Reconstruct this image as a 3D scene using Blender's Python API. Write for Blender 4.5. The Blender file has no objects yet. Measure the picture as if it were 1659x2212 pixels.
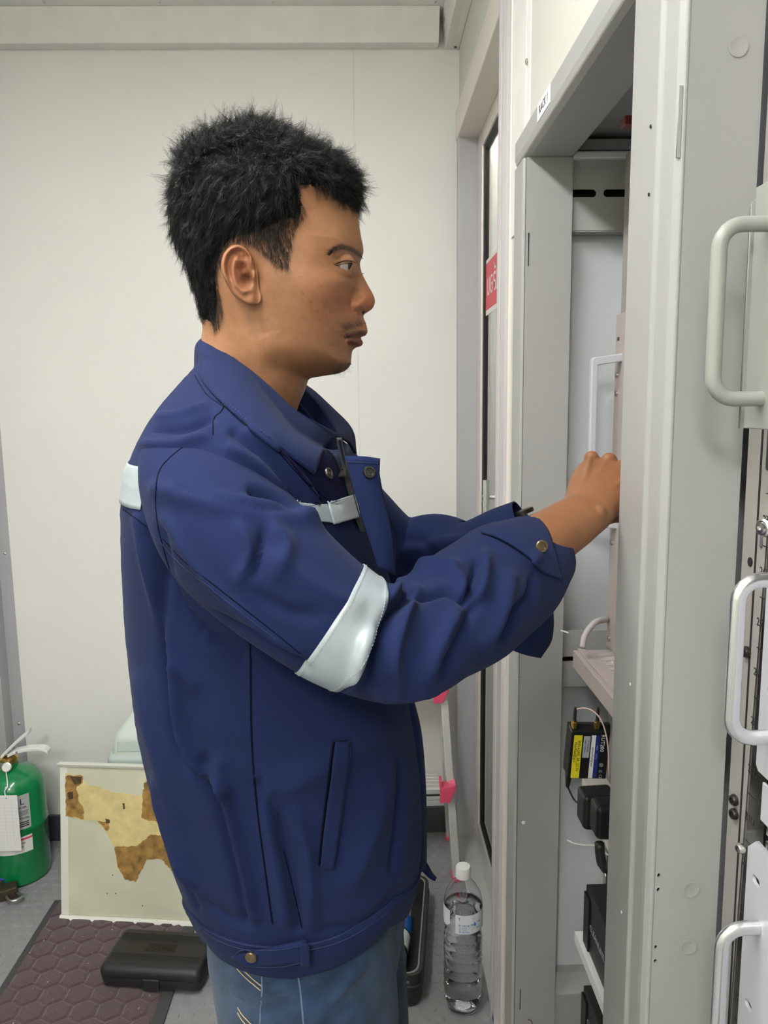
import bpy, bmesh, math, random
import numpy as np
from math import sin, cos, radians, pi, sqrt, atan2
from mathutils import Vector, Matrix
from mathutils.bvhtree import BVHTree

rnd = random.Random(7)
nrs = np.random.RandomState(7)
C = bpy.context.scene.collection

# ------------------------------------------------------------------ camera
IMG_W, IMG_H, FPX = 1659.0, 2212.0, 1661.0
PCX, PCY, CAM_H = 829.5, 1106.0, 1.40
YAW, PITCH, ROLL = radians(1.2), radians(8.2), radians(0.674)
FWD = np.array([sin(YAW)*cos(PITCH), cos(YAW)*cos(PITCH), -sin(PITCH)])
_r0 = np.array([cos(YAW), -sin(YAW), 0.0])
_u0 = np.cross(_r0, FWD)
RGT = cos(ROLL)*_r0 - sin(ROLL)*_u0
UPV = sin(ROLL)*_r0 + cos(ROLL)*_u0
EYE = np.array([0.0, 0.0, CAM_H])
cd = bpy.data.cameras.new('camera')
cd.sensor_fit = 'HORIZONTAL'; cd.sensor_width = 36.0; cd.lens = 36.0*FPX/IMG_W
cd.clip_start = 0.02
camo = bpy.data.objects.new('camera', cd); C.objects.link(camo)
camo.matrix_world = Matrix(((RGT[0], UPV[0], -FWD[0], 0), (RGT[1], UPV[1], -FWD[1], 0),
                            (RGT[2], UPV[2], -FWD[2], CAM_H), (0, 0, 0, 1)))
bpy.context.scene.camera = camo

# ------------------------------------------------------------------ world, exposure
w = bpy.data.worlds.new('world'); bpy.context.scene.world = w; w.use_nodes = True
w.node_tree.nodes['Background'].inputs[0].default_value = (0.75, 0.78, 0.8, 1)
w.node_tree.nodes['Background'].inputs[1].default_value = 0.02
vs = bpy.context.scene.view_settings
vs.view_transform = 'Standard'; vs.look = 'None'; vs.gamma = 1.0; vs.use_curve_mapping = False
vs.exposure = 1.1

# measured distances of the real place (metres; camera at x=0, y=0)
XW, XR, YB, XL, ZC = 0.279, 0.262, 2.35, -1.16, 2.47

def ray(px, py):
    d = (px-PCX)*RGT - (py-PCY)*UPV + FPX*FWD
    return d/np.linalg.norm(d)
def P(px, py, X=None, Y=None, Z=None):
    """the point of a known plane of the room that the photograph shows at (px, py)"""
    d = ray(px, py)
    t = X/d[0] if X is not None else (Y/d[1] if Y is not None else (Z-CAM_H)/d[2])
    return EYE + t*d
def proj(p):
    v = np.asarray(p, float) - EYE
    z = v @ FWD
    return np.stack([PCX + FPX*(v @ RGT)/z, PCY - FPX*(v @ UPV)/z], -1)

# ------------------------------------------------------------------ lamps of the room, plus added fill lights
def light_panel(name, label, x0, x1, y0, y1, z, strength, col):
    e = bpy.data.objects.new(name, None); C.objects.link(e); e.location = ((x0+x1)/2, (y0+y1)/2, z)
    e['label'] = label; e['category'] = 'ceiling light'
    def box(n, a, b, m):
        bm = bmesh.new(); bmesh.ops.create_cube(bm, size=1)
        for v in bm.verts:
            v.co = Vector([(a[i]+b[i])/2 + v.co[i]*(b[i]-a[i]) for i in range(3)])
        me = bpy.data.meshes.new(n); bm.to_mesh(me); bm.free(); me.materials.append(m)
        o = bpy.data.objects.new(n, me); C.objects.link(o); o.parent = e
        o.matrix_parent_inverse = Matrix.Translation(-e.location); return o
    mh = bpy.data.materials.new('lamp_housing'); mh.use_nodes = True
    mh.node_tree.nodes['Principled BSDF'].inputs['Base Color'].default_value = (.8, .8, .8, 1)
    md = bpy.data.materials.new('lamp_diffuser'); md.use_nodes = True
    b = md.node_tree.nodes['Principled BSDF']
    b.inputs['Base Color'].default_value = (.9, .9, .9, 1)
    b.inputs['Emission Color'].default_value = (*col, 1); b.inputs['Emission Strength'].default_value = strength
    box('housing', (x0-.02, y0-.02, z+.012), (x1+.02, y1+.02, z+.045), mh)
    box('diffuser', (x0, y0, z), (x1, y1, z+.012), md)
LC = (1.0, 0.99, 0.97)
light_panel('ceiling_light', 'long white ceiling light above the aisle left of the man', -.56, -.43, -.25, 1.15, ZC-.05, 25.0, LC)
light_panel('ceiling_light', 'white fill light added behind the viewer near the front wall', -.62, -.40, -1.75, -.85, ZC-.05, 31.0, LC)  # unseen soft fill, added to lift the surfaces that face the viewer
light_panel('ceiling_light', 'unseen light added beyond the glass door to brighten the glass', .60, .95, 1.5, 2.4, ZC-.05, 30.0, LC)  # added lamp without a known fixture, brightens the glass from behind

# ------------------------------------------------------------------ materials
def nodes(m):
    m.use_nodes = True; nt = m.node_tree
    return nt, nt.nodes, nt.links, nt.nodes['Principled BSDF']
MATS = {}
def mat(name, col, rough=.5, metal=0., bump=0., bscale=200., var=0., vscale=8., spec=.5, coat=0., sheen=0., trans=0., ior=1.45, vcol=None, sss=0., detail=3.):
    if name in MATS: return MATS[name]
    m = bpy.data.materials.new(name); nt, N, L, b = nodes(m)
    b.inputs['Base Color'].default_value = (*col, 1); b.inputs['Roughness'].default_value = rough
    b.inputs['Metallic'].default_value = metal; b.inputs['Specular IOR Level'].default_value = spec
    b.inputs['Coat Weight'].default_value = coat; b.inputs['Sheen Weight'].default_value = sheen
    b.inputs['Transmission Weight'].default_value = trans; b.inputs['IOR'].default_value = ior
    if sss: 
        b.inputs['Subsurface Weight'].default_value = sss
        b.inputs['Subsurface Radius'].default_value = (.009, .0035, .002); b.inputs['Subsurface Scale'].default_value = 1.0
    tc = N.new('ShaderNodeTexCoord')
    src = None
    if vcol:
        a = N.new('ShaderNodeAttribute'); a.attribute_name = vcol; src = a.outputs['Color']
    if var or vcol:
        n = N.new('ShaderNodeTexNoise'); n.inputs['Scale'].default_value = vscale; n.inputs['Detail'].default_value = 6
        L.new(tc.outputs['Object'], n.inputs['Vector'])
        mp = N.new('ShaderNodeMapRange'); mp.inputs['From Min'].default_value = .3; mp.inputs['From Max'].default_value = .7
        mp.inputs['To Min'].default_value = 1-var; mp.inputs['To Max'].default_value = 1+var
        L.new(n.outputs['Fac'], mp.inputs['Value'])
        mx = N.new('ShaderNodeVectorMath'); mx.operation = 'SCALE'
        if src is not None: L.new(src, mx.inputs[0])
        else: mx.inputs[0].default_value = col
        L.new(mp.outputs['Result'], mx.inputs['Scale']); L.new(mx.outputs[0], b.inputs['Base Color'])
    if bump:
        n = N.new('ShaderNodeTexNoise'); n.inputs['Scale'].default_value = bscale; n.inputs['Detail'].default_value = detail
        L.new(tc.outputs['Object'], n.inputs['Vector'])
        bp = N.new('ShaderNodeBump'); bp.inputs['Strength'].default_value = bump; bp.inputs['Distance'].default_value = .002
        L.new(n.outputs['Fac'], bp.inputs['Height']); L.new(bp.outputs['Normal'], b.inputs['Normal'])
    MATS[name] = m
    return m
def cloth(name, col, scale=900., bump=.25, var=.12, sheen=.25, vcol=None, rough=.85, vs=6.):
    """woven fabric: fine diagonal twill lines plus soft unevenness"""
    m = mat(name, col, rough=rough, var=var, vscale=vs, sheen=sheen, spec=.12, vcol=vcol)
    nt, N, L, b = nodes(m)
    b.inputs['Sheen Roughness'].default_value = .5
    tc = N.new('ShaderNodeTexCoord')
    wv = N.new('ShaderNodeTexWave'); wv.bands_direction = 'DIAGONAL'; wv.inputs['Scale'].default_value = scale/2
    wv.inputs['Distortion'].default_value = 1.0; wv.inputs['Detail'].default_value = 1; wv.inputs['Detail Scale'].default_value = 3
    L.new(tc.outputs['Object'], wv.inputs['Vector'])
    n2 = N.new('ShaderNodeTexNoise'); n2.inputs['Scale'].default_value = 45; n2.inputs['Detail'].default_value = 5
    L.new(tc.outputs['Object'], n2.inputs['Vector'])
    ad = N.new('ShaderNodeMath'); ad.operation = 'MULTIPLY_ADD'; ad.inputs[1].default_value = .15
    L.new(wv.outputs['Fac'], ad.inputs[0]); L.new(n2.outputs['Fac'], ad.inputs[2])
    bp = N.new('ShaderNodeBump'); bp.inputs['Strength'].default_value = bump; bp.inputs['Distance'].default_value = .003
    L.new(ad.outputs[0], bp.inputs['Height']); L.new(bp.outputs['Normal'], b.inputs['Normal'])
    return m
M_wall = mat('cream_wall_panel', (.81, .80, .775), .42, bump=.04, bscale=60, var=.012, vscale=3)
M_wall2 = mat('light_cream_panel', (.62, .62, .555), .45, var=.012, vscale=3)
M_trim = mat('white_aluminium_trim', (.80, .80, .77), .4, var=.03, vscale=20)
M_alu = mat('brushed_aluminium', (.66, .66, .65), .38, metal=.55, bump=.05, bscale=300)
M_aluw = mat('warm_lit_anodised_frame', (.76, .70, .66), .4, metal=.25)  # warm reflected light is mixed into this base colour
M_greytrim = mat('grey_angle_trim', (.46, .46, .48), .45, metal=.2)
M_black = mat('black_rubber', (.012, .012, .013), .6)
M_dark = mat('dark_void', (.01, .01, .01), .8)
M_skirt = mat('dark_grey_skirting', (.075, .078, .088), .55, var=.1, vscale=15)
M_floor = mat('grey_rubber_floor', (.265, .265, .272), .5, bump=.12, bscale=150, var=.07, vscale=9)
M_rack = mat('grey_rack_paint', (.355, .357, .345), .42, bump=.12, bscale=700, detail=2)
M_rackl = mat('light_grey_rack_paint', (.66, .685, .70), .5, bump=.05, bscale=500)
M_rail = mat('beige_grey_rail_paint', (.30, .285, .265), .45)
M_pink = mat('pale_pinkish_equipment_paint', (.42, .36, .345), .45)
M_equip = mat('pale_green_grey_equipment_paint', (.29, .31, .28), .38, bump=.06, bscale=600)
M_silver = mat('white_silver_panel_paint', (.50, .51, .55), .35, bump=.05, bscale=500)
M_polish = mat('polished_aluminium', (.72, .72, .74), .25, metal=.9, bump=.06, bscale=90)
M_blackp = mat('black_plastic', (.022, .022, .023), .45, bump=.12, bscale=500)
M_blackg = mat('black_device_plastic', (.010, .010, .011), .35, bump=.05, bscale=400)
M_white = mat('white_paper', (.82, .82, .80), .6)
M_whitep = mat('white_plastic', (.80, .80, .80), .4)
M_ink = mat('black_ink', (.02, .02, .02), .6)
M_steel = mat('zinc_steel', (.62, .6, .57), .3, metal=1.)
M_brass = mat('gold_brass', (.62, .43, .14), .3, metal=1.)
M_abrass = mat('antique_brass', (.20, .15, .085), .38, metal=.9)
M_gunm = mat('dark_gunmetal', (.075, .07, .065), .35, metal=.9)

# ------------------------------------------------------------------ mesh helpers
class MB:
    def __init__(s): s.v = []; s.f = []
    def add(s, vs, fs):
        o = len(s.v); s.v += [tuple(map(float, v)) for v in vs]; s.f += [tuple(i+o for i in f) for f in fs]; return s
    def box(s, a, b):
        x0, y0, z0 = [min(a[i], b[i]) for i in range(3)]; x1, y1, z1 = [max(a[i], b[i]) for i in range(3)]
        return s.add([(x0,y0,z0),(x1,y0,z0),(x1,y1,z0),(x0,y1,z0),(x0,y0,z1),(x1,y0,z1),(x1,y1,z1),(x0,y1,z1)],
              [(3,2,1,0),(4,5,6,7),(0,1,5,4),(1,2,6,5),(2,3,7,6),(3,0,4,7)])
    def hexa(s, lo, hi):
        """eight corners: lo ring of 4, hi ring of 4"""
        return s.add(list(lo)+list(hi), [(3,2,1,0),(4,5,6,7),(0,1,5,4),(1,2,6,5),(2,3,7,6),(3,0,4,7)])
    def tube(s, pts, r, n=10, caps=True, closed=False, flat=1.0):
        pts = [np.array(p, float) for p in pts]; m = len(pts)
        rr = r if hasattr(r, '__len__') else [r]*m
        up = None; vs = []; fs = []
        for i, p in enumerate(pts):
            if closed: t = pts[(i+1) % m]-pts[i-1]
            else: t = pts[min(i+1, m-1)]-pts[max(i-1, 0)]
            t = t/(np.linalg.norm(t)+1e-12)
            if up is None:
                up = np.array([0, 0, 1.]) if abs(t[2]) < .9 else np.array([1., 0, 0])
            a = up-t*(up@t); a /= np.linalg.norm(a)+1e-12; up = a; b = np.cross(t, a)
            for k in range(n):
                th = 2*pi*k/n; vs.append(p+rr[i]*(cos(th)*a+flat*sin(th)*b))
        for i in range(m if closed else m-1):
            j = (i+1) % m
            for k in range(n): fs.append((i*n+k, i*n+(k+1) % n, j*n+(k+1) % n, j*n+k))
        if caps and not closed:
            fs.append(tuple(range(n))[::-1]); fs.append(tuple((m-1)*n+k for k in range(n)))
        return s.add(vs, fs)
    def lathe(s, prof, c, n=32, axis=(0, 0, 1), caps=True, xs=1., ys=1.):
        """prof: (radius, height) pairs along axis from c"""
        ax = np.array(axis, float); ax /= np.linalg.norm(ax)
        a = np.cross(ax, [0, 0, 1.]) if abs(ax[2]) < .9 else np.array([1., 0, 0])
        a = a-ax*(a@ax); a /= np.linalg.norm(a); b = np.cross(ax, a); c = np.array(c, float)
        vs = []; fs = []
        for r, h in prof:
            for k in range(n):
                th = 2*pi*k/n; vs.append(c+ax*h+r*(xs*cos(th)*a+ys*sin(th)*b))
        for i in range(len(prof)-1):
            for k in range(n): fs.append((i*n+k, i*n+(k+1) % n, (i+1)*n+(k+1) % n, (i+1)*n+k))
        if caps:
            fs.append(tuple(range(n))[::-1]); fs.append(tuple((len(prof)-1)*n+k for k in range(n)))
        return s.add(vs, fs)
    def prism(s, poly, f0, f1):
        """poly list of 2-d points; f0, f1 map a 2-d point to the two end caps"""
        n = len(poly)
        return s.add([f0(*p) for p in poly]+[f1(*p) for p in poly],
              [tuple(range(n))[::-1], tuple(range(n, 2*n))]+[(i, (i+1) % n, n+(i+1) % n, n+i) for i in range(n)])
    def grid(s, G):
        G = np.asarray(G, float); a, b = G.shape[:2]
        return s.add(G.reshape(-1, 3), [(i*b+j, i*b+j+1, (i+1)*b+j+1, (i+1)*b+j) for i in range(a-1) for j in range(b-1)])
    def build(s, name, m, parent=None, smooth=False, bevel=0, seg=2, label=None, kind=None, solid=0, sub=0, auto=None):
        me = bpy.data.meshes.new(name); me.from_pydata(s.v, [], s.f); me.update()
        bm = bmesh.new(); bm.from_mesh(me); bmesh.ops.recalc_face_normals(bm, faces=bm.faces); bm.to_mesh(me); bm.free()
        return link(name, me, m, parent, smooth, bevel, seg, label, kind, solid, sub, auto)
def link(name, me, m, parent=None, smooth=False, bevel=0, seg=2, label=None, kind=None, solid=0, sub=0, auto=None):
    for mm in (m if isinstance(m, (list, tuple)) else [m]):
        if mm: me.materials.append(mm)
    o = bpy.data.objects.new(name, me); C.objects.link(o)
    if parent is not None: adopt(o, parent)
    if smooth or auto:
        me.polygons.foreach_set('use_smooth', [True]*len(me.polygons))
    if auto: me.set_sharp_from_angle(angle=radians(auto))
    if solid:
        md = o.modifiers.new('solid', 'SOLIDIFY'); md.thickness = solid; md.offset = -1
    if bevel:
        md = o.modifiers.new('bevel', 'BEVEL'); md.width = bevel; md.segments = seg; md.limit_method = 'ANGLE'; md.angle_limit = radians(40)
    if sub:
        md = o.modifiers.new('sub', 'SUBSURF'); md.levels = sub; md.render_levels = sub
    if label: o['label'] = label
    if kind: o['kind'] = kind
    return o
def adopt(o, parent):
    o.parent = parent
    if parent.type == 'EMPTY': o.matrix_parent_inverse = Matrix.Translation(-Vector(parent.location))
def thing(name, label, cat, loc, group=None):
    e = bpy.data.objects.new(name, None); C.objects.link(e); e.location = Vector([float(x) for x in loc]); e.empty_display_size = .05
    e['label'] = label; e['category'] = cat
    if group: e['group'] = group
    return e
def tag(o, label, cat, group=None):
    o['label'] = label; o['category'] = cat
    if group: o['group'] = group
    return o
def box(name, a, b, m, parent=None, bevel=0, **k): return MB().box(a, b).build(name, m, parent, bevel=bevel, **k)
def struct(name, mb, m, parent=None, **k):
    o = mb.build(name, m, parent, **k)
    if parent is None: o['kind'] = 'structure'
    return o
def catmull(pts, k=8, closed=False):
    p = np.array(pts, float); n = len(p); out = []
    rng = range(n if closed else n-1)
    for i in rng:
        p0 = p[(i-1) % n] if closed or i > 0 else 2*p[0]-p[1]
        p1 = p[i]; p2 = p[(i+1) % n]
        p3 = p[(i+2) % n] if closed or i+2 < n else 2*p[n-1]-p[n-2]
        for j in range(k):
            t = j/k
            out.append(.5*((2*p1)+(-p0+p2)*t+(2*p0-5*p1+4*p2-p3)*t*t+(-p0+3*p1-3*p2+p3)*t**3))
    if not closed: out.append(p[-1])
    return np.array(out)
def holed_plate(name, outline, holes, o3, ax, ay, th, m, parent=None, **k):
    """flat sheet with real holes: outline/holes are 2-d loops in the (ax, ay) plane at o3"""
    cu = bpy.data.curves.new(name, 'CURVE'); cu.dimensions = '2D'; cu.fill_mode = 'BOTH'; cu.extrude = th/2
    for lp in [outline]+holes:
        sp = cu.splines.new('POLY'); sp.points.add(len(lp)-1); sp.use_cyclic_u = True
        for q, p in zip(sp.points, lp): q.co = (p[0], p[1], 0, 1)
    t = bpy.data.objects.new('tmp', cu); C.objects.link(t)
    dg = bpy.context.evaluated_depsgraph_get()
    me = bpy.data.meshes.new_from_object(t.evaluated_get(dg)); bpy.data.objects.remove(t); bpy.data.curves.remove(cu)
    ax = np.array(ax, float); ay = np.array(ay, float); az = np.cross(ax, ay)
    me.transform(Matrix(((ax[0], ay[0], az[0], o3[0]), (ax[1], ay[1], az[1], o3[1]), (ax[2], ay[2], az[2], o3[2]), (0, 0, 0, 1))))
    me.name = name; me.materials.clear()
    return link(name, me, m, parent, **k)
def slot2d(cx, cy, wx, wy, n=6):
    """rounded slot loop"""
    r = min(wx, wy)/2; pts = []
    for sx, sy, a0 in ((1, 1, 0), (-1, 1, 90), (-1, -1, 180), (1, -1, 270)):
        for i in range(n+1):
            a = radians(a0+90*i/n); pts.append((cx+sx*(wx/2-r)+r*cos(a), cy+sy*(wy/2-r)+r*sin(a)))
    return pts
def rect2d(x0, y0, x1, y1): return [(x0, y0), (x1, y0), (x1, y1), (x0, y1)]
def text(body, size, o3, ax, ay, m, parent=None, name='lettering', th=.0003, align='CENTER', label=None, sx=1.):
    cu = bpy.data.curves.new(name, 'FONT'); cu.body = body; cu.size = size; cu.align_x = align; cu.align_y = 'CENTER'; cu.extrude = th/2; cu.resolution_u = 2
    t = bpy.data.objects.new('tmp', cu); C.objects.link(t)
    dg = bpy.context.evaluated_depsgraph_get()
    me = bpy.data.meshes.new_from_object(t.evaluated_get(dg)); bpy.data.objects.remove(t); bpy.data.curves.remove(cu)
    ax = np.array(ax, float); ay = np.array(ay, float); az = np.cross(ax, ay); ax = ax*sx
    me.transform(Matrix(((ax[0], ay[0], az[0], o3[0]), (ax[1], ay[1], az[1], o3[1]), (ax[2], ay[2], az[2], o3[2]), (0, 0, 0, 1))))
    me.name = name; me.materials.clear()
    return link(name, me, m, parent, label=label)
def nrm(v): v = np.array(v, float); return v/np.linalg.norm(v)

# ================================================================== THE ROOM
fl = struct('floor', MB().box((XL-.05, -2.1, -.05), (1.3, YB+.05, 0)), M_floor)
sm = MB()
prof = [(.0125, 0.), (.0120, .0011), (.0108, .0014)]
row = 0; y = 1.30
while y < YB-.03:
    x = XL+.03+(row % 2)*.0175
    while x < XW-.012:
        if not (-.915 < x < -.475 and y < 2.035): sm.lathe(prof, (x, y, 0), 12)
        x += .035
    y += .0303; row += 1
so = sm.build('studs', M_floor, fl, kind='stuff', auto=40); so['label'] = 'round coin studs raised on the grey rubber floor'
wb = struct('wall_back', MB().box((XL-.05, YB+.012, 0), (1.3, YB+.06, ZC+.1)), M_wall2)
xj = float(P(770, 500, Y=YB)[0])
for a, b in ((XL, xj-.0012), (xj+.0012, XW+.02)):
    box('wall_panel', (a, YB, 0.0), (b, YB+.013, ZC), M_wall, wb, bevel=.0015)
box('joint_seal', (xj-.0013, YB+.001, 0), (xj+.0013, YB+.012, ZC), M_trim, wb)
struct('wall_left', MB().box((XL-.05, -2.1, 0), (XL, YB+.05, ZC+.1)), M_wall2)
struct('wall_front', MB().box((XL-.05, -2.1, 0), (1.3, -2.05, ZC+.1)), M_wall2)
struct('ceiling', MB().box((XL-.05, -2.1, ZC), (1.3, YB+.05, ZC+.06)), M_trim)
struct('wall_outer', MB().box((1.25, -2.1, 0), (1.3, YB+.05, ZC)), M_wall2)
# grey angle in the left corner, with rivets
t1 = struct('trim_1', MB().box((-1.139, YB-.003, .0), (-1.102, YB+.001, ZC)).box((XL-.001, YB-.055, 0), (-1.138, YB+.002, ZC)), M_greytrim)
for z in (.40, .95, 1.5): MB().lathe([(.004, 0), (.004, .0012), (.002, .0026)], (-1.118, YB-.003, z), 12, (0, -1, 0)).build('rivet', M_steel, t1, auto=40)
# moulded beam along the top of the back wall and its return above the door wall
zb0, zb1 = float(P(500, 103, Y=YB-.01)[2]), ZC
zf = float(P(500, 93, Y=YB-.045)[2])
b1 = struct('trim_2', MB().prism([(YB, zb0), (YB-.02, zb0-.001), (YB-.045, zf), (YB-.047, zf+.004), (YB-.075, zb1-.002), (YB-.075, zb1), (YB, zb1)],
     lambda a, b: (XL, a, b), lambda a, b: (XW-.062, a, b)), M_trim, bevel=.002)
for px in (95, 345, 590, 940): MB().lathe([(.004, 0), (.0035, .0015), (.0015, .003)], P(px, 4, Z=ZC), 12, (0, 0, -1)).build('screw', M_steel, b1, auto=40)
b2 = struct('trim_3', MB().prism([(XW, zb0), (XW-.018, zb0), (XW-.042, zf), (XW-.052, zb1), (XW, zb1)],
     lambda a, b: (a, YB, b), lambda a, b: (a, 1.0, b)), M_trim, bevel=.002)
MB().lathe([(.004, 0), (.0035, .0015)], (XW-.012, YB-.012, zb0-.001), 12, (0, 0, -1)).build('screw', M_gunm, b2)
# dark skirting
struct('baseboard_back', MB().box((XL, YB-.010, 0), (XW, YB, .088)), M_skirt, bevel=.002)
struct('baseboard_left', MB().box((XL, -2.0, 0), (XL+.010, YB-.01, .088)), M_skirt, bevel=.002)

# wall with the sliding glass door: opening y 1.57..2.29, z 0..2.14
YD0, YD1, ZD = 1.575, 2.285, 2.135
wr = struct('wall_right', MB().box((XW, YD1, 0), (XW+.04, YB, ZC)).box((XW, YD0, ZD), (XW+.04, YD1, ZC)).box((XW, -2.05, 1.84), (XW+.04, YD0, ZC)).box((XW, 1.40, 0), (XW+.04, YD0-.0, 1.84)).box((XW, -2.05, 0), (XW+.04, .0, 1.84)), M_wall2)
# door frame (proud aluminium section round the opening) and sliding leaf
do = struct('door_1', MB().box((XW-.014, YD0-.0, ZD-.004), (XW+.07, YD1+.035, ZD+.075)), M_aluw, bevel=.003)
box('door_jamb', (XW-.010, YD1-.003, 0), (XW+.075, YD1+.035, ZD), M_greytrim, do, bevel=.002)
box('door_sill', (XW-.012, YD0-.2, 0), (XW+.09, YD1+.02, .016), M_alu, do, bevel=.002)
box('sill_rail', (XW+.045, YD0, .016), (XW+.055, YD1, .045), M_alu, do)
GX = .337
leaf = box('door_leaf', (GX-.012, YD1-.075, .05), (GX+.022, YD1-.004, ZD-.005), M_aluw, do, bevel=.003)
box('leaf_rail', (GX-.012, YD0-.25, .018), (GX+.022, YD1-.075, .105), M_alu, do, bevel=.003)
box('leaf_rail', (GX-.012, YD0-.25, ZD-.05), (GX+.022, YD1-.0755, ZD-.0055), M_aluw, do, bevel=.003)
box('gasket', (GX-.006, YD1-.094, .105), (GX+.012, YD1-.075, ZD-.05), M_black, leaf)
box('gasket', (GX-.006, YD0-.2, .105), (GX+.012, YD1-.094, .116), M_black, leaf)
box('gasket', (GX-.006, YD0-.2, ZD-.064), (GX+.012, YD1-.094, ZD-.05), M_black, leaf)
M_glass = mat('door_glass', (.93, .96, .94), .02, trans=1., ior=1.45)
box('glass_pane', (GX, YD0-.2, .116), (GX+.005, YD1-.094, ZD-.064), M_glass, do)
MB().tube([(GX-.03, 1.975, z) for z in (.86, 1.05, 1.195)], .0085, 14).tube([(GX-.03, 1.975, 1.15), (GX, 1.975, 1.15)], .006).tube([(GX-.03, 1.975, .92), (GX, 1.975, .92)], .006).lathe([(.0097, 0), (.0097, .006)], (GX-.03, 1.975, 1.15), 16).lathe([(.0097, 0), (.0097, .004)], (GX-.03, 1.975, 1.138), 16).build('door_handle', M_polish, do, auto=40)
# folded pale blind added behind the glass so the pane looks bright
bl = MB()
G = []
for i in range(61):
    yy = 1.46+i*(.86/60)
    G.append([(.47+.012*sin(i*1.05), yy, z) for z in (.04, 2.2)])
bl.grid(G); tag(bl.build('pale_backing', mat('pale_backing_sheet', (.78, .81, .78), .7), None, smooth=True, solid=.002), 'pale vertical blind added behind the glass sliding door to keep it bright', 'backing')
# aluminium mullion and riveted cover strip between the door and the rack
mu = struct('trim_4', MB().box((XW-.012, 1.545, 0), (XW+.05, YD0, ZC)).box((XW-.006, 1.500, 0), (XW+.03, 1.545, ZC)), M_aluw, bevel=.002)
MB().box((XW-.014, 1.538, 0), (XW-.004, 1.5415, ZC)).box((XW-.016, 1.571, 0), (XW-.010, 1.5745, ZC)).build('bead', M_greytrim, mu)
cs = struct('trim_5', MB().box((XW-.003, 1.345, 1.70), (XW+.0, 1.498, ZC)).box((XW-.0045, 1.372, 1.7), (XW-.003, 1.3735, ZC)), M_trim, bevel=.0008)
sc = P(1138, 133, X=XW-.004)
MB().lathe([(.0048, 0), (.0048, .001), (.0032, .0024), (.0012, .0024), (.0012, .001)], sc, 18, (-1, 0, 0)).build('rivet', M_steel, cs, auto=40)
box('fill_panel', (XW, -2.0, 1.84), (XW-.0015, 1.343, ZC), M_wall2, wr)
# reversed red sign on the glass
st = P(1049, 573, X=GX); zt_, zb_ = 1.752, 1.573
yq0, yq1 = 2.175, 1.70
zt_ = float(P(1050, 572, X=GX-.001)[2]); zb_ = float(P(1050, 672, X=GX-.001)[2]); ys0 = float(P(1049.5, 620, X=GX-.001)[1])
sg = thing('door_sign', 'red sign with white border and mirrored white lettering stuck on the glass door', 'sign', (GX, ys0, zb_))
M_red = mat('faded_red_print', (.75, .085, .12), .5)
box('border', (GX-.0012, ys0-.42, zb_-.013), (GX-.0004, ys0, zt_+.010), M_white, sg)
box('red_field', (GX-.0016, ys0-.41, zb_), (GX-.0012, ys0-.003, zt_), M_red, sg)
zm = (zt_+zb_)/2
text('ประตูเลื่อน', .085, (GX-.0018, ys0-.2, zm), (0, 1, 0), (0, 0, 1), M_white, sg, th=.0002, sx=1.0)

# ================================================================== RACK 1 (far) : opening y .796..1.325 on the plane x = XR
ZI, ZO = 1.793, 1.836          # header underside / top
XJ = .345                       # depth of the jamb sheets
XB = .86                        # rack back
YN0, YN1, YF0, YF1 = .672, .796, 1.322, 1.395
r1 = thing('equipment_rack', 'grey open equipment rack the man reaches into, between glass door and nearest post', 'rack', (.5, 1.03, 0))
def post_profile(pts, z0, z1, name, par, m=M_rack, bev=.003):
    return MB().prism(pts, lambda a, b: (a, b, z0), lambda a, b: (a, b, z1)).build(name, m, par, bevel=bev, seg=3)
# near post: front rails with two rolled ridges, then the broad jamb sheet with its slot
np_ = post_profile([(XR+.002, YN1), (XR-.001, YN1-.06), (XR-.002, YN1-.0805), (XR+.0015, YN1-.084), (XR+.003, YN1-.1065), (XR-.001, YN1-.110), (XR, YN0+.006), (XR+.004, YN0), (XR+.008, YN0), (XR+.008, YN1)], 0, 2.3, 'near_post', r1, bev=.0022)
zs0, zs1 = float(P(1469, 340, Y=YN0)[2]), float(P(1471, 184, Y=YN0)[2]); xs = float(P(1469, 262, Y=YN0)[0])
holes = [rect2d(xs-.0014, zs0, xs+.0014, zs1)]
for px, py in ((1376, 1893), (1375, 1924), (1370, 2048), (1369, 2078)):
    q = P(px+2, py, Y=YN0); holes.append([(max(q[0], XR+.011)+.0016*cos(a*pi/4), q[2]+.0022*sin(a*pi/4)) for a in range(8)])
holed_plate('jamb_sheet', rect2d(XR+.0075, 0, XJ-.014, 2.3), holes, (0, YN0+.0014, 0), (1, 0, 0), (0, 0, 1), .002, M_rack, r1)
MB().box((XJ-.016, YN0+.001, 0), (XJ-.014, YN0+.04, 2.3)).box((XR+.01, YN1-.002, 0), (XJ-.012, YN1, 2.3)).box((XR+.014, YN0+.05, 0), (XJ-.014, YN0+.054, 2.3)).build('post_lining', M_rack, r1)
for px, py in ((1408, 273), (1363, 318), (1404, 420)):
    q = P(px, py, X=XR-.001); MB().lathe([(.0016, 0), (.0016, .0006)], (XR-.002, q[1], q[2]), 10, (-1, 0, 0)).build('painted_hole', M_dark, np_)  # dark discs: the shade inside small holes put into colour
for px, py in ((1325, 1430), (1364, 1478), (1310, 1890), (1345, 1970)):
    q = P(px, py, X=XR-.001); MB().lathe([(.0017, 0), (.0017, .0006)], (XR-.002, q[1], q[2]), 10, (-1, 0, 0)).build('painted_hole', M_whitep, np_)  # white discs: light caught in small holes put into colour
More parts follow.
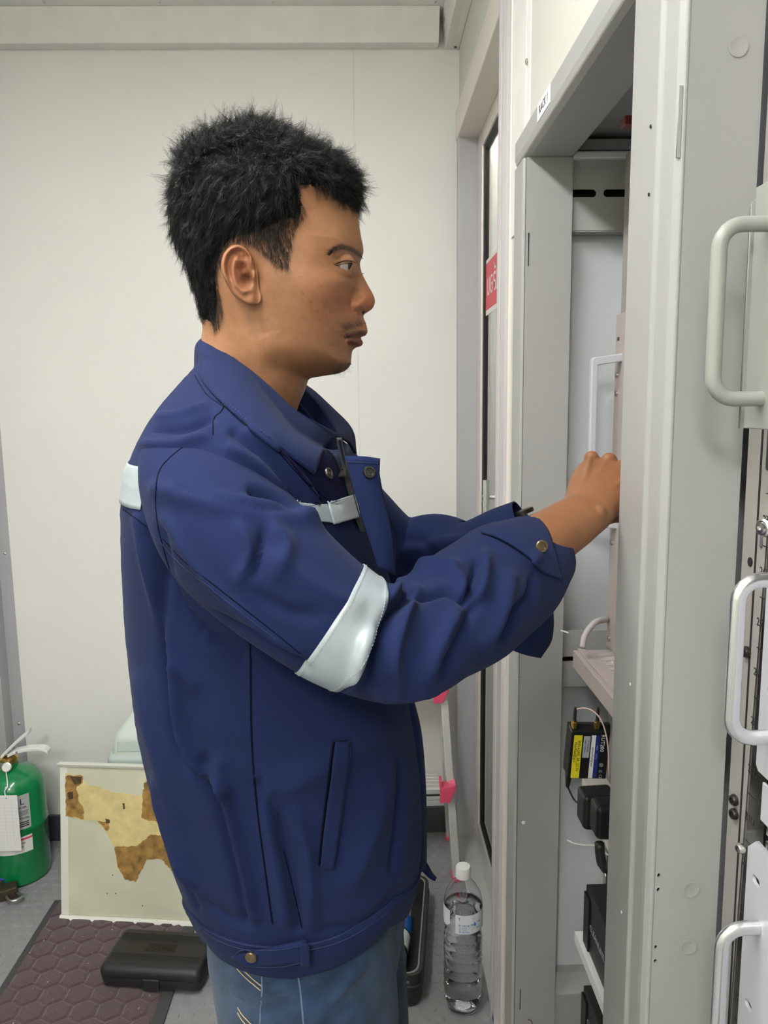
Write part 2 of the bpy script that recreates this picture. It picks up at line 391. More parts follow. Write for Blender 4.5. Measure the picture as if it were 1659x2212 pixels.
for px, py in ((1493, 1922), (1487, 2046), (1595, 100)):
    q = P(px, py, Y=YN0); MB().lathe([(.0085, 0), (.0085, .0003), (.0075, .0005), (.0065, .0002), (0.001, .0002)], (q[0], YN0, q[2]), 24, (0, -1, 0)).build('spot_weld_mark', M_rack, r1, auto=40)
# far post and jamb
post_profile([(XR, YF0+.004), (XR, YF1), (XR+.03, YF1), (XR+.03, YF0+.012), (XR+.0062, YF0+.012), (XR+.0058, YF0)], 0, ZI-.0003, 'far_post', r1)
def zpx(px, py, y): return float(P(px, py, Y=y)[2])
def xpx(px, py, y): return float(P(px, py, Y=y)[0])
hl = []
for (px, a, b) in ((1142, 503, 575), (1124, 2138, 2181)):
    x_ = xpx(px, (a+b)/2, YF0); hl.append(rect2d(x_-.0012, zpx(px, b, YF0), x_+.0012, zpx(px, a, YF0)))
for px, py in ((1119, 1463), (1119, 1480)):
    q = P(px, py, Y=YF0); hl.append([(max(q[0], XR+.008)+.0012*cos(a*pi/4), q[2]+.0012*sin(a*pi/4)) for a in range(8)])
holed_plate('jamb_sheet', rect2d(XR+.0062, 0, XJ, ZI-.0003), hl, (0, YF0+.001, 0), (1, 0, 0), (0, 0, 1), .002, M_rack, r1)
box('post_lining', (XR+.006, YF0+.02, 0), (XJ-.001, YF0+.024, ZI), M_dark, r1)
box('jamb_return', (XJ-.002, YF0+.001, 0), (XJ, YF0+.03, ZI), M_rack, r1)
for px, py in ((1130, 1775), (1126, 1780)):
    pass
# header beam
MB().prism([(XR, ZI+.014), (XR+.003, ZI+.004), (XR+.012, ZI), (XJ, ZI), (XJ, ZO), (XR, ZO)], lambda a, b: (a, YN1-.0005, b), lambda a, b: (a, YF1, b)).build('header', M_rack, r1, bevel=.003, seg=3)
MB().prism([(XJ+.0005, ZO-.004), (XB, ZO-.004), (XB, ZO-.001), (XJ+.0005, ZO-.001)], lambda a, b: (a, YN0, b), lambda a, b: (a, YF1, b)).build('top_sheet', M_rack, r1)
# white label on the header
q0 = P(1190, 213, X=XR-.0006); q1 = P(1216, 160, X=XR-.0006); zl0, zl1 = ZI+.016, ZO-.002
lb = box('name_label', (XR-.0008, 1.135, zl0), (XR-.0001, 1.215, zl1), M_white, r1, label='white printed label on the header')
text('RACK 1', .017, (XR-.001, 1.175, (zl0+zl1)/2), (0, -1, 0), (0, 0, 1), M_ink, lb)
# interior shell
box('back_sheet', (XB-.004, YN0+.02, 0), (XB, YF1, ZO), M_rackl, r1)
box('side_sheet', (XJ, YF0+.045, 0), (XB, YF0+.05, ZO), M_rackl, r1, label='pale inner side sheet')
box('side_sheet', (XJ, YN1-.06, 0), (XB, YN1-.055, ZO), M_rackl, r1)
box('floor_sheet', (XR+.01, YN1-.02, 0), (XB, YF1, .02), M_rack, r1)
YS = YF0+.010                    # plane of the cross members
ztop = zpx(1285, 347, YS); zsl = zpx(1285, 498, YS)
hs = []
zc = zpx(1260, 418, YS); x0, x1 = xpx(1232, 418, YS), xpx(1288, 418, YS)
pitch = xpx(1303, 418, YS)-x0
for k in range(6): hs.append(slot2d((x0+x1)/2+k*pitch, zc, x1-x0, .0125))
holed_plate('cross_member', rect2d(XJ-.001, zsl, XB, ztop), hs, (0, YS, 0), (1, 0, 0), (0, 0, 1), .003, M_rack, r1)
box('cross_member_lip', (XJ, YS, zsl-.002), (XB, YS+.03, zsl), M_rack, r1)
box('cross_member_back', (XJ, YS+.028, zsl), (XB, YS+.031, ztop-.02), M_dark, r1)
box('top_rail', (XJ, YS-.012, ztop), (XB, YS+.01, ztop+.012), M_rackl, r1, bevel=.002)
box('top_rail', (XJ, YS-.002, ztop+.016), (XB, YS+.03, ztop+.034), M_rack, r1, bevel=.002)
zm0, zm1 = zpx(1220, 1482, YS), zpx(1220, 1362, YS); zc = zpx(1220, 1423, YS)
hs = [slot2d(XJ+.002+(x1-x0)/2+k*pitch, zc, x1-x0, .009) for k in range(6)]
holed_plate('cross_member', rect2d(XJ-.001, zm0, XB, zm1), hs, (0, YS, 0), (1, 0, 0), (0, 0, 1), .003, M_rack, r1)
box('cross_member_lip', (XJ, YS, zm0-.002), (XB, YS+.03, zm0), M_rack, r1)
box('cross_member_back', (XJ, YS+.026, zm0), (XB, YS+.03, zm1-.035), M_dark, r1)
zb1_ = zpx(1215, 2112, YS)
MB().prism([(YS-.006, .02), (YS-.006, zb1_-.03), (YS+.02, zb1_-.004), (YS+.04, zb1_), (YS+.04, .02)], lambda a, b: (XJ-.001, a, b), lambda a, b: (XB, a, b)).build('cross_member', M_rack, r1, bevel=.002)
# 19 inch rails with punched squares and ticks
XL1 = .425
def rail(par, x, y0, y1, z0, z1, hy, first=None, m=M_rail, zk=None):
    """vertical mounting rail facing -x; square holes down its length"""
    hs = []; z = zk if zk else z0+.02
    while z < z1-.012:
        hs.append(rect2d(hy-.0045, z-.0045, hy+.0045, z+.0045)); z += .0148
    o = holed_plate('mounting_rail', rect2d(y0, z0, y1, z1), hs, (x, 0, 0), (0, 1, 0), (0, 0, 1), .002, m, par)
    box('rail_web', (x, y1-.002, z0), (x+.05, y1, z1), m, par)
    return o
rl = rail(r1, XL1, 1.232, 1.300, .05, ZI-.004, 1.2395)
zz = 1.75; k = 38
while zz > .2:
    box('rail_tick', (XL1-.0013, 1.262, zz-.0006), (XL1-.001, 1.274, zz+.0006), M_ink, rl)
    text('%dU' % k, .010, (XL1-.0013, 1.268, zz-.022), (0, -1, 0), (0, 0, 1), M_ink, rl)
    zz -= .04445; k -= 1
rail(r1, XL1, YN1-.01, .850, .05, ZI-.004, .842)
# small dark red latch up inside the rack
q = P(1351, 264, Y=1.10); box('latch', (q[0]-.004, 1.09, q[2]-.006), (q[0]+.02, 1.11, q[2]+.006), mat('dark_red_plastic', (.12, .02, .015), .4), r1, bevel=.001)

# tall equipment unit with two grab handles that the man works on
XE = .418
ze1, ze0 = zpx(1332, 680, 1.29), zpx(1320, 1395, 1.29)
eq = thing('equipment_unit', 'pale pinkish rack unit with grab handle and cable inside the far rack, beside the hand', 'equipment', (XE, 1.07, ze0))
box('front_panel', (XE-.004, .835, ze0), (XE, 1.292, ze1), M_pink, eq, bevel=.001)
box('chassis', (XE, .87, ze0+.006), (.80, 1.262, ze1-.006), M_rackl, eq)
yh = 1.262
zh1, zh0 = float(P(1275, 772, Y=yh)[2]), 1.19; xh = float(P(1274, 850, Y=yh)[0])
MB().prism([(XE, zh1+.006), (xh+.004, zh1), (xh, zh1-.004), (xh, zh0+.004), (xh+.004, zh0), (XE, zh0-.006), (XE, zh0+.006), (xh+.011, zh0+.012), (xh+.011, zh1-.013), (XE, zh1-.007)], lambda a, b: (a, yh-.007, b), lambda a, b: (a, yh+.007, b)).build('grab_handle', M_silver, eq, bevel=.002)
for px, py in ((1331, 810), (1328, 850), (1312, 1172), (1311, 1380)):
    q = P(px, py, Y=1.275); MB().lathe([(.005, 0), (.0045, .003), (.002, .004)], (XE-.004, 1.277, q[2]), 14, (-1, 0, 0)).build('panel_screw', M_steel, eq, auto=40)
q = P(1329, 733, Y=1.28); text('HR', .009, (XE-.0045, 1.277, q[2]), (0, -1, 0), (0, 0, 1), M_ink, eq)
pts = [P(1312, 1338, X=XE-.006), P(1285, 1345, Y=1.25), P(1264, 1372, Y=1.24), P(1258, 1400, Y=1.23)]
MB().tube(catmull(pts, 6), .0052, 12).build('cable_loop', mat('grey_cable', (.42, .38, .38), .5), eq, smooth=True, label='thick grey cable looping from the panel down to the shelf')
# second unit low in rack (hidden behind post) for the hand: front module with knobs
for k in range(4):
    zq = 1.34+k*.022
    MB().lathe([(.008, 0), (.008, .008), (.006, .010)], (XE-.004, .93+.02*(k % 2), zq), 16, (-1, 0, 0)).build('knob', M_blackp, eq, auto=40)

# vented sliding shelf
zt1 = ze0-.006
xt = xpx(1238, 1400, 1.288)
sh = thing('vented_shelf', 'grey vented rack shelf jutting out below the pale equipment unit', 'shelf', (xt, 1.07, zt1-.04))
yA, yB_ = .83, 1.288
lip = float(P(1240, 1440, Y=yB_)[2]); 
MB().prism([(xt, zt1), (xt, lip), (xt+.004, lip), (xt+.004, zt1-.002), (.75, zt1-.002), (.75, zt1)], lambda a, b: (a, yA, b), lambda a, b: (a, yB_, b)).build('tray', M_pink, sh, bevel=.0015)
box('front_step', (xt+.008, yA, zt1), (xt+.020, yB_, zt1+.0035), M_pink, sh, bevel=.001)
k = 0; y = yB_-.028
while y > yA+.02:
    G = [[(xx, y+dy, zt1+.0005+hh*min(1, 6*min(i, 10-i)/10)) for dy, hh in ((-.007, 0), (-.004, .004), (.0, .0055), (.004, .0045))] for i, xx in enumerate(np.linspace(xt+.034, xt+.15, 11))]
    MB().grid(G).build('louvre', M_pink, sh, smooth=True); y -= .0235
MB().tube([P(1212, 1362, Y=1.30), P(1222, 1365, Y=1.29), P(1228, 1367, Y=1.285)], .0012, 8).build('cable_tie_end', M_whitep, sh)

# beige socket strip, router, adapters
xp = .375
zp1, zp0 = zpx(1262, 1690, 1.27), zpx(1262, 1690, 1.27)-.045
M_pdu = mat('beige_socket_strip', (.62, .57, .52), .45)
pd = thing('socket_strip', 'beige power socket strip across the far rack below the black router', 'socket strip', (xp, 1.05, zp0))
box('housing', (xp, .82, zp0), (xp+.045, 1.285, zp1), M_pdu, pd, bevel=.002)
for k in range(5):
    y = 1.21-k*.085
    MB().lathe([(.0195, 0), (.0195, .0015), (.0165, .0015), (.0165, -.006)], (xp, y, (zp0+zp1)/2), 24, (-1, 0, 0), caps=False).build('socket', M_whitep, pd, auto=40)
box('switch', (xp-.002, 1.245, zp0+.016), (xp+.001, 1.272, zp0+.030), M_blackp, pd, bevel=.001)
box('switch_light', (xp-.002, 1.10, zp1-.014), (xp+.001, 1.13, zp1-.003), mat('blue_plastic', (.12, .25, .5), .4), pd)
# router: top face towards the viewer
yr = 1.20
def rp(px, py, dy=0): return P(px, py, Y=yr+dy)
tl, tr, bl_, br = rp(1226, 1571), rp(1312, 1570), rp(1213, 1682), rp(1311, 1682)
ro = thing('router', 'small black router with yellow and white label strips and gold antenna plugs', 'router', (tl+br)/2)
o0 = rp(1238, 1586); ux = nrm(rp(1312, 1587)-o0); uz = nrm(rp(1229, 1682)-o0); ux[1] = 0; uz[1] = 0; ux = nrm(ux); uz = nrm(uz)   # face axes
wF = np.linalg.norm(rp(1318, 1587)-o0); hF = np.linalg.norm(rp(1229, 1682)-o0)
def rf(a, b, d): return o0+ux*a+uz*b+np.array([0, d, 0])
lo = [rf(-.003, -.003, 0), rf(wF, -.003, 0), rf(wF, hF, 0), rf(-.003, hF, 0)]
hi = [rf(-.005, -.012, .014), rf(wF+.004, -.012, .014), rf(wF+.004, hF-.001, .014), rf(-.005, hF-.008, .014)]
MB().hexa(lo, hi).build('body', M_blackg, ro, bevel=.0015)
MB().hexa([rf(-.005, -.012, .0141), rf(wF+.004, -.012, .0141), rf(wF+.004, hF-.001, .0141), rf(-.005, hF-.008, .0141)], [rf(-.005, -.012, .024), rf(wF+.004, -.012, .024), rf(wF+.004, hF-.004, .024), rf(-.005, hF-.008, .024)]).build('rear_shell', M_blackp, ro, bevel=.001)
M_yel = mat('yellow_label_tape', (.82, .70, .02), .5); M_blu = mat('blue_print', (.015, .03, .2), .45); M_grl = mat('grey_label', (.42, .44, .48), .5)
s = wF/80.0
def strip(x0, x1, y0, y1, m, n, sk=-.0):
    a = [rf(x0*s, y0*s, -.0006), rf(x1*s, y0*s, -.0006), rf(x1*s, y1*s, -.0006), rf(x0*s, y1*s, -.0006)]
    b = [p+np.array([0, .0005, 0]) for p in a]
    return MB().hexa(a, b).build(n, m, ro)
H_ = hF/s
def vt(body, size, a, b, m, par, sx=1.): return text(body, size*s, rf(a*s, b*s, -.0008), uz, ux, m, par, th=.0002, sx=sx)
y1_ = strip(3, 21, 2, H_-2, M_yel, 'yellow_label'); vt('WiFi:AQMS_AP_CCTV', 8.5, 14.5, H_*.48, M_ink, y1_, .85); vt('Pass:Pisaf@qoo', 8, 7.5, H_*.40, M_ink, y1_, .9)
g1 = strip(24, 38.5, 4, H_*.52, M_grl, 'grey_label'); vt('Y  5 Volt-DC', 5, 34, H_*.27, M_ink, g1); vt('INPUT: 9-30VDC', 4, 28, H_*.27, M_ink, g1)
w1 = strip(41, 50, 2, H_-2, M_white, 'white_label'); vt('admin//Pisaf@qoo', 6, 45.5, H_*.5, M_ink, w1)
b1_ = strip(50, 59, 3, H_-4, M_blu, 'blue_label'); vt('admin      settings', 4.5, 54.5, H_*.4, M_grl, b1_)
vt('RUT200', 12, 65, H_*.19, M_whitep, ro, .95)
for k, yy in enumerate((.68, .82, .94)):
    if k == 0: MB().lathe([(4.5*s, 0), (4.5*s, .0003), (3.4*s, .0003), (3.4*s, 0)], rf(67*s, H_*yy*s, -.0002), 18, (0, -1, 0)).build('mark_ring', M_grl, ro); vt('+', 8, 67, H_*yy, M_grl, ro)
    else: vt('CE' if k == 2 else '|||', 8, 67, H_*yy, M_grl, ro)
for px in (1240, 1289):
    b0 = P(px, 1573, Y=yr+.008); u = np.array([.04, 0, 1.]); u = u/np.linalg.norm(u)
    MB().lathe([(.0045, 0), (.0045, .004), (.0058, .0045), (.0058, .0105), (.004, .0115), (.004, .014)], b0, 6, u).build('antenna_plug', M_brass, ro)
    MB().lathe([(.0028, .014), (.0028, .028), (.002, .036)], b0, 10, u).build('plug_sleeve', M_blackp, ro, auto=40)
b0 = P(1241, 1541, Y=yr+.008)
pts = [b0, P(1246, 1533, Y=yr+.012), P(1262, 1530, Y=yr+.008), P(1281, 1536, Y=yr), P(1297, 1553, Y=yr-.008), P(1308, 1582, Y=yr-.012), P(1314, 1620, Y=yr-.012), P(1316, 1680, Y=yr-.008)]
MB().tube(catmull(pts, 5), .00125, 8).build('antenna_cable', mat('pink_copper_cable', (.72, .52, .46), .4), ro, smooth=True)
MB().hexa([rf(-.002, hF-.006, .010), rf(.010, hF-.006, .010), rf(.006, hF+.024, .012), rf(.001, hF+.024, .012)], [rf(-.002, hF-.006, .022), rf(.010, hF-.006, .022), rf(.006, hF+.024, .020), rf(.001, hF+.024, .020)]).build('power_plug', M_blackg, ro, bevel=.002)
pts = [rf(.0035, hF+.022, .016), P(1240, 1727, Y=1.22), P(1252, 1735, Y=1.19), P(1264, 1738, Y=1.16)]
MB().tube(catmull(pts, 5), .0016, 8).build('power_cable', M_blackp, ro, smooth=True)
# power adapters plugged into the strip
def adapter(y, p0, p1, label, d):
    a, b = P(*p0, Y=y), P(*p1, Y=y); z1, z0 = a[2], b[2]; x0 = a[0]
    t = thing('power_adapter', label, 'power adapter', (x0, y, z0), 'black adapters in the socket strip')
    MB().hexa([(x0, y, z0+.004), (xp-.003, y, z0), (xp-.003, y, z1), (x0, y, z1-.002)], [(x0, y+d, z0+.004), (xp-.003, y+d, z0), (xp-.003, y+d, z1), (x0, y+d, z1-.002)]).build('case', M_blackg, t, bevel=.006, seg=3)
    box('faceplate', (xp-.004, y+.006, z0+.006), (xp-.0005, y+d-.006, z1-.006), M_blackp, t)
    return t
adapter(1.085, (1262, 1722), (1262, 1800), 'larger black power adapter below the router, nearer the back wall', .042)
ad2 = adapter(.985, (1290, 1745), (1290, 1822), 'narrower black power adapter next to the rack post, with cable hanging from it', .036)
a0 = P(1295, 1822, Y=1.0); MB().tube(catmull([a0, a0+np.array([.002, 0, -.02]), a0+np.array([.008, 0, -.04]), a0+np.array([.03, .02, -.06])], 4), [.007]*7+[.005]*6, 10).build('strain_relief', M_blackp, ad2, smooth=True)
pts = [P(1226, 1815, Y=1.30), P(1240, 1822, Y=1.27), P(1262, 1826, Y=1.2), P(1288, 1828, Y=1.12), P(1318, 1850, Y=1.05)]
tag(MB().tube(catmull(pts, 6), .0016, 8).build('loose_wire', M_whitep, None, smooth=True), 'thin white wire ending loose against the pale side sheet of the far rack', 'wire')
# white shelf with black network boxes above and below
xs_ = xpx(1243, 2015, 1.285); zs_ = zpx(1243, 2012, 1.285)
ws = thing('plain_shelf', 'white shelf low in the far rack carrying a black box', 'shelf', (xs_, 1.05, zs_-.022))
box('board', (xs_, .82, zs_-.020), (.75, 1.287, zs_), M_whitep, ws, bevel=.002)
box('front_lip', (xs_-.0012, .82, zs_-.021), (xs_+.0005, 1.287, zs_-.0), M_whitep, ws, bevel=.0005)
def netbox(x0, y0, y1, z0, z1, label, letters):
    t = thing('network_box', label, 'network device', (x0, (y0+y1)/2, z0))
    box('case', (x0, y0, z0), (x0+.16, y1, z1), M_blackp, t, bevel=.002)
    box('end_cap', (x0-.004, y1-.03, z0+.004), (x0+.0, y1-.001, z1-.012), M_blackg, t, bevel=.001)
    yy = y1-.12; k = 0
    while yy > y0+.01 and k < 20:
        box('vent_slot', (x0-.0006, yy-.0013, z0+.008), (x0+.0003, yy+.0013, z1-.02), M_dark, t); yy -= .006; k += 1
    text(letters, .016, (x0-.0006, y1-.07, (z0+z1)/2-.004), (0, -1, 0), (0, 0, 1), M_grl, t)
    return t
xk = xpx(1266, 1990, 1.25)
netbox(xk, .86, 1.255, zs_+.0005, zpx(1266, 1913, 1.25), 'long black vented network box standing on the white shelf', 'CLEANLINE')
zk = zpx(1264, 2132, 1.25)
nb2 = netbox(xk, .86, 1.255, zk-.085, zk, 'long black vented network box under the white shelf', 'CLEANLINE')
br_ = thing('screw_bracket', 'grey steel bracket with screw above the upper black network box', 'bracket', (.40, 1.1, zs_))
q = P(1302, 1850, Y=1.12)
box('strap', (.386, 1.10, zpx(1300, 1912, 1.12)), (.39, 1.135, q[2]), M_rail, br_)
q = P(1296, 1902, Y=1.12); MB().lathe([(.006, 0), (.006, .002), (.0045, .005), (.001, .006)], (.386, 1.118, q[2]), 14, (-1, 0, 0)).build('screw', M_steel, br_, auto=40)
q = P(1148, 2200, Y=YF0)
MB().tube(catmull([q+np.array([0, -.001, -.03]), q+np.array([.0, -.004, -.004]), q+np.array([-.008, -.004, .002])], 4), .0011, 6).build('loose_thread', mat('brown_thread', (.2, .14, .09), .8), r1)
MB().lathe([(.004, 0), (.003, .0004), (.001, .0005)], P(1131, 1777, Y=YF0-.0003), 9, (0, -1, 0)).build('paint_chip', M_whitep, r1)

# ================================================================== RACK 2 (near, right edge)
r2 = thing('equipment_rack', 'grey equipment rack at the right edge with rail units marked 17U to 25U', 'rack', (.5, .4, 0))
XR2 = .333
def rx(px, py): return P(px, py, Y=.62)
MB().box((XB-.004, -.1, 0), (XB, YN0, 2.3)).build('back_sheet', M_rack, r2)
box('side_sheet', (XJ-.01, YN0-.006, 0), (XB, YN0-.003, 2.3), M_rack, r2)
box('floor_sheet', (XR2, -.1, 0), (XB, YN0, .02), M_rack, r2)
# rail: front face (towards -x) with text, and a side flange facing the viewer
y_r1, y_r0 = .642, .585
hs = []; z = .045
while z < 2.2: hs.append(rect2d(.588, z-.0045, .598, z+.0045)); z += .014817
r2l = holed_plate('mounting_rail', rect2d(y_r0, .03, .666, 2.3), hs, (XR2+.001, 0, 0), (0, 1, 0), (0, 0, 1), .002, M_rail, r2)
box('rail_groove', (XR2-.0005, y_r1-.0012, .03), (XR2-.0001, y_r1+.0014, 2.3), M_dark, r2)
box('rail_flange', (XR2+.002, .664, .03), (XR2+.045, .666, 2.3), M_rail, r2)
box('rail_hook', (XR2+.028, y_r0, .03), (XR2+.03, y_r1, 2.3), M_dark, r2)
z25 = float(rx(1643, 1352)[2])
for k in range(16, 31):
    z = z25+(k-25)*.04445
    text('%dU' % k, .0098, (XR2-.0003, .6255, z), (0, -1, 0), (0, 0, 1), M_ink, r2l)
    box('rail_tick', (XR2-.0004, .619, z+.0218), (XR2-.0001, .631, z+.0226), M_ink, r2l)
# cross members seen in the gap beyond the post
for px, a, b in ((1580, 1860, 1970), (1590, 1790, 1830)):
    y = .664; MB().box((XJ-.012, y-.004, float(P(px, b, Y=y)[2])), (XB, y, float(P(px, a, Y=y)[2]))).build('cross_member', M_rack, r2, bevel=.002)
y = .662; za, zb = float(P(1600, 1130, Y=y)[2]), float(P(1600, 1170, Y=y)[2])
box('latch', (XJ-.014, y-.03, zb), (XR2+.012, y-.027, za), mat('dark_grey_plastic', (.13, .135, .14), .4), r2, bevel=.003)
for px, py in ((1614, 1408), (1588, 1728), (1588, 1758)):
    q = P(px, py, X=XR2-.001); MB().lathe([(.0052, 0), (.0052, .002), (.0042, .004), (.0026, .0044), (.0026, .002)], q, 18, (-1, -.15, 0)).build('cage_screw', M_gunm, r2, auto=40)
q = P(1652, 1140, Y=.60)
MB().lathe([(.0075, 0), (.0075, .002), (.006, .0035), (.0048, .0035), (.004, .0055), (.0018, .006), (.0018, .004)], q, 20, (-.9, -.3, 0)).build('cage_screw', M_steel, r2, auto=40)
q = P(1602, 1832, Y=.60)
MB().lathe([(.0045, 0), (.0045, .002), (.003, .0045), (.001, .005)], q, 18, (-.9, -.3, 0)).build('cage_screw', M_steel, r2, auto=40)
q = P(1621, 1214, X=XR2); MB().lathe([(.0042, 0), (.0042, .0006)], q, 14, (-1, 0, 0)).build('rail_hole', M_dark, r2)
box('inner_black_frame', (XJ+.02, .645, .9), (XJ+.05, .66, 1.75), M_blackp, r2)

def bent_handle(name, t, y, xv, xpnl, z0, z1, r, m, bend=.018, flat=1.):
    pts = [(xpnl, y, z1)]
    for a in range(0, 91, 15): pts.append((xv+bend-bend*sin(radians(a)), y, z1-bend+bend*cos(radians(a))))
    for a in range(90, -1, -15): pts.append((xv+bend-bend*sin(radians(a)), y, z0+bend-bend*cos(radians(a))))
    pts.append((xpnl, y, z0))
    return MB().tube(pts, r, 16, flat=flat).build(name, m, t, smooth=True, auto=50)
yh = .585
# unit 1 : pale green-grey, top
def pz(px, py, y=yh): return float(P(px, py, Y=y)[2])
def pxx(px, py, y=yh): return float(P(px, py, Y=y)[0])
XP1 = pxx(1645, 870)
u1 = thing('rack_instrument', 'pale green-grey rack drawer with painted bow handle, top of the right edge', 'equipment', (XP1, .4, pz(1645, 930)))
zt, zb = pz(1620, 420), pz(1620, 928)
zc1, zc0 = pz(1638, 520), pz(1623, 825)
yfl = .612
xf0, xf1 = pxx(1612, 650, yfl), pxx(1645, 650, yfl)
holed_plate('side_flange', [(xf0, zb), (xf1+.012, zb), (xf1+.012, zt+.012), (xf1, zt+.012), (xf0, zt)], [slot2d(pxx(1642, 521, yfl), pz(1642, 521, yfl), .0055, .0068), slot2d(pxx(1625, 826, yfl), pz(1625, 826, yfl), .0055, .0066)], (0, yfl, 0), (1, 0, 0), (0, 0, 1), .002, M_equip, u1)
box('flange_backing', (xf0+.004, yfl+.006, zb), (xf1+.012, yfl+.010, zt), M_gunm, u1)
box('front_panel', (XP1, .05, zb), (XP1+.003, yfl, zt+.012), M_equip, u1, bevel=.001)
box('lower_recess', (XP1+.006, .05, zb-.03), (XP1+.02, .585, zb), M_blackg, u1)
xv = pxx(1547, 680)
bent_handle('bow_handle', u1, yh, xv, XP1+.002, pz(1580, 862), pz(1590, 484), .0058, M_equip, .017)
# units 2, 3: white-silver fronts with aluminium handles
def drawer(label, ztop_px, zbot_px, hx, htop, hbot, xpanel_px, notches):
    y = .598
    xp_ = pxx(*xpanel_px, y)
    z1, z0 = pz(xpanel_px[0], ztop_px, y), pz(xpanel_px[0], zbot_px, y)
    t = thing('rack_instrument', label, 'equipment', (xp_, .4, z0))
    # ear: slotted flange lying on the rail
    r = .007; out = [(y, z1-.012), (y-.012, z1), (.05, z1), (.05, z0), (y-.004, z0), (y, z0+.004)]
    for n in sorted(notches):                       # open slots in the edge
        zz_ = pz(xpanel_px[0], n, y)
        out += [(y, zz_-.004), (y-.008, zz_-.004), (y-.011, zz_-.002), (y-.011, zz_+.002), (y-.008, zz_+.004), (y, zz_+.004)] if False else []
    holed_plate('front_panel', out, [slot2d(y-.016, pz(xpanel_px[0], n, y), .012, .0075) for n in notches], (xp_, 0, 0), (0, 1, 0), (0, 0, 1), .003, M_silver, t)
    box('chassis', (xp_+.006, .06, z0+.004), (xp_+.3, .57, z1-.004), M_silver, t)
    a, b = pz(hx, htop), pz(hx, hbot)
    bent_handle('bow_handle', t, yh-.012, pxx(hx, (htop+hbot)/2, yh-.012), xp_, b, a, .0062, M_polish, .017, flat=.75)
    return t
drawer('white rack drawer with polished bow handle in the middle of the right edge', 1235, 1660, 1588, 1246, 1580, (1652, 1400), [1478])
drawer('white rack drawer with polished bow handle at the bottom right', 1800, 2400, 1552, 1985, 2370, (1612, 1950), [1878, 2140])
dr3 = thing('rack_instrument', 'narrow white rack unit between the middle and bottom drawers with black gap beneath', 'equipment', (pxx(1640, 1700), .4, pz(1640, 1790)))
y = .60; xq = pxx(1640, 1700, y)
box('front_panel', (xq, .05, pz(1640, 1765, y)), (xq+.003, y-.004, pz(1640, 1683, y)), M_silver, dr3, bevel=.001)
box('chassis', (xq+.004, .05, pz(1640, 1790, y)), (xq+.3, y-.02, pz(1640, 1690, y)), M_blackp, dr3)

# ================================================================== THINGS ON THE FLOOR
# ---- carpet mat with quilted hexagons
M_mat = mat('plum_carpet', (.085, .048, .055), .95, bump=.7, bscale=900, var=.35, vscale=400, sheen=.3)
MX0, MX1, MY0, MY1 = -.908, -.482, .95, 2.03
mt = thing('floor_mat', 'plum brown carpet mat with quilted hexagon pattern on the floor', 'mat', ((MX0+MX1)/2, 1.5, 0))
box('border', (MX0, MY0, .0002), (MX0+.017, MY1, .006), mat('dark_grey_mat_edge', (.06, .06, .062), .6, bump=.5, bscale=300), mt, bevel=.001)
box('border', (MX1-.030, MY0, .0002), (MX1, MY1, .006), MATS['dark_grey_mat_edge'], mt, bevel=.001)
hx = MB(); hx.box((MX0+.017, MY0, .0002), (MX1-.030, MY1, .0055))
pw = .0605; rr_ = pw/sqrt(3); rowp = rr_*1.5
j = 0; y = MY0+.04
xa, xb = MX0+.018, MX1-.031
while y < MY1-.02:
    x = xa+(.0 if j % 2 else pw/2)
    while x < xb+.01:
        cl = lambda v: min(max(v, xa), xb)
        ring = [(x+k_*cos(radians(30+60*i)), y+k_*sin(radians(30+60*i))) for k_ in (rr_*.955, rr_*.80) for i in range(6)]
        vs = [(cl(a), b, .0056) for a, b in ring[:6]]+[(cl(a), b, .0086) for a, b in ring[6:]]+[(cl(x), y, .0095)]
        hx.add(vs, [(i, (i+1) % 6, 6+(i+1) % 6, 6+i) for i in range(6)]+[(6+i, 6+(i+1) % 6, 12) for i in range(6)])
        x += pw
    y += rowp; j += 1
ho = hx.build('carpet', M_mat, mt, smooth=False)
lint = MB()
for i in range(150):
    x, y = rnd.uniform(xa, xb), rnd.uniform(1.45, MY1); a = rnd.uniform(0, pi); l = rnd.choice([.0005, .0005, .0007, .0022])
    lint.box((x-l*abs(cos(a))-.0003, y-l*abs(sin(a))-.0003, .0095), (x+l*abs(cos(a))+.0003, y+l*abs(sin(a))+.0003, .0098))
lint.build('lint', mat('pale_lint', (.45, .40, .42), .9), mt, kind='stuff')

# ---- leaning cream panel with torn yellow adhesive
bt = thing('leaning_panel', 'cream metal panel with torn yellow adhesive patches leaning behind the black case', 'panel', (-.66, 1.93, .01))
p00, p10 = P(133, 1975, Z=.014), P(440, 1990, Z=.014)
pu = nrm(p10-p00); pu[2] = 0; pu = nrm(pu)
p01 = P(122, 1654, Y=2.005); pv = nrm(p01-p00)
pv = nrm(pv-pu*(pv@pu)); pn = np.cross(pu, pv); 
if pn[1] > 0: pn = -pn
Wd, Hd = .44, float((p01-p00)@pv)
def pb(a, b, d=0.): return p00+pu*a+pv*b+pn*d
M_board = mat('aged_cream_paint', (.62, .62, .48), .4, var=.10, vscale=7, bump=.06, bscale=40)
MB().hexa([pb(0, 0), pb(Wd, 0), pb(Wd, 0, -.012), pb(0, 0, -.012)], [pb(0, Hd), pb(Wd, Hd), pb(Wd, Hd, -.012), pb(0, Hd, -.012)]).build('sheet', M_board, bt, bevel=.0015)
M_bedge = mat('pale_cream_paint', (.74, .75, .68), .4)
MB().hexa([pb(-.003, -.012, .012), pb(Wd+.003, -.012, .012), pb(Wd+.003, -.012, -.012), pb(-.003, -.012, -.012)], [pb(-.003, -.001, .006), pb(Wd+.003, -.001, .006), pb(Wd+.003, 0, -.012), pb(-.003, 0, -.012)]).build('flange', M_bedge, bt, bevel=.001)
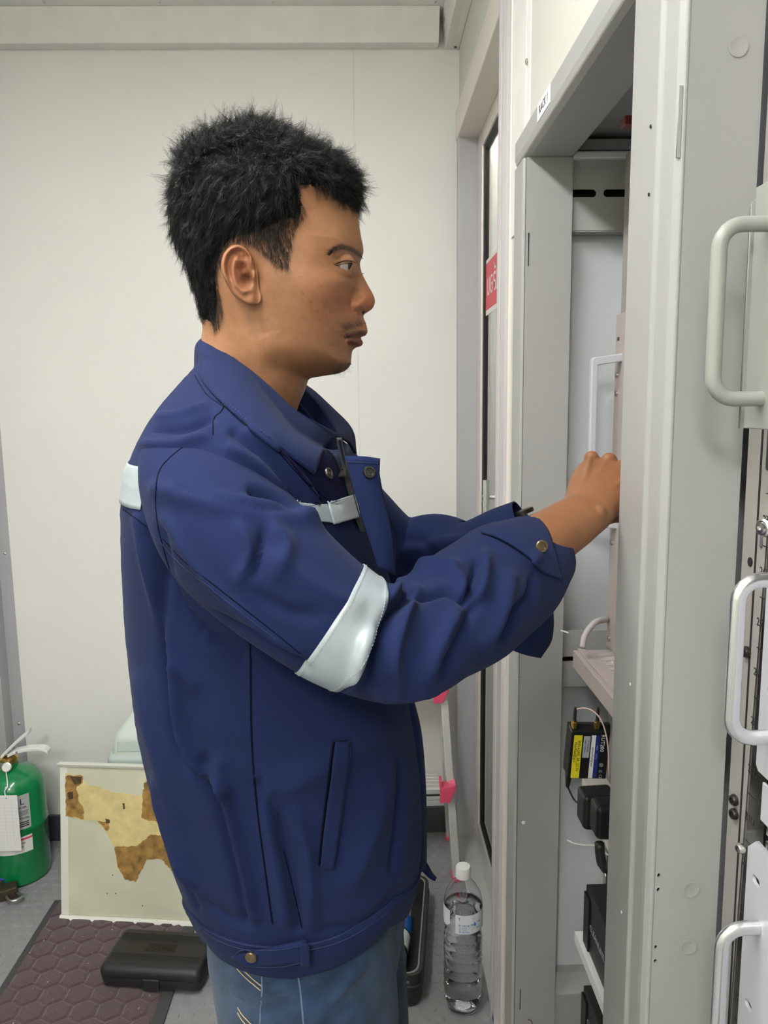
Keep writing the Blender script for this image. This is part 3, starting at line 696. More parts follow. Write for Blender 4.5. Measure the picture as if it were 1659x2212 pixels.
MB().hexa([pb(-.003, Hd, .006), pb(Wd+.003, Hd, .006), pb(Wd+.003, Hd, -.012), pb(-.003, Hd, -.012)], [pb(-.006, Hd+.008, .010), pb(Wd+.006, Hd+.008, .010), pb(Wd+.006, Hd+.008, -.012), pb(-.006, Hd+.008, -.012)]).build('flange', M_bedge, bt, bevel=.001)
MB().hexa([pb(0, 0, .0004), pb(.022, 0, .0004), pb(.022, 0, 0), pb(0, 0, 0)], [pb(0, Hd, .0004), pb(.020, Hd, .0004), pb(.020, Hd, 0), pb(0, Hd, 0)]).build('bare_edge', M_bedge, bt)
def bpx(cx, cy):
    """crop pixel of the photographed panel -> panel coordinates"""
    px, py = cx/3.0217, 1480+cy/3.0217
    d = ray(px, py); t = ((p00-EYE)@pn)/(d@pn); q = EYE+t*d-p00
    return q@pu, q@pv
def patch(pts, m, name, d, jag=.0012):
    pp = [bpx(*p) for p in pts]; out = []
    for i, p in enumerate(pp):
        q = pp[(i+1) % len(pp)]; n = max(2, int(math.hypot(q[0]-p[0], q[1]-p[1])/.006))
        for k in range(n):
            t = k/n; out.append((p[0]+(q[0]-p[0])*t+rnd.uniform(-jag, jag), p[1]+(q[1]-p[1])*t+rnd.uniform(-jag, jag)))
    out = [(min(max(a, .0), Wd-.002), b) for a, b in out]
    holed_plate(name, out, [], pb(0, 0, d), pu, pv, .0004, m, bt)
M_glue = mat('yellow_dried_adhesive', (.66, .50, .20), .38, var=.22, vscale=26, bump=.8, bscale=70)
M_gold = mat('pale_yellow_adhesive', (.70, .58, .27), .38, var=.12, vscale=30, bump=.9, bscale=60)
M_brn = mat('brown_torn_adhesive', (.33, .19, .055), .55, var=.45, vscale=45, bump=.7, bscale=120)
patch([(425, 575), (540, 590), (560, 650), (640, 660), (740, 700), (930, 722), (950, 620), (990, 605), (1060, 620), (1400, 690), (1400, 1230), (1205, 1232), (1130, 1220), (1050, 1130), (960, 1140), (885, 1280), (820, 1265), (765, 1185), (745, 1060), (690, 950), (630, 885), (545, 880), (430, 850)], M_gold, 'adhesive_patch', .0006)
for pts in ([(428, 590), (540, 590), (545, 640), (500, 660), (520, 760), (548, 800), (545, 872), (432, 850)],
            [(940, 640), (990, 606), (1060, 640), (1040, 720), (1005, 740), (1070, 850), (1060, 895), (960, 880), (925, 860), (930, 760)],
            [(750, 1050), (900, 1050), (985, 970), (1150, 1000), (1400, 1040), (1400, 1226), (1205, 1232), (1130, 1220), (1050, 1130), (960, 1140), (885, 1280), (820, 1265), (765, 1185)],
            [(640, 885), (700, 890), (720, 935), (690, 950)]):
    patch(pts, M_brn, 'adhesive_patch', .0010, .0022)
M_stain = mat('dark_stain', (.085, .055, .028), .7, var=.5, vscale=60)
for pts in ([(455, 592), (535, 598), (530, 640), (490, 648)], [(440, 700), (480, 690), (478, 740), (450, 745)], [(690, 870), (715, 875), (718, 900), (696, 900)], [(800, 770), (815, 765), (818, 805), (805, 808)], [(1030, 630), (1055, 640), (1050, 668), (1034, 665)]):
    patch(pts, M_stain, 'stain', .0014, .001)
for cx, cy in ((600, 1515), (650, 1520), (510, 1510), (570, 1523), (755, 1360), (700, 1360), (930, 1440), (735, 1240)):
    a, b = bpx(cx, cy); holed_plate('stain', [(a+.0016*cos(i*pi/3), b+.0024*sin(i*pi/3)) for i in range(6)], [], pb(0, 0, .0003), pu, pv, .0002, M_stain, bt)

# ---- bin with a domed swing lid, behind the panel
M_bin = mat('grey_green_plastic', (.50, .57, .55), .35)
M_binl = mat('pale_grey_green_plastic', (.60, .67, .62), .35)
by0, by1 = 2.04, 2.32
bl0 = xpx(226, 1640, by0); bx0, bx1 = bl0, bl0+.36
bn = thing('waste_bin', 'pale grey-green plastic bin with domed lid behind the leaning panel', 'bin', ((bx0+bx1)/2, 2.18, 0))
zr = zpx(226, 1652, by0)
def rrect(x0, x1, y0, y1, r, n=5):
    pts = []
    for cx, cy, a0 in ((x1-r, y1-r, 0), (x0+r, y1-r, 90), (x0+r, y0+r, 180), (x1-r, y0+r, 270)):
        for i in range(n+1):
            a = radians(a0+90*i/n); pts.append((cx+r*cos(a), cy+r*sin(a)))
    return pts
def loft(rings, m, name, par, **k):
    mb = MB(); n = len(rings[0]); vs = [p for r in rings for p in r]; fs = []
    for i in range(len(rings)-1):
        for j in range(n): fs.append((i*n+j, i*n+(j+1) % n, (i+1)*n+(j+1) % n, (i+1)*n+j))
    fs += [tuple(range(n))[::-1], tuple((len(rings)-1)*n+j for j in range(n))]
    return mb.add(vs, fs).build(name, m, par, **k)
def rring(i, z, r=.03): return [(a, b, z) for a, b in rrect(bx0+i, bx1-i, by0+i*.8, by1-i*.8, max(.006, r))]
loft([rring(.045, 0), rring(.02, zr-.06), rring(.016, zr-.005)], M_bin, 'body', bn, auto=50)
loft([rring(.004, zr-.012), rring(0, zr-.006), rring(-.001, zr+.010), rring(.003, zr+.018), rring(.012, zr+.022)], M_bin, 'rim', bn, auto=60)
ztl = zpx(290, 1530, 2.12)
loft([rring(.012, zr+.018, .028), rring(.016, zr+.06, .026), rring(.024, zr+.078, .024), rring(.05, ztl-.02, .02), rring(.065, ztl-.004, .02), rring(.08, ztl, .02)], M_binl, 'lid', bn, auto=60)
MB().hexa([(bx0+.030, by0+.0085, zr+.030), (bx1-.030, by0+.0085, zr+.030), (bx1-.030, by0+.02, zr+.03), (bx0+.030, by0+.02, zr+.03)], [(bx0+.034, by0+.0115, zr+.066), (bx1-.034, by0+.0115, zr+.066), (bx1-.034, by0+.03, zr+.066), (bx0+.034, by0+.03, zr+.066)]).build('swing_flap', M_bin, bn, bevel=.004)

# ---- green fire extinguisher
ec = np.array([-1.068, 2.175, 0.])
M_green = mat('green_gloss_paint', (.004, .22, .065), .22, coat=.5)
ex = thing('fire_extinguisher', 'green fire extinguisher with white levers and hanging tag in the left corner', 'fire extinguisher', ec)
RE = .087; zT = .338
MB().lathe([(RE-.012, 0), (RE-.002, .006), (RE, .02), (RE, .165), (RE+.0015, .168), (RE+.0015, .176), (RE-.001, .180), (RE-.001, zT-.055), (RE-.008, zT-.030), (RE-.026, zT-.010), (RE-.052, zT), (.018, zT+.006), (.018, zT+.016)], ec, 48).build('cylinder', M_green, ex, auto=50)
nk = ec+[-.004, 0, zT+.006]
MB().lathe([(.02, 0), (.02, .014), (.024, .016), (.024, .026), (.014, .03)], nk, 20).build('valve', M_brass, ex, auto=40)
MB().tube([nk+[-.01, -.01, .022], nk+[-.05, -.014, .022], nk+[-.09, -.01, .01]], .007, 12).build('valve_outlet', M_brass, ex, smooth=True)
gp = nk+[.004, -.024, .008]
MB().lathe([(.013, 0), (.0145, .004), (.0145, .012), (.012, .013)], gp, 24, (0.15, -1, .25)).build('gauge', M_steel, ex, auto=40)
MB().lathe([(.0115, 0), (.0115, .0006)], gp+np.array([.15, -1, .25])*.0131, 24, (.15, -1, .25)).build('gauge_dial', M_white, ex)
def lever(pts, ws, th, name):
    mb = MB(); r = []
    for (x, z), wd in zip(pts, ws):
        r.append([nk+[x, -wd/2, z], nk+[x, wd/2, z], nk+[x, wd/2, z+th], nk+[x, -wd/2, z+th]])
    vs = [p for q in r for p in q]; fs = [(0, 1, 2, 3)]; n = len(r)
    for i in range(n-1):
        for j in range(4): fs.append((i*4+j, i*4+(j+1) % 4, i*4+4+(j+1) % 4, i*4+4+j))
    fs.append(tuple((n-1)*4+j for j in range(4)))
    mb.add(vs, fs).build(name, M_whitep, ex, bevel=.002)
lever([(-.02, .024), (0, .044), (.03, .072), (.062, .098), (.068, .106)], [.028, .03, .026, .024, .018], .012, 'squeeze_lever')
lever([(0, .030), (.02, .040), (.055, .047), (.09, .049), (.108, .046), (.118, .036)], [.03, .03, .028, .028, .028, .026], .010, 'carry_handle')
MB().lathe([(.003, -.02), (.003, .02)], nk+[-.002, 0, .042], 8, (0, 1, 0)).lathe([(.003, -.02), (.003, .02)], nk+[.03, 0, .048], 8, (0, 1, 0)).build('pin', M_steel, ex)
# printed labels on the cylinder
def curved_label(a0, a1, z0, z1, m, name, dr=.0004, par=None):
    G = [[ec+[(RE+dr)*cos(a), (RE+dr)*sin(a), z] for z in (z0, z1)] for a in np.linspace(radians(a0), radians(a1), 12)]
    return MB().grid(G).build(name, m, par or ex, smooth=True)
M_lab = mat('silver_grey_label', (.50, .52, .52), .4)
l1 = curved_label(-120, -38, .180, .285, M_lab, 'main_label')
def ctext(body, size, a, z, m, par):
    a = radians(a); r = RE+.0008
    text(body, size, ec+[r*cos(a), r*sin(a), z], (-sin(a), cos(a), 0), (0, 0, 1), m, par)
for ch, a in (('H', -90), ('A', -69), ('L', -52)): ctext(ch, .026, a, .264, M_ink, l1)
ctext('FIRE KILLER', .008, -58, .247, M_ink, l1); ctext('HALOTRON', .0095, -58, .214, M_ink, l1)
for k in range(4): curved_label(-72, -42, .223+k*.004, .2242+k*.004, M_ink, 'label_line', .0007, l1)
for k in range(3): curved_label(-72, -42, .188+k*.006, .191+k*.006, M_gunm, 'label_line', .0007, l1)
l2 = curved_label(-120, -38, .108, .158, M_white, 'lower_label', .0004)
curved_label(-120, -38, .147, .153, M_red, 'label_band', .0007, l2)
ctext('CALL 02-000', .006, -62, .138, M_ink, l2); ctext('SERVICE', .006, -62, .127, M_ink, l2)
# tag on a string
tg = thing('inspection_tag', 'white inspection card with ruled columns hanging from the green extinguisher', 'tag', ec+[-.03, -RE-.014, .1])
cx_, cy_ = ec[0]-.03, ec[1]-RE-.012
z1_, z0_ = zpx(20, 1718, cy_), zpx(20, 1838, cy_); xr_ = xpx(42, 1780, cy_)
holed_plate('card', rect2d(xr_-.105, z0_, xr_, z1_), [[(xpx(13, 1725, cy_)+.002*cos(i*pi/5), z1_-.008+.002*sin(i*pi/5)) for i in range(10)]], (0, cy_, 0), (1, 0, 0), (0, 0, 1), .0006, M_white, tg)
M_pale = mat('pale_ruling', (.62, .58, .62), .6)
for dx in (.018, .038, .060): box('ruled_line', (xr_-dx-.0003, cy_-.0006, z0_+.018), (xr_-dx+.0003, cy_-.0004, z1_-.018), M_pale, tg)
for k in range(12): box('ruled_line', (xr_-.1, cy_-.0006, z1_-.018-k*.0105), (xr_-.002, cy_-.0004, z1_-.0177-k*.0105), M_pale, tg)
a = np.array([xpx(13, 1724, cy_), cy_-.001, z1_-.007]); b = gp+[0, -.012, -.008]
MB().tube(catmull([b, (a*.55+b*.45)+[.006, -.003, 0], (a*.75+b*.25)+[-.003, 0, .0], a], 5), .0017, 8).lathe([(.001, -.003), (.0045, 0), (.001, .004)], a*.62+b*.38+[.002, -.002, 0], 10).build('string', M_whitep, tg, smooth=True)

# ---- padlocks at the left edge
pk = P(18, 1925, Z=.018)
pl = thing('padlock', 'brown metal padlock with open chrome shackle on the grey floor by the extinguisher', 'padlock', pk)
M_lock = mat('dull_brown_metal', (.085, .065, .045), .45, metal=.6, bump=.3, bscale=200)
MB().box((-.024, -.02, -.017), (.024, .02, .017)).build('body', M_lock, pl, bevel=.004)
sh_ = MB().tube([(.018, -.018, 0), (.026, -.03, 0)]+[(.012+.019*cos(a)*1.0+.004, -.04-.018*sin(a), 0) for a in np.linspace(.2, pi-.2, 9)]+[(-.006, -.03, 0), (-.004, -.018, 0)], .004, 10).build('shackle', M_steel, pl, smooth=True)
for o in (pl.children): o.matrix_parent_inverse = Matrix.Identity(4)
pl.rotation_euler = (0, 0, radians(28))
pk2 = P(-4, 1908, Z=.02)
pl2 = thing('padlock', 'second padlock with blue bumper half out of the picture at the left edge', 'padlock', pk2)
MB().box((-.02, -.018, -.016), (.02, .018, .016)).build('body', M_lock, pl2, bevel=.004)
MB().box((-.021, -.010, .0), (.021, .019, .018)).build('bumper', mat('blue_vinyl', (.03, .08, .42), .4), pl2, bevel=.004)
MB().tube([(.012*cos(a)+.012, -.018-.022*sin(a), 0) for a in np.linspace(0, pi, 9)], .0035, 10).build('shackle', M_steel, pl2, smooth=True)
for o in (pl2.children): o.matrix_parent_inverse = Matrix.Identity(4)

# ---- closed black blow-moulded case
cA, cB = P(213, 2089, Z=.066), P(430, 2103, Z=.066)
cu_ = cB-cA; cu_[2] = 0; cw = np.linalg.norm(cu_); cu_ = cu_/cw; cv = np.array([-cu_[1], cu_[0], 0])
cd_ = float(np.linalg.norm((P(264, 1999, Z=.066)-cA)[:2]))*.97
c0 = np.array([cA[0], cA[1], 0.0098])
cs_ = thing('tool_case', 'closed flat black plastic tool case with ribbed lid on the plum mat', 'tool case', c0+cu_*cw/2+cv*cd_/2)
def cp(a, b, z): return c0+cu_*a+cv*b+[0, 0, z]
def cring(i, z, r=.014): return [cp(a, b, z) for a, b in rrect(i, cw-i, i, cd_-i, r)]
loft([cring(.012, 0), cring(.003, .006), cring(0, .026), cring(.0005, .0295)], M_blackp, 'base', cs_, auto=45)
HT = .058
loft([cring(.0005, .0305), cring(-.001, .034), cring(-.001, .045), cring(.003, .053), cring(.010, HT)], M_blackp, 'lid', cs_, auto=45)
for b0 in list(np.linspace(.20, .33, 6))+list(np.linspace(.69, .82, 6)):
    b = b0*cd_
    MB().hexa([cp(.012, b, HT-.001), cp(cw-.012, b, HT-.001), cp(cw-.012, b+.0030, HT-.001), cp(.012, b+.0030, HT-.001)], [cp(.013, b+.0005, HT+.0012), cp(cw-.013, b+.0005, HT+.0012), cp(cw-.013, b+.0025, HT+.0012), cp(.013, b+.0025, HT+.0012)]).build('rib', M_blackp, cs_)
bx_ = [(.36*cw, .42*cd_), (.66*cw, .42*cd_), (.66*cw, .62*cd_), (.36*cw, .62*cd_)]
pl_ = MB().hexa([cp(a, b, HT-.001) for a, b in bx_], [cp(a, b, HT+.0008) for a, b in bx_]).build('name_plate', M_blackg, cs_, bevel=.001)
text('Kewni', .021, cp(.52*cw, .52*cd_, HT+.0012), cu_, cv, M_blackp, pl_, th=.0012)
fr = .5; MB().hexa([cp(.44*cw, -.005, .004), cp(.60*cw, -.005, .004), cp(.60*cw, .002, .004), cp(.44*cw, .002, .004)], [cp(.44*cw, -.004, .032), cp(.60*cw, -.004, .032), cp(.60*cw, .003, .034), cp(.44*cw, .003, .034)]).build('latch', M_blackp, cs_, bevel=.0015)

# ---- open black box with cans and tools, behind the man's legs
bA, bB = P(458, 2083, Z=.085), P(912, 2112, Z=.085)
bu = bB-bA; bu[2] = 0; bw = np.linalg.norm(bu); bu = bu/bw; bv = np.array([-bu[1], bu[0], 0]); bd = .385; HB = .085
q0_ = np.array([bA[0], bA[1], 0.0016])
ob = thing('tool_box', 'open black tool box holding cans and tools, on the floor behind the legs', 'tool box', q0_+bu*bw/2+bv*bd/2)
def op(a, b, z): return q0_+bu*a+bv*b+[0, 0, z]
def oring(i, z, r=.03): return [op(a, b, z) for a, b in rrect(i, bw-i, i, bd-i, r)]
rings = [oring(.014, 0), oring(.004, .008), oring(.001, .05), oring(-.002, .052), oring(-.002, .057), oring(0, .059), oring(0, HB-.004), oring(.001, HB), oring(.007, HB), oring(.008, HB-.004), oring(.010, .010)]
loft(rings, M_blackp, 'tray', ob, auto=45)
mb_ = MB(); n_ = 24
for i_, zz_ in ((.0085, HB+.0005), (.0100, HB+.0022), (.0125, HB+.0005)):
    mb_.v += [tuple(p) for p in oring(i_, zz_, .026)]
for k in range(2):
    for j in range(n_): mb_.f.append((k*n_+j, k*n_+(j+1) % n_, (k+1)*n_+(j+1) % n_, (k+1)*n_+j))
mb_.build('rim_bead', mat('grey_rim', (.2, .2, .2), .35), ob, smooth=True)
for k in range(5):
    a = bw-.095+k*.0145; MB().hexa([op(a, -.0008, HB-.018), op(a+.007, -.0008, HB-.018), op(a+.007, .003, HB-.018), op(a, .003, HB-.018)], [op(a, -.0008, HB-.012), op(a+.007, -.0008, HB-.012), op(a+.007, .003, HB-.012), op(a, .003, HB-.012)]).build('raised_mark', MATS['grey_rim'], ob)
for a in (.09, bw-.07):
    MB().hexa([op(a, bd-.001, .045), op(a+.04, bd-.001, .045), op(a+.04, bd+.008, .045), op(a, bd+.008, .045)], [op(a, bd-.001, HB+.012), op(a+.04, bd-.001, HB+.012), op(a+.04, bd+.008, HB+.012), op(a, bd+.008, HB+.012)]).build('hinge', M_blackp, ob, bevel=.002)
# spray can lying front to back, base towards the viewer
M_cblue = mat('bright_blue_print', (.01, .25, .62), .3); M_cwhite = mat('white_can_print', (.72, .74, .74), .3)
M_can = mat('grey_can_metal', (.28, .28, .27), .3, metal=.9)
rc = .033
base = op(bw-.078, .040, .012+rc+.012); d_ = nrm(bv*1.0+np.array([0, 0, -.02])+bu*.06)
sc_ = thing('spray_can', 'blue and white spray can lying in the tool box, domed metal base towards viewer', 'can', base)
for n, prof, m in (('base_cup', [(.010, .002), (rc*.8, .0015), (rc*.95, -.001), (rc, .003), (rc, .012)], M_can), ('blue_band', [(rc-.0003, .012), (rc-.0003, .058)], M_cblue), ('black_band', [(rc-.0003, .058), (rc-.0003, .074)], M_ink), ('white_label', [(rc-.0003, .074), (rc-.0003, .125)], M_cwhite), ('black_ring', [(rc-.0002, .125), (rc-.0002, .131)], M_ink), ('blue_shoulder', [(rc-.0003, .131), (rc-.0003, .185), (rc-.006, .196), (.016, .204)], mat('deep_blue_print', (.02, .12, .42), .3)), ('cap', [(.022, .200), (.022, .235), (.018, .24)], M_whitep)):
    MB().lathe(prof, base, 36, d_, caps=(n in ('cap',))).build(n, m, sc_, auto=40)
MB().lathe([(.001, .004), (rc*.5, .0055), (rc*.78, .003)], base, 30, d_, caps=False).build('concave_base', M_can, sc_, smooth=True)
t_ax = nrm(np.cross(d_, [0, 0, 1])); up_ = np.cross(t_ax, d_)
text('spray', .016, base+d_*.04+up_*(rc+.0006), t_ax, d_, M_white, sc_)
text('MULTI USE', .011, base+d_*.10+up_*(rc+.0006), d_, -t_ax, M_cblue, sc_)
# dark can beside it and an upright tape roll
b2_ = op(bw-.150, .075, .012+.028)
dk = thing('spray_can', 'dark grey can lying next to the blue can, partly hidden by jacket hem', 'can', b2_)
MB().lathe([(.020, 0), (.026, .003), (.0275, .008), (.0275, .15), (.018, .165)], b2_, 28, nrm(bv+bu*-.15)).build('can_body', M_can, dk, auto=40)
MB().lathe([(.0278, .05), (.0278, .11)], b2_, 28, nrm(bv+bu*-.15), caps=False).build('can_label', M_cblue, dk, smooth=True)
tr = op(bw-.138, .026, .012)
tp = thing('tape_roll', 'black tape roll with grey printed rim standing at the front of the tool box', 'tape roll', tr)
ta = nrm(np.array([0, -1, .75])); tc_ = op(bw-.138, .040, .05)
MB().lathe([(.020, -.009), (.0285, -.009), (.0285, .009), (.020, .009), (.020, -.009)], tc_, 32, ta, caps=False).build('tape', M_blackg, tp, auto=40)
MB().lathe([(.0262, .0092), (.0285, .0092), (.0287, .0085)], tc_, 32, ta, caps=False).build('pale_rim', M_whitep, tp, smooth=True)
MB().lathe([(.001, -.006), (.0198, -.006)], tc_, 24, ta, caps=False).build('core', M_dark, tp)
tx_ = np.array([1., 0, 0]); ty_ = np.cross(ta, tx_)
for k, ch in enumerate('PVC TAPE'):
    an = radians(150-k*16); text(ch, .006, tc_+ta*.0095+tx_*.0232*cos(an)+ty_*.0232*sin(an), tx_*cos(an-pi/2)+ty_*sin(an-pi/2), tx_*cos(an)+ty_*sin(an), M_grl, tp)
# tools at the left end
mk = op(.055, .06, .03)
tw = thing('glue_tube', 'white tube with red cap standing in the left end of the tool box', 'tube', mk)
MB().lathe([(.018, 0), (.018, .002), (.0165, .012)], op(.062, .028, .028), 20, nrm(bv+np.array([0, 0, .5]))).build('cap', mat('red_plastic', (.62, .05, .06), .4), tw, auto=40)
MB().lathe([(.016, .012), (.018, .09), (.012, .11)], op(.062, .028, .028), 20, nrm(bv+np.array([0, 0, .5]))).build('tube_body', mat('pale_lilac_plastic', (.62, .62, .76), .4), tw, auto=40)
mk = op(.03, .09, .03)
bk = thing('screwdriver', 'blue handled screwdriver in the left end of the tool box', 'screwdriver', mk)
MB().lathe([(.006, 0), (.011, .004), (.012, .03), (.009, .06), (.011, .075), (.006, .085)], mk, 16, nrm(bv*.6+np.array([0, 0, .8]))).build('handle', mat('blue_tool_plastic', (.02, .06, .42), .3), bk, auto=50)
MB().lathe([(.0028, .085), (.0028, .13)], mk, 10, nrm(bv*.6+np.array([0, 0, .8]))).build('blade', M_steel, bk)

# ---- water bottle
wc = np.array([.205, 1.615, .0016])
M_pet = mat('clear_bottle_plastic', (.97, .98, 1.), .03, trans=1., ior=1.18, spec=.6)
M_water = mat('water', (.97, .985, 1.), .0, trans=1., ior=1.33)
wt = thing('water_bottle', 'clear plastic water bottle with white cap standing by the door sill', 'bottle', wc)
RB = .0445; HBt = .322
prof = [(.012, .006), (.028, .0), (.038, .004), (RB-.002, .018)]
z = .018
while z < .162:
    prof += [(RB, z+.006), (RB, z+.014), (RB-.0022, z+.020), (RB-.0022, z+.0225)]; z += .024
prof += [(RB-.002, z+.004), (RB-.0045, z+.014), (RB-.001, z+.024), (RB, z+.03), (RB, z+.076), (RB-.001, z+.082), (RB-.005, z+.098), (.030, z+.115), (.018, z+.130), (.0145, z+.138), (.0145, z+.146)]
def wob(prof, n=48, lobes=True):
    mb = MB(); mb.lathe(prof, wc, n)
    out = []
    for (x, y, z_) in mb.v:
        d = math.hypot(x-wc[0], y-wc[1]); a = atan2(y-wc[1], x-wc[0]); h = z_-wc[2]; k = 1.
        if .02 < h < .165: k += .012*sin(5*a+h*120)*sin(h*60+2*a)
        if h < .02: k += .05*cos(5*a)*(1-h/.02)*(d > .02)
        out.append((wc[0]+(x-wc[0])*k, wc[1]+(y-wc[1])*k, z_))
    mb.v = out; return mb
wob(prof).build('bottle', M_pet, wt, smooth=True, solid=.0005)
zl_ = z+.068
wp = [(max(.001, r-.0016), h+.001) for r, h in prof if h < zl_]; wp.append((RB-.002, zl_))
wob(wp).build('water', M_water, wt, smooth=True)
MB().lathe([(.017, z+.140), (.017, z+.160), (.0155, z+.1625)], wc, 40).lathe([(.0175, z+.137), (.0175, z+.140)], wc, 30).build('cap', M_whitep, wt, auto=40)
M_wlab = mat('white_translucent_label', (.80, .83, .88), .35)
G = [[wc+[(RB+.0006)*cos(a), (RB+.0006)*sin(a), zz_] for zz_ in (z+.024, z+.070)] for a in np.linspace(radians(-120), radians(60), 40)]
lb = MB().grid(G).build('label', M_wlab, wt, smooth=True)
G = [[wc+[(RB+.0006)*cos(a), (RB+.0006)*sin(a), zz_] for zz_ in (z+.05-.02*sin((a-radians(160))*2.5), z+.074)] for a in np.linspace(radians(165), radians(222), 14)]
MB().grid(G).build('label', M_wlab, wt, smooth=True)
M_lblue = mat('label_blue', (.05, .2, .55), .4)
def btext(body, size, a, zz_, m=M_lblue):
    """each letter wrapped round the bottle"""
    a = radians(a); r = RB+.0012
    for ch in body:
        if ch != ' ': text(ch, size, wc+[r*cos(a), r*sin(a), zz_], (-sin(a), cos(a), 0), (0, 0, 1), m, lb)
        a += size*.56/r
btext('Drinking Water', .0055, -108, z+.046); btext('Y', .009, -108, z+.061)
for k in range(3): btext('net content', .003, -108, z+.040-k*.004)
btext('600 ML PURE', .004, -108, z+.029)
a = radians(-62); r = RB+.0012
MB().lathe([(.0001, .0055), (.0014, .002), (.0023, -.0015), (.0018, -.0038), (.0001, -.0048)], wc+[r*cos(a), r*sin(a), z+.047], 12).build('drop_emblem', M_lblue, lb, smooth=True)
btext('PURE', .0045, -52, z+.049); btext('quality', .003, -54, z+.036)

# ---- aluminium step ladder with pink caps
ld = thing('step_ladder', 'small aluminium step ladder with pink plastic caps beside the glass door', 'ladder', (.1, 2.15, 0))
M_lad = mat('ladder_aluminium', (.70, .70, .69), .35, metal=.5)
M_pcap = mat('pink_plastic', (.85, .10, .20), .4)
fR = np.array([.245, 2.10, .0016]); tR = np.array([.215, 2.27, .66])
fL = fR+[-.36, 0, 0]; tL = tR+[-.30, 0, 0]
def railL(f, t, n):
    d = t-f; 
    mb = MB().hexa([f+[-.012, -.022, .01], f+[.012, -.022, .01], f+[.012, .022, .01], f+[-.012, .022, .01]], [t+[-.012, -.022, 0], t+[.012, -.022, 0], t+[.012, .022, 0], t+[-.012, .022, 0]])
    mb.build('side_rail', M_lad, ld, bevel=.003)
    box('foot_cap', f+[-.014, -.024, 0], f+[.014, .024, .012], M_pcap, ld, bevel=.002)
railL(fR, tR, 0); railL(fL, tL, 0)
for f, t in ((fR, tR), (fL, tL)):
    f2 = f+[0, .20, 0]; mb = MB().hexa([f2+[-.009, -.012, .01], f2+[.009, -.012, .01], f2+[.009, .012, .01], f2+[-.009, .012, .01]], [t+[-.009, .0, -.02], t+[.009, .0, -.02], t+[.009, .02, -.02], t+[-.009, .02, -.02]]); mb.build('rear_rail', M_lad, ld, bevel=.002)
    box('foot_cap', f2+[-.011, -.014, 0], f2+[.011, .014, .012], M_pcap, ld, bevel=.002)
for zt_s in (zpx(960, 1712, 2.09), zpx(945, 1500, 2.14)):
    k = zt_s/.66; c = fR*(1-k)+tR*k; l = fL*(1-k)+tL*k
    st_ = box('step', (l[0]+.012, c[1]-.055, zt_s-.040), (c[0]-.030, c[1]+.05, zt_s), M_lad, ld, bevel=.004)
    for i in range(5): box('tread_ridge', (l[0]+.012, c[1]-.05+i*.02, zt_s), (c[0]-.03, c[1]-.043+i*.02, zt_s+.0025), M_lad, st_)
    box('front_groove', (l[0]+.012, c[1]-.0556, zt_s-.024), (c[0]-.03, c[1]-.0545, zt_s-.018), M_gunm, st_)
    MB().prism([(-.034, -.046), (-.004, -.046), (.014, -.004), (.014, .012), (-.008, .004), (-.026, .004), (-.026, .022), (-.034, .022)], lambda a, b: (c[0]+a, c[1]-.058, zt_s+b), lambda a, b: (c[0]+a, c[1]-.02, zt_s+b)).build('step_cap', M_pcap, ld, bevel=.002)
    MB().prism([(.034, -.046), (.004, -.046), (-.014, -.004), (-.014, .012), (.008, .004), (.026, .004), (.026, .022), (.034, .022)], lambda a, b: (l[0]+a, c[1]-.058, zt_s+b), lambda a, b: (l[0]+a, c[1]-.02, zt_s+b)).build('step_cap', M_pcap, ld, bevel=.002)
MB().tube([P(957, 1590, Y=2.20), P(966, 1690, Y=2.16)], .0022, 8).build('brace_wire', M_gunm, ld)
for f, t in ((tL, tR),): box('top_bar', (tL[0]-.01, tL[1]-.03, .655), (tR[0]+.01, tR[1]+.03, .675), M_lad, ld, bevel=.004)

# ================================================================== THE MAN
YM = .80                                   # his median plane
def tps(pts, vals, lam=1e-3):
    p = np.array(pts, float)/100.0; n = len(p)
    def k(a, b):
        d2 = ((a[:, None]-b[None])**2).sum(-1); return np.where(d2 > 0, .5*d2*np.log(d2+1e-12), 0)
    A = np.zeros((n+3, n+3)); A[:n, :n] = k(p, p)+lam*np.eye(n); A[:n, n] = 1; A[:n, n+1:] = p; A[n:, :n] = A[:n, n:].T
    y = np.zeros(n+3); y[:n] = vals; c = np.linalg.solve(A, y)
    def f(q):
        q = np.asarray(q, float)/100.0; out = np.empty(len(q))
        for i in range(0, len(q), 8000):
            s = q[i:i+8000]; out[i:i+8000] = k(s, p)@c[:n]+c[n]+s@c[n+1:]
        return out
    return f
def segdist(q, poly, closed=False):
    """distance of points q to a polyline, and the parameter 0..1 along it"""
    q = np.asarray(q, float); poly = np.asarray(poly, float)
    if closed: poly = np.vstack([poly, poly[:1]])
    best = np.full(len(q), 1e9); par = np.zeros(len(q)); n = len(poly)-1
    for i in range(n):
        a, b = poly[i], poly[i+1]; ab = b-a; L2 = (ab@ab)+1e-12
        t = np.clip(((q-a)@ab)/L2, 0, 1); d = np.sqrt(((q-a-t[:, None]*ab)**2).sum(1))
        m = d < best; best[m] = d[m]; par[m] = (i+t[m])/n
    return best, par
def inside(q, poly):
    q = np.asarray(q, float); x, y = q[:, 0], q[:, 1]; r = np.zeros(len(q), bool); n = len(poly); j = n-1
    for i in range(n):
        xi, yi = poly[i]; xj, yj = poly[j]
        c = ((yi > y) != (yj > y)) & (x < (xj-xi)*(y-yi)/(yj-yi+1e-12)+xi); r ^= c; j = i
    return r
def sstep(a, b, x):
    t = np.clip((x-a)/(b-a), 0, 1); return t*t*(3-2*t)

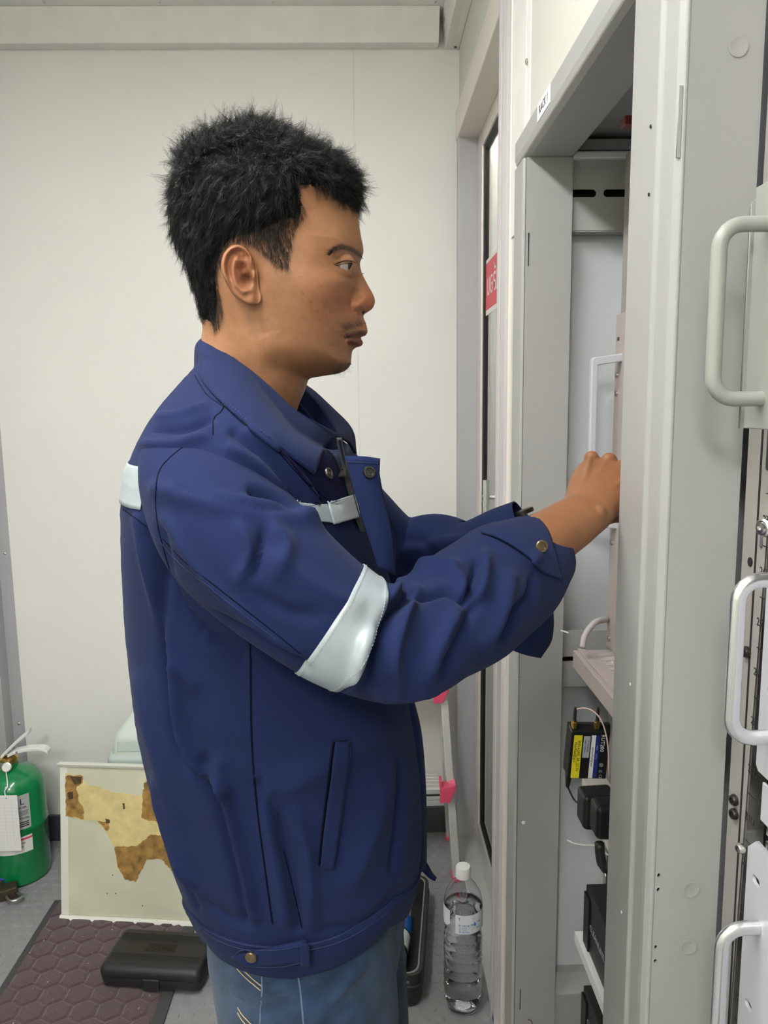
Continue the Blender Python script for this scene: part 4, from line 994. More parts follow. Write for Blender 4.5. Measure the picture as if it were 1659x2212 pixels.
# head frame: u forward, w up, v sideways towards the viewer; turned a little to the viewer
HYAW = radians(6)
HC = P(600, 600, Y=YM); HF_ = np.array([cos(HYAW), -sin(HYAW), 0]); HL_ = np.array([-sin(HYAW), -cos(HYAW), 0]); HZ_ = np.array([0, 0, 1.])
def hp(px, py, v=0.):
    """local (u, w) in mm of the head point whose sideways offset is v mm and that is seen at (px, py)"""
    d = ray(px, py); q0 = HC+HL_*v/1000; t = ((q0-EYE)@HL_)/(d@HL_); q = EYE+t*d-HC
    return np.array([q@HF_, q@HZ_])*1000
def h3(u, w, v): return HC+(np.outer(u, HF_)+np.outer(w, HZ_)+np.outer(v, HL_))/1000
face = [(771, 456), (779, 505), (783, 525), (785, 543), (781, 557), (777.5, 570), (782, 590), (794, 614.6), (805, 634), (810, 650), (805.5, 665), (795, 673.5), (787, 678.5), (785, 685), (790, 697), (793, 708), (794, 717), (789, 725), (780, 729), (782, 735), (784, 741), (780, 747.5), (769, 751), (761, 758), (759, 770), (757, 786), (748, 799), (730, 807), (697, 812.5), (668, 818), (662, 829), (656, 848), (645, 872), (638, 895), (634, 930)]
back = [(560, 965), (470, 930), (430, 880), (424, 820), (432, 760), (440, 715), (438, 690), (430, 640), (418, 590), (402, 545), (391, 500), (387, 450), (395, 398), (418, 350), (458, 315), (510, 296), (570, 291), (630, 302), (682, 322), (722, 350), (748, 388), (762, 425)]
oc = [hp(*p) for p in face+back]
def dense(loop, step, closed=True):
    c = catmull(loop, 24, closed=closed); out = [c[0]]
    for p in c[1:]:
        st = step(p)
        if np.hypot(*(p-out[-1])) >= st: out.append(p)
    return np.array(out)
OUT = dense(oc, lambda p: .85 if p[0] > 55 and -110 < p[1] < 60 else 2.6)
OUTF = catmull(oc, 6, closed=True)
# plateau half widths (mm) and rounding radii (mm), given where the photograph shows them
WP = [(745, 480, 46), (760, 500, 38), (700, 500, 60), (650, 470, 67), (690, 430, 58), (735, 420, 42), (620, 545, 71), (670, 545, 66), (712, 540, 57), (742, 531, 46), (765, 539, 31), (780, 546, 13),
      (722, 572, 49.5), (738, 576, 41.8), (750, 576, 37.6), (760, 577, 30.5), (768, 578, 17), (773, 578, 10), (779, 592, 8), (787, 612, 9.5), (797, 635, 11), (772, 610, 14), (764, 596, 17), (756, 600, 29), (745, 612, 41), (735, 600, 47),
      (786, 650, 15), (776, 660, 18.5), (765, 660, 18.5), (792, 664, 11), (757, 655, 22), (755, 640, 25), (760, 630, 20), (770, 632, 14), (750, 640, 33), (738, 640, 42), (720, 620, 54), (690, 600, 63), (650, 600, 69), (600, 600, 73), (580, 560, 75), (700, 650, 58), (650, 650, 66), (600, 660, 68),
      (770, 692, 17), (780, 705, 14), (757, 700, 24), (742, 690, 33), (743, 728, 25), (760, 726, 19), (775, 726, 13), (765, 742, 16), (750, 745, 22), (725, 725, 36), (735, 765, 27), (748, 772, 19), (735, 795, 20), (715, 780, 33), (700, 720, 48), (700, 765, 41), (670, 790, 42), (650, 760, 53), (620, 770, 57), (650, 710, 60), (590, 740, 62), (560, 720, 62), (600, 795, 53),
      (690, 808, 26), (640, 815, 44), (600, 830, 51), (570, 810, 54), (620, 860, 46), (650, 850, 30), (560, 880, 55), (500, 860, 58), (520, 800, 55), (480, 760, 52), (540, 760, 58), (530, 700, 61), (480, 700, 53), (450, 720, 40),
      (560, 640, 70), (510, 640, 66), (460, 640, 58), (520, 560, 75), (450, 560, 66), (420, 500, 58), (500, 480, 77), (570, 460, 79), (640, 410, 72), (570, 380, 75), (480, 400, 72), (430, 420, 62), (520, 330, 66), (620, 340, 66), (690, 370, 58), (560, 310, 60), (600, 930, 50), (500, 920, 58)]
RP = [(780, 480, 48), (740, 400, 60), (640, 320, 72), (500, 310, 78), (400, 420, 80), (400, 540, 70), (430, 640, 58), (440, 720, 45), (430, 850, 50), (785, 540, 22), (778, 570, 11), (795, 620, 9), (808, 650, 11), (795, 672, 8), (787, 682, 9), (790, 700, 19), (793, 716, 21), (781, 729, 17), (783, 741, 18), (762, 757, 22), (757, 785, 22), (735, 806, 25), (690, 813, 26), (660, 830, 34), (640, 880, 45), (600, 600, 60), (690, 650, 40), (740, 600, 30), (760, 640, 20)]
wq = [hp(a, b, v) for a, b, v in WP]; Wf = tps(wq, [v for *_, v in WP], 2e-4)
rq = [hp(a, b, 0) for a, b, _ in RP]; Rf = tps(rq, [v for *_, v in RP], 5e-3)
def gl(q, line, sig, taper=.12):
    """ridge/groove profile along a line given in photo pixels with its sideways offset"""
    d, t = segdist(q, [hp(*p) for p in line]); return np.exp(-d*d/(2*sig*sig))*sstep(0, taper, t)*sstep(0, taper, 1-t)
def gb(q, px, py, v, sx, sy=None):
    c = hp(px, py, v); sy = sy or sx; return np.exp(-((q[:, 0]-c[0])**2/(2*sx*sx)+(q[:, 1]-c[1])**2/(2*sy*sy)))
MOUTH = [(741, 729, 25), (752, 728.5, 22), (766, 728, 17), (776, 728.5, 11), (784, 729.5, 3)]
def head_v(q, detail=True):
    d, _ = segdist(q, OUTF, True); r = np.clip(Rf(q), 6, 90); s = np.clip(d/r, 0, 1)
    E = np.sqrt(np.maximum(1-(1-s)**2, 0)); v = np.maximum(Wf(q), 3)*E
    if detail:
        edge = sstep(0, 2.5, d)
        f = np.zeros(len(q))
        f += 2.0*gl(q, [(745, 725, 25), (765, 720, 19), (780, 717, 13), (790, 717, 6)], 2.0)
        f += 2.2*gl(q, [(748, 735, 24), (765, 738, 18), (776, 740, 12), (783, 741, 5)], 2.3)
        f -= 3.0*gl(q, MOUTH, 1.0, .05)
        f -= 1.2*gb(q, 738, 729, 27, 2.2)
        f += 3.2*gb(q, 772, 660, 18, 4.2, 4.0)                       # wing of the nose
        f -= 2.2*gl(q, [(773, 676, 17), (762, 672, 19), (756.5, 660, 21), (758, 648, 21), (764, 640, 17)], 1.4, .2)
        f -= 5.0*gl(q, [(779, 677, 10), (788, 672, 9)], 1.5, .3)      # nostril
        f -= 1.3*gl(q, [(755, 664, 24), (745, 680, 32), (738, 700, 33), (733, 716, 34)], 3.2, .25)
        f += 1.6*gl(q, [(712, 546, 58), (735, 532, 48), (760, 537, 33), (779, 548, 13)], 4.5)
        f -= 2.2*gl(q, [(716, 563, 53), (735, 555, 47), (756, 557, 34), (768, 562, 18)], 2.2)
        f += 1.4*gl(q, [(720, 571, 51), (734, 563.5, 46), (750, 563, 39), (762, 567, 28)], 1.5)
        f += 1.2*gl(q, [(722, 575, 50), (736, 583, 45), (750, 588, 39), (760, 587, 28)], 1.7)
        f -= 1.2*gl(q, [(730, 593, 47), (745, 600, 41), (757, 598, 31)], 2.4)
        f += 2.0*gb(q, 690, 610, 62, 13, 9) - 1.5*gb(q, 690, 690, 55, 12, 14)
        f += 1.6*gb(q, 742, 785, 24, 9, 8) - 1.3*gl(q, [(765, 757, 18), (745, 755, 26), (730, 750, 33)], 3.5)
        f += .8*gl(q, [(565, 690, 62), (580, 745, 61), (620, 785, 53), (670, 806, 40)], 6)
        f -= 2.0*gl(q, [(565, 770, 58), (615, 812, 50), (655, 823, 36)], 10, .3)
        f += 1.6*gl(q, [(530, 690, 60), (570, 780, 56), (610, 860, 47), (632, 920, 40)], 10, .3) # neck muscle
        f -= 2.0*gl(q, [(548, 660, 68), (556, 690, 63), (575, 730, 61)], 4)
        f -= 13*gb(q, 536, 600, 72, 6.5, 8.5)
        v = np.maximum(v+f*edge, 0)
        ce = hp(738, 575.5, 28); d2 = (q[:, 0]-ce[0])**2+(q[:, 1]-ce[1])**2
        sv = 28.2+np.sqrt(np.maximum(13.3**2-d2, 0)); v = np.where(d2 < 13.2**2, np.maximum(v, np.minimum(sv, 28.2+14)), v)
    return v
K = 96
ts = 1-(1-np.linspace(0, 1, K+1))**1.35
N_ = len(OUT)
Q = (ts[:, None, None]*OUT[None]).reshape(-1, 2)
V = head_v(Q)
# eye opening: almond in the surface
ALM = [hp(*p) for p in [(723, 571.5, 49), (731, 568.6, 47), (742, 566.6, 43), (753, 567, 37.5), (763, 570.5, 27), (766.5, 575, 20), (762, 582, 27), (754, 586, 36), (746, 585, 40.5), (736, 578, 45)]]
ALMD = catmull(ALM, 6, closed=True)
skin_rgb = np.array([.315, .148, .072])
def head_col(q, v):
    n = len(q); col = np.repeat(skin_rgb[None], n, 0)
    nz = lambda s, sd: _noise(q*s, sd)
    m = .5*nz(.09, 1)+.5*nz(.25, 2); col *= (1+.10*m)[:, None]
    red = gb(q, 700, 650, 57, 17, 16)*(.5+.5*np.clip(nz(.35, 3)+.3, 0, 1)); col = col*(1-red[:, None]*np.array([.02, .18, .16]))
    nose = gb(q, 790, 650, 14, 12, 11); col = col*(1-nose[:, None]*np.array([-.04, .16, .14]))
    # lips
    lip = np.maximum(gl(q, [(744, 726, 25), (765, 720, 19), (780, 718, 13), (792, 718, 4)], 2.0, .1), gl(q, [(746, 735, 24), (765, 738.5, 18), (776, 740, 12), (784, 741, 4)], 2.8, .1))
    lip = sstep(.25, .75, lip); col = col*(1-lip[:, None])+lip[:, None]*np.array([.135, .052, .040])
    ml = gl(q, MOUTH, .8, .03); col *= (1-.6*ml)[:, None]
    # shaved beard shadow: moustache and chin
    st = np.maximum(.85*gl(q, [(735, 716, 33), (755, 702, 25), (772, 697, 17), (786, 696, 6)], 3.6, .2), .9*np.maximum(gb(q, 742, 795, 22, 8, 5.5), gl(q, [(700, 806, 30), (725, 804, 25), (748, 793, 14), (756, 785, 6)], 3.6, .25)))
    st = np.maximum(st, .35*gb(q, 762, 760, 16, 4, 4)); st *= (.75+.35*nz(1.2, 5)); st = np.clip(st, 0, .8)
    col = col*(1-st[:, None])+st[:, None]*np.array([.06, .045, .038])
    # scalp under short hair
    hd = np.where(inside(q, HAIRQ), segdist(q, HAIRQ, True)[0], 0); h = sstep(0, 16, hd)
    col = col*(1-.85*h[:, None])+.85*h[:, None]*np.array([.035, .028, .026])
    # brow shade and lashes line
    br = sstep(.3, .9, gl(q, [(710, 548, 58), (722, 537, 53), (737, 531.5, 47), (757, 536, 35), (772, 545, 21), (781, 552, 10)], 2.4, .14)); col = col*(1-.72*br[:, None])+.72*br[:, None]*np.array([.03, .022, .018])
    ls = gl(q, [(720, 571.5, 50), (730, 566.5, 47.5), (741, 563.5, 43.5), (753, 564.2, 37), (763, 568.5, 27)], .7, .05); col *= (1-.8*ls)[:, None]
    nos = gl(q, [(780, 676, 10), (788, 673, 9)], 1.1, .2); col *= (1-.75*nos)[:, None]
    for (a, b, vv, r) in ((656, 634.5, 65, .8), (672, 653, 63, .8), (648, 598, 69, .6), (703, 585, 60, .6), (695, 620, 61, .7), (690, 566, 62, .6), (702, 684, 54, .6), (660, 785, 46, .6), (716, 745, 38, .7), (700, 660, 58, 1.0), (712, 672, 55, .8), (690, 690, 57, .8), (705, 650, 58, .7), (686, 672, 59, .9)):
        s_ = gb(q, a, b, vv, r); col = col*(1-.38*s_[:, None])+.38*s_[:, None]*np.array([.10, .035, .025])
    return np.clip(col, 0, 1)
def _noise(q, seed):
    """smooth value noise in 2-d, about -1..1"""
    rs = np.random.RandomState(seed); T = rs.rand(64, 64)*2-1
    x, y = q[:, 0]+1000, q[:, 1]+1000; xi, yi = np.floor(x).astype(int), np.floor(y).astype(int); fx, fy = x-xi, y-yi
    fx = fx*fx*(3-2*fx); fy = fy*fy*(3-2*fy); g = lambda a, b: T[a % 64, b % 64]
    return (g(xi, yi)*(1-fx)+g(xi+1, yi)*fx)*(1-fy)+(g(xi, yi+1)*(1-fx)+g(xi+1, yi+1)*fx)*fy
# hairline polygon (on the skin) and outline of the hair mass
HL = [(772, 461, 6), (765, 451, 24), (735, 434, 42), (711, 414, 54), (680, 404, 60), (655, 407, 64), (660, 440, 66), (656, 462, 67), (640, 485, 69), (629, 515, 71), (627, 552, 70), (619, 580, 70), (611, 574, 71), (598, 575, 72), (582, 556, 74), (560, 541, 75), (545, 530, 75), (520, 524, 76), (490, 540, 74), (476, 561, 72), (469, 595, 68), (469, 638, 63), (472, 668, 58), (462, 694, 52), (452, 700, 40), (440, 706, 15)]
HAIRQ = [hp(*p) for p in HL]+[hp(*p) for p in ((420, 700), (330, 600), (300, 400), (400, 200), (600, 150), (800, 200), (860, 400), (800, 470))]
HAIRQ = np.array(HAIRQ)

COL = head_col(Q, V)
person = thing('person', 'man in navy work jacket with silver reflective bands and jeans, reaching into the rack', 'person', (-.08, YM, 0))
def head_mesh():
    n1 = K+1
    rem = inside(Q, ALMD) 
    near = h3(Q[:, 0], Q[:, 1], V); far = h3(Q[:, 0], Q[:, 1], -V)
    # drop ring 0 duplicates: one centre vertex per side
    vs = []; idxN = np.zeros((n1, N_), int); idxF = np.zeros((n1, N_), int); cols = []
    vs.append(near[0]); cols.append(COL[0]); idxN[0, :] = 0
    vs.append(far[0]); cols.append(COL[0]); idxF[0, :] = 1
    c = 2
    for i in range(1, n1):
        for j in range(N_):
            vs.append(near[i*N_+j]); cols.append(COL[i*N_+j]); idxN[i, j] = c; c += 1
        if i == K: idxF[i] = idxN[i]
        else:
            for j in range(N_):
                vs.append(far[i*N_+j]); cols.append(COL[i*N_+j]); idxF[i, j] = c; c += 1
    fs = []; R = rem.reshape(n1, N_)
    for i in range(K):
        for j in range(N_):
            k = (j+1) % N_
            if R[i, j] and R[i+1, j] and R[i, k] and R[i+1, k]: continue
            if i == 0:
                fs.append((idxN[0, 0], idxN[1, j], idxN[1, k])); fs.append((idxF[0, 0], idxF[1, k], idxF[1, j]))
            else:
                fs.append((idxN[i, j], idxN[i+1, j], idxN[i+1, k], idxN[i, k])); fs.append((idxF[i, j], idxF[i, k], idxF[i+1, k], idxF[i+1, j]))
    return np.array(vs), fs, np.array(cols)
hv, hf, hcol = head_mesh()
# ---- ear: polar height field standing off the skull
def make_ear(side):
    ang = [(512.7, 527), (500, 530), (488, 541), (480, 556), (477.5, 572), (480, 590), (486, 606), (494, 622), (503, 636), (516, 647), (530, 656), (544, 660.5), (556, 657.5), (563, 649), (563, 637), (559, 625), (557, 612), (556, 598), (555, 585), (552, 570), (547, 556), (540, 543), (531, 533), (522, 528)]
    lp = catmull(ang, 5, closed=True); c = np.array([530., 592.]); M = len(lp); R_ = 26
    q = []; h = []; cl = []
    sk = np.array([.335, .145, .075])
    for i in range(R_+1):
        t = i/R_
        for j in range(M):
            p = c+(lp[j]-c)*t; q.append(p)
    q = np.array(q); L = lambda line, s, tp=.15: (lambda d, t: np.exp(-d*d/(2*s*s))*sstep(0, tp, t)*sstep(0, tp, 1-t))(*segdist(q, line))
    de, _ = segdist(q, lp, True)
    # base tilt: rear edge stands further out
    base = 74+ (560-q[:, 0])*.155
    z = base.copy()
    helix = [(548, 585), (543, 570), (541, 552), (531, 538), (514, 532), (498, 538), (487, 550), (483, 572), (486, 592), (492, 608), (500, 624)]
    anti = [(516, 548), (508, 562), (504, 580), (505, 598), (511, 616), (524, 629), (538, 634)]
    z += 3.4*L(helix, 3.6); z -= 2.6*L([(528, 548), (512, 543), (500, 550), (493, 566), (493, 588), (499, 608)], 4)
    z += 3.0*L(anti, 4.2); z += 2.0*L([(510, 566), (524, 560), (535, 556)], 4)
    z -= 10*np.exp(-(((q[:, 0]-532)/11)**2+((q[:, 1]-602)/14)**2)); z -= 5*np.exp(-(((q[:, 0]-524)/9)**2+((q[:, 1]-580)/9)**2)); z -= 3.5*np.exp(-(((q[:, 0]-527)/8)**2+((q[:, 1]-556)/6)**2))
    z += 5.5*np.exp(-(((q[:, 0]-549)/5)**2+((q[:, 1]-598)/9)**2)); z += 2.4*np.exp(-(((q[:, 0]-536)/9)**2+((q[:, 1]-628)/5)**2))
    z += 1.5*np.exp(-(((q[:, 0]-542)/12)**2+((q[:, 1]-648)/9)**2))
    z -= 4.0*(1-sstep(0, 4.5, de))
    front = sstep(545, 560, q[:, 0]); z = z*(1-front)+(72.0+1.5*sstep(620, 600, q[:, 1]))*front
    z -= 3*sstep(0, 4, 4-de)*(1-front)*0
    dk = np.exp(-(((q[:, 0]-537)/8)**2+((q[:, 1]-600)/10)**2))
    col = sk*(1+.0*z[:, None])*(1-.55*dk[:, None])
    rd = np.exp(-(((q[:, 0]-515)/20)**2+((q[:, 1]-570)/30)**2)); col = col*(1-rd[:, None]*np.array([-.05, .12, .12]))
    uw = np.array([hp(a, b, v) for (a, b), v in zip(q, z)])
    # back shell towards the skull
    qb = lp; zb = 74+(560-qb[:, 0])*.10-5.5
    uw2 = np.array([hp(a+ (530-a)*.10+6, b+(592-b)*.06, v) for (a, b), v in zip(qb, zb)])
    uw3 = np.array([hp(a+(548-a)*.55, b+(592-b)*.35, 62) for (a, b) in qb])
    vs = np.vstack([h3(uw[:, 0], uw[:, 1], side*z), h3(uw2[:, 0], uw2[:, 1], side*zb), h3(uw3[:, 0], uw3[:, 1], side*np.full(M, 62.))])
    col = np.vstack([col, np.repeat(sk[None], 2*M, 0)])
    fs = []
    for i in range(R_+2):
        for j in range(M):
            k = (j+1) % M; f = (i*M+j, (i+1)*M+j, (i+1)*M+k, i*M+k); fs.append(f if side > 0 else f[::-1])
    return vs, fs, col
parts = [(hv, hf, hcol), make_ear(1), make_ear(-1)]

# ---- torso, limbs and hands of the same body (skin modifier), mostly under the clothes
def limb_mesh(bones, rad, sub=2):
    """bones: list of joint chains (first chain holds the root)"""
    bm = bmesh.new(); lay = bm.verts.layers.skin.verify(); vmap = {}
    def vert(key, p, r):
        if key in vmap: return vmap[key]
        v = bm.verts.new([float(x) for x in p]); v[lay].radius = r if hasattr(r, '__len__') else (r, r); vmap[key] = v; return v
    first = True
    for ch in bones:
        prev = None
        for key in ch:
            p, r = rad[key]; v = vert(key, p, r)
            if first: v[lay].use_root = True; first = False
            if prev is not None: bm.edges.new((prev, v))
            prev = v
    me = bpy.data.meshes.new('tmp'); bm.to_mesh(me); bm.free()
    o = bpy.data.objects.new('tmp', me); C.objects.link(o)
    md = o.modifiers.new('s', 'SKIN'); md.use_smooth_shade = True
    ms = o.modifiers.new('ss', 'SUBSURF'); ms.levels = sub; ms.render_levels = sub
    dg = bpy.context.evaluated_depsgraph_get(); m2 = bpy.data.meshes.new_from_object(o.evaluated_get(dg)); bpy.data.objects.remove(o)
    return m2
def pxy(px, py, y): return P(px, py, Y=y)
J = {}
J['pelvis'] = ((-.09, YM, .88), (.085, .075)); J['waist'] = ((-.10, YM, 1.00), (.09, .075)); J['chest'] = ((-.12, YM, 1.22), (.10, .08)); J['neck0'] = ((-.14, YM, 1.36), (.055, .055)); J['neck1'] = ((-.125, YM, 1.45), (.038, .038))
J['hipN'] = ((-.09, YM-.07, .84), .055); J['kneeN'] = ((-.08, YM-.085, .46), .040); J['ankN'] = ((-.12, YM-.09, .09), .036)
J['hipF'] = ((-.08, YM+.07, .84), .055); J['kneeF'] = ((-.05, YM+.085, .46), .040); J['ankF'] = ((-.07, YM+.09, .09), .036)
SHN = pxy(440, 1040, .625); ELN = pxy(850, 1385, .60); WRN = pxy(1266, 1108, .805)
J['shN'] = (SHN, .036); J['elN'] = (ELN, .024)
SHF = np.array([-.11, .985, 1.335]); ELF = np.array([.06, 1.02, 1.17]); WRF = pxy(1152, 1148, .955)
J['shF'] = (SHF, .036); J['elF'] = (ELF, .024)
body_me = limb_mesh([['pelvis', 'waist', 'chest', 'neck0', 'neck1'], ['pelvis', 'hipN', 'kneeN', 'ankN'], ['pelvis', 'hipF', 'kneeF', 'ankF'], ['chest', 'shN', 'elN'], ['chest', 'shF', 'elF']], J)
# forearm + hand as one voxel-fused surface
def ell_tube(mb, secs, n=20):
    """secs: (centre, axis a (half size vector), axis b (half size vector))"""
    vs = []; fs = []
    for c, a, b in secs:
        for k in range(n):
            th = 2*pi*k/n; vs.append(np.array(c)+np.array(a)*cos(th)+np.array(b)*sin(th))
    m = len(secs)
    for i in range(m-1):
        for k in range(n): fs.append((i*n+k, i*n+(k+1) % n, (i+1)*n+(k+1) % n, (i+1)*n+k))
    fs.append(tuple(range(n))[::-1]); fs.append(tuple((m-1)*n+k for k in range(n)))
    mb.add(vs, fs)
def sphere(mb, c, r, n=10):
    pr = [(max(1e-4, r*sin(a)), -r*cos(a)) for a in np.linspace(0, pi, n)]; mb.lathe(pr, c, 14)
def fuse(mb, vox, it=6, fac=.5):
    me = bpy.data.meshes.new('tmp'); me.from_pydata(mb.v, [], mb.f); bm = bmesh.new(); bm.from_mesh(me); bmesh.ops.recalc_face_normals(bm, faces=bm.faces); bm.to_mesh(me); bm.free()
    o = bpy.data.objects.new('tmp', me); C.objects.link(o)
    r = o.modifiers.new('r', 'REMESH'); r.mode = 'VOXEL'; r.voxel_size = vox; r.use_smooth_shade = True
    s = o.modifiers.new('s', 'SMOOTH'); s.iterations = it; s.factor = fac
    dg = bpy.context.evaluated_depsgraph_get(); m2 = bpy.data.meshes.new_from_object(o.evaluated_get(dg)); bpy.data.objects.remove(o); return m2
def make_hand(EL, WR, HD, THU, DOR, tips, vox=.0018):
    """forearm from EL to wrist WR, hand direction HD, thumb side THU, back-of-hand normal DOR"""
    mb = MB(); fa = nrm(WR-EL); L = np.linalg.norm(WR-EL)
    HD = nrm(HD); THU = nrm(THU-HD*(THU@HD)); DOR = np.cross(HD, THU)*(1 if np.cross(HD, THU)@DOR > 0 else -1)
    t0 = nrm(THU-fa*(THU@fa)); d0 = nrm(DOR-fa*(DOR@fa))
    secs = []
    for k, (wa, wb) in ((0, (.024, .024)), (.3, (.025, .024)), (.55, (.027, .026)), (.75, (.031, .027)), (.88, (.0305, .0240)), (.95, (.029, .0218)), (1.0, (.0285, .0205))):
        secs.append((EL+fa*L*k, t0*wa, d0*wb))
    for s, (wa, wb) in ((.012, (.029, .0205)), (.028, (.033, .0195)), (.050, (.038, .018)), (.072, (.0405, .0165)), (.090, (.041, .015)), (.098, (.039, .012))):
        secs.append((WR+HD*s, THU*wa, DOR*wb))
    ell_tube(mb, secs, 24)
    sphere(mb, WR-fa*.010-t0*.018+d0*.0110, .0085)          # ulna bump
    names = ((.029, .100, .043, .027, .020, .0086), (.0095, .104, .047, .030, .021, .0090), (-.010, .101, .043, .028, .020, .0086), (-.029, .093, .034, .021, .018, .0076))
    for (off, s0, a, b, c, r), (b1, b2, b3, sp) in zip(names, tips):
        root = WR+HD*(s0-.012)+THU*off+DOR*.002; p = [root]; ang = 0
        for ln, bend in ((a+.012, b1), (b, b2), (c, b3)):
            ang += radians(bend); d = HD*cos(ang)-DOR*sin(ang)+THU*sp; p.append(p[-1]+nrm(d)*ln)
        pts = []; rr = []
        for i in range(3):
            for t in np.linspace(0, 1, 5)[:(5 if i == 2 else 4)]:
                pts.append(p[i]*(1-t)+p[i+1]*t); rr.append(r*(1.08-.07*i-.03*t+(.07 if t == 0 and i else 0)))
        mb.tube(pts, rr, 12); sphere(mb, p[3], r*.88)
        sphere(mb, root+HD*.012+DOR*.006, r*1.05)          # knuckle
        tend = [WR+HD*.02+THU*off*.4+DOR*.0145, root+HD*.008+DOR*.0095]; mb.tube([tend[0], (tend[0]+tend[1])/2+DOR*.002, tend[1]], .0032, 8)
    th0 = WR+HD*.026+THU*.015-DOR*.006; th1 = th0+nrm(HD*.92+THU*.24-DOR*.16)*.045; th2 = th1+nrm(HD*.95+THU*.05-DOR*.2)*.033; th3 = th2+nrm(HD*.9-THU*.05-DOR*.42)*.027
    mb.tube([th0, (th0+th1)/2, th1, (th1+th2)/2, th2, (th2+th3)/2, th3], [.0155, .0145, .0115, .0105, .0105, .010, .0085], 12); sphere(mb, th3, .0083)
    mb.tube([WR+HD*.025+THU*.012, (th0+th1)/2, th1], [.014, .013, .010], 12)
    me = fuse(mb, vox, 5, .5)
    # nails
    return me
HDn = nrm(P(1345, 992, Y=.90)-WRN)
_d = np.array([-.50, -.86, .10]); _d = nrm(_d-HDn*(_d@HDn)); _t = np.cross(HDn, _d); _t = _t*np.sign(_t[2])
hand_me = make_hand(ELN, WRN, HDn, _t, _d, ((30, 34, 20, .05), (32, 36, 20, .02), (34, 38, 22, -.03), (38, 42, 25, -.08)))
HDf = nrm(P(1300, 1078, Y=.99)-WRF)
hand2_me = make_hand(ELF, WRF, HDf, np.array([.1, -1, .1]), np.array([-.2, .1, 1]), ((6, 14, 10, .06), (8, 15, 10, .02), (9, 16, 10, -.03), (10, 18, 12, -.08)), .0025)
def add_me(me, col):
    n = len(me.vertices); v = np.empty(n*3); me.vertices.foreach_get('co', v); v = v.reshape(-1, 3)
    f = [tuple(p.vertices) for p in me.polygons]
    c = np.repeat(np.array(col)[None], n, 0)*(1+.09*_noise(np.stack([v[:, 0]*60+v[:, 1]*35, v[:, 2]*60], 1), 9))[:, None]
    parts.append((v, f, c))
arm_rgb = (.225, .096, .042)
add_me(body_me, arm_rgb); add_me(hand_me, arm_rgb); add_me(hand2_me, arm_rgb)
allv = []; allf = []; allc = []; o_ = 0
for v, f, c in parts:
    allv.append(v); allf += [tuple(int(i)+o_ for i in q) for q in f]; allc.append(c); o_ += len(v)
allv = np.vstack(allv); allc = np.vstack(allc)
me = bpy.data.meshes.new('body'); me.from_pydata([tuple(x) for x in allv], [], allf); me.update()
at = me.color_attributes.new('Col', 'FLOAT_COLOR', 'POINT'); at.data.foreach_set('color', np.hstack([allc, np.ones((len(allc), 1))]).astype(np.float32).ravel())
M_skin = mat('skin', (.4, .2, .11), .47, bump=.16, bscale=420, vcol='Col', var=.05, vscale=30, spec=.42, sss=.10, detail=4)
bm = bmesh.new(); bm.from_mesh(me); bmesh.ops.delete(bm, geom=[v for v in bm.verts if not v.link_faces], context='VERTS'); bm.to_mesh(me); bm.free()
body = link('body', me, M_skin, person, smooth=True)
# ---- eyes
for side in (1, -1):
    ce = hp(738, 575.5, 28); c = h3([ce[0]], [ce[1]], [side*28.2])[0]; r = .0122
    gaze = nrm(HF_*1.0+HZ_*-.10+HL_*(.42 if side > 0 else .1))
    mb = MB(); pr = [(max(1e-5, r*sin(a)), r*cos(a)) for a in np.linspace(0, pi, 40)]; mb.lathe(pr, c, 40, gaze, caps=False)
    me = bpy.data.meshes.new('eye'); me.from_pydata(mb.v, [], mb.f)
    an = np.array([math.acos(np.clip(nrm(np.array(v)-c)@gaze, -1, 1)) for v in mb.v])
    cc = np.repeat(np.array([[.34, .27, .23]]), len(an), 0); cc[an < .55] = (.035, .018, .011); cc[an < .22] = (.004, .003, .003)
    at = me.color_attributes.new('Col', 'FLOAT_COLOR', 'POINT'); at.data.foreach_set('color', np.hstack([cc, np.ones((len(cc), 1))]).astype(np.float32).ravel())
    link('eye', me, mat('eye_surface', (.6, .5, .5), .12, vcol='Col', spec=.5, coat=.5), person, smooth=True)
    lash = MB()
    for t in np.linspace(.15, .98, 24):
        i = t*4; pl = [(721, 572, 50.5), (730, 566.8, 48), (741, 563.8, 44), (753, 564.4, 38), (764, 568.5, 28)]; k_ = min(3, int(i)); f_ = i-k_
        a_ = [pl[k_][m_]*(1-f_)+pl[k_+1][m_]*f_ for m_ in range(3)]; q = hp(*a_); p0 = h3([q[0]], [q[1]], [side*a_[2]])[0]
        d = nrm(HF_*.8+HL_*side*.7+HZ_*-.15); lash.tube([p0, p0+d*.0035, p0+d*.006+HZ_*.0012], [.00022, .00016, .00005], 4)
    lash.build('eyelashes', mat('black_hair', (.0060, .0058, .0068), .30, spec=.38), person)

# ================================================================== HAIR
M_hair = MATS['black_hair']

HO = [(764, 452), (755, 440), (757, 405), (735, 368), (700, 338), (640, 306), (575, 280), (500, 286), (436, 308), (398, 345), (378, 398), (373, 455), (378, 510), (392, 555), (404, 600), (420, 645), (434, 690), (441, 708)]
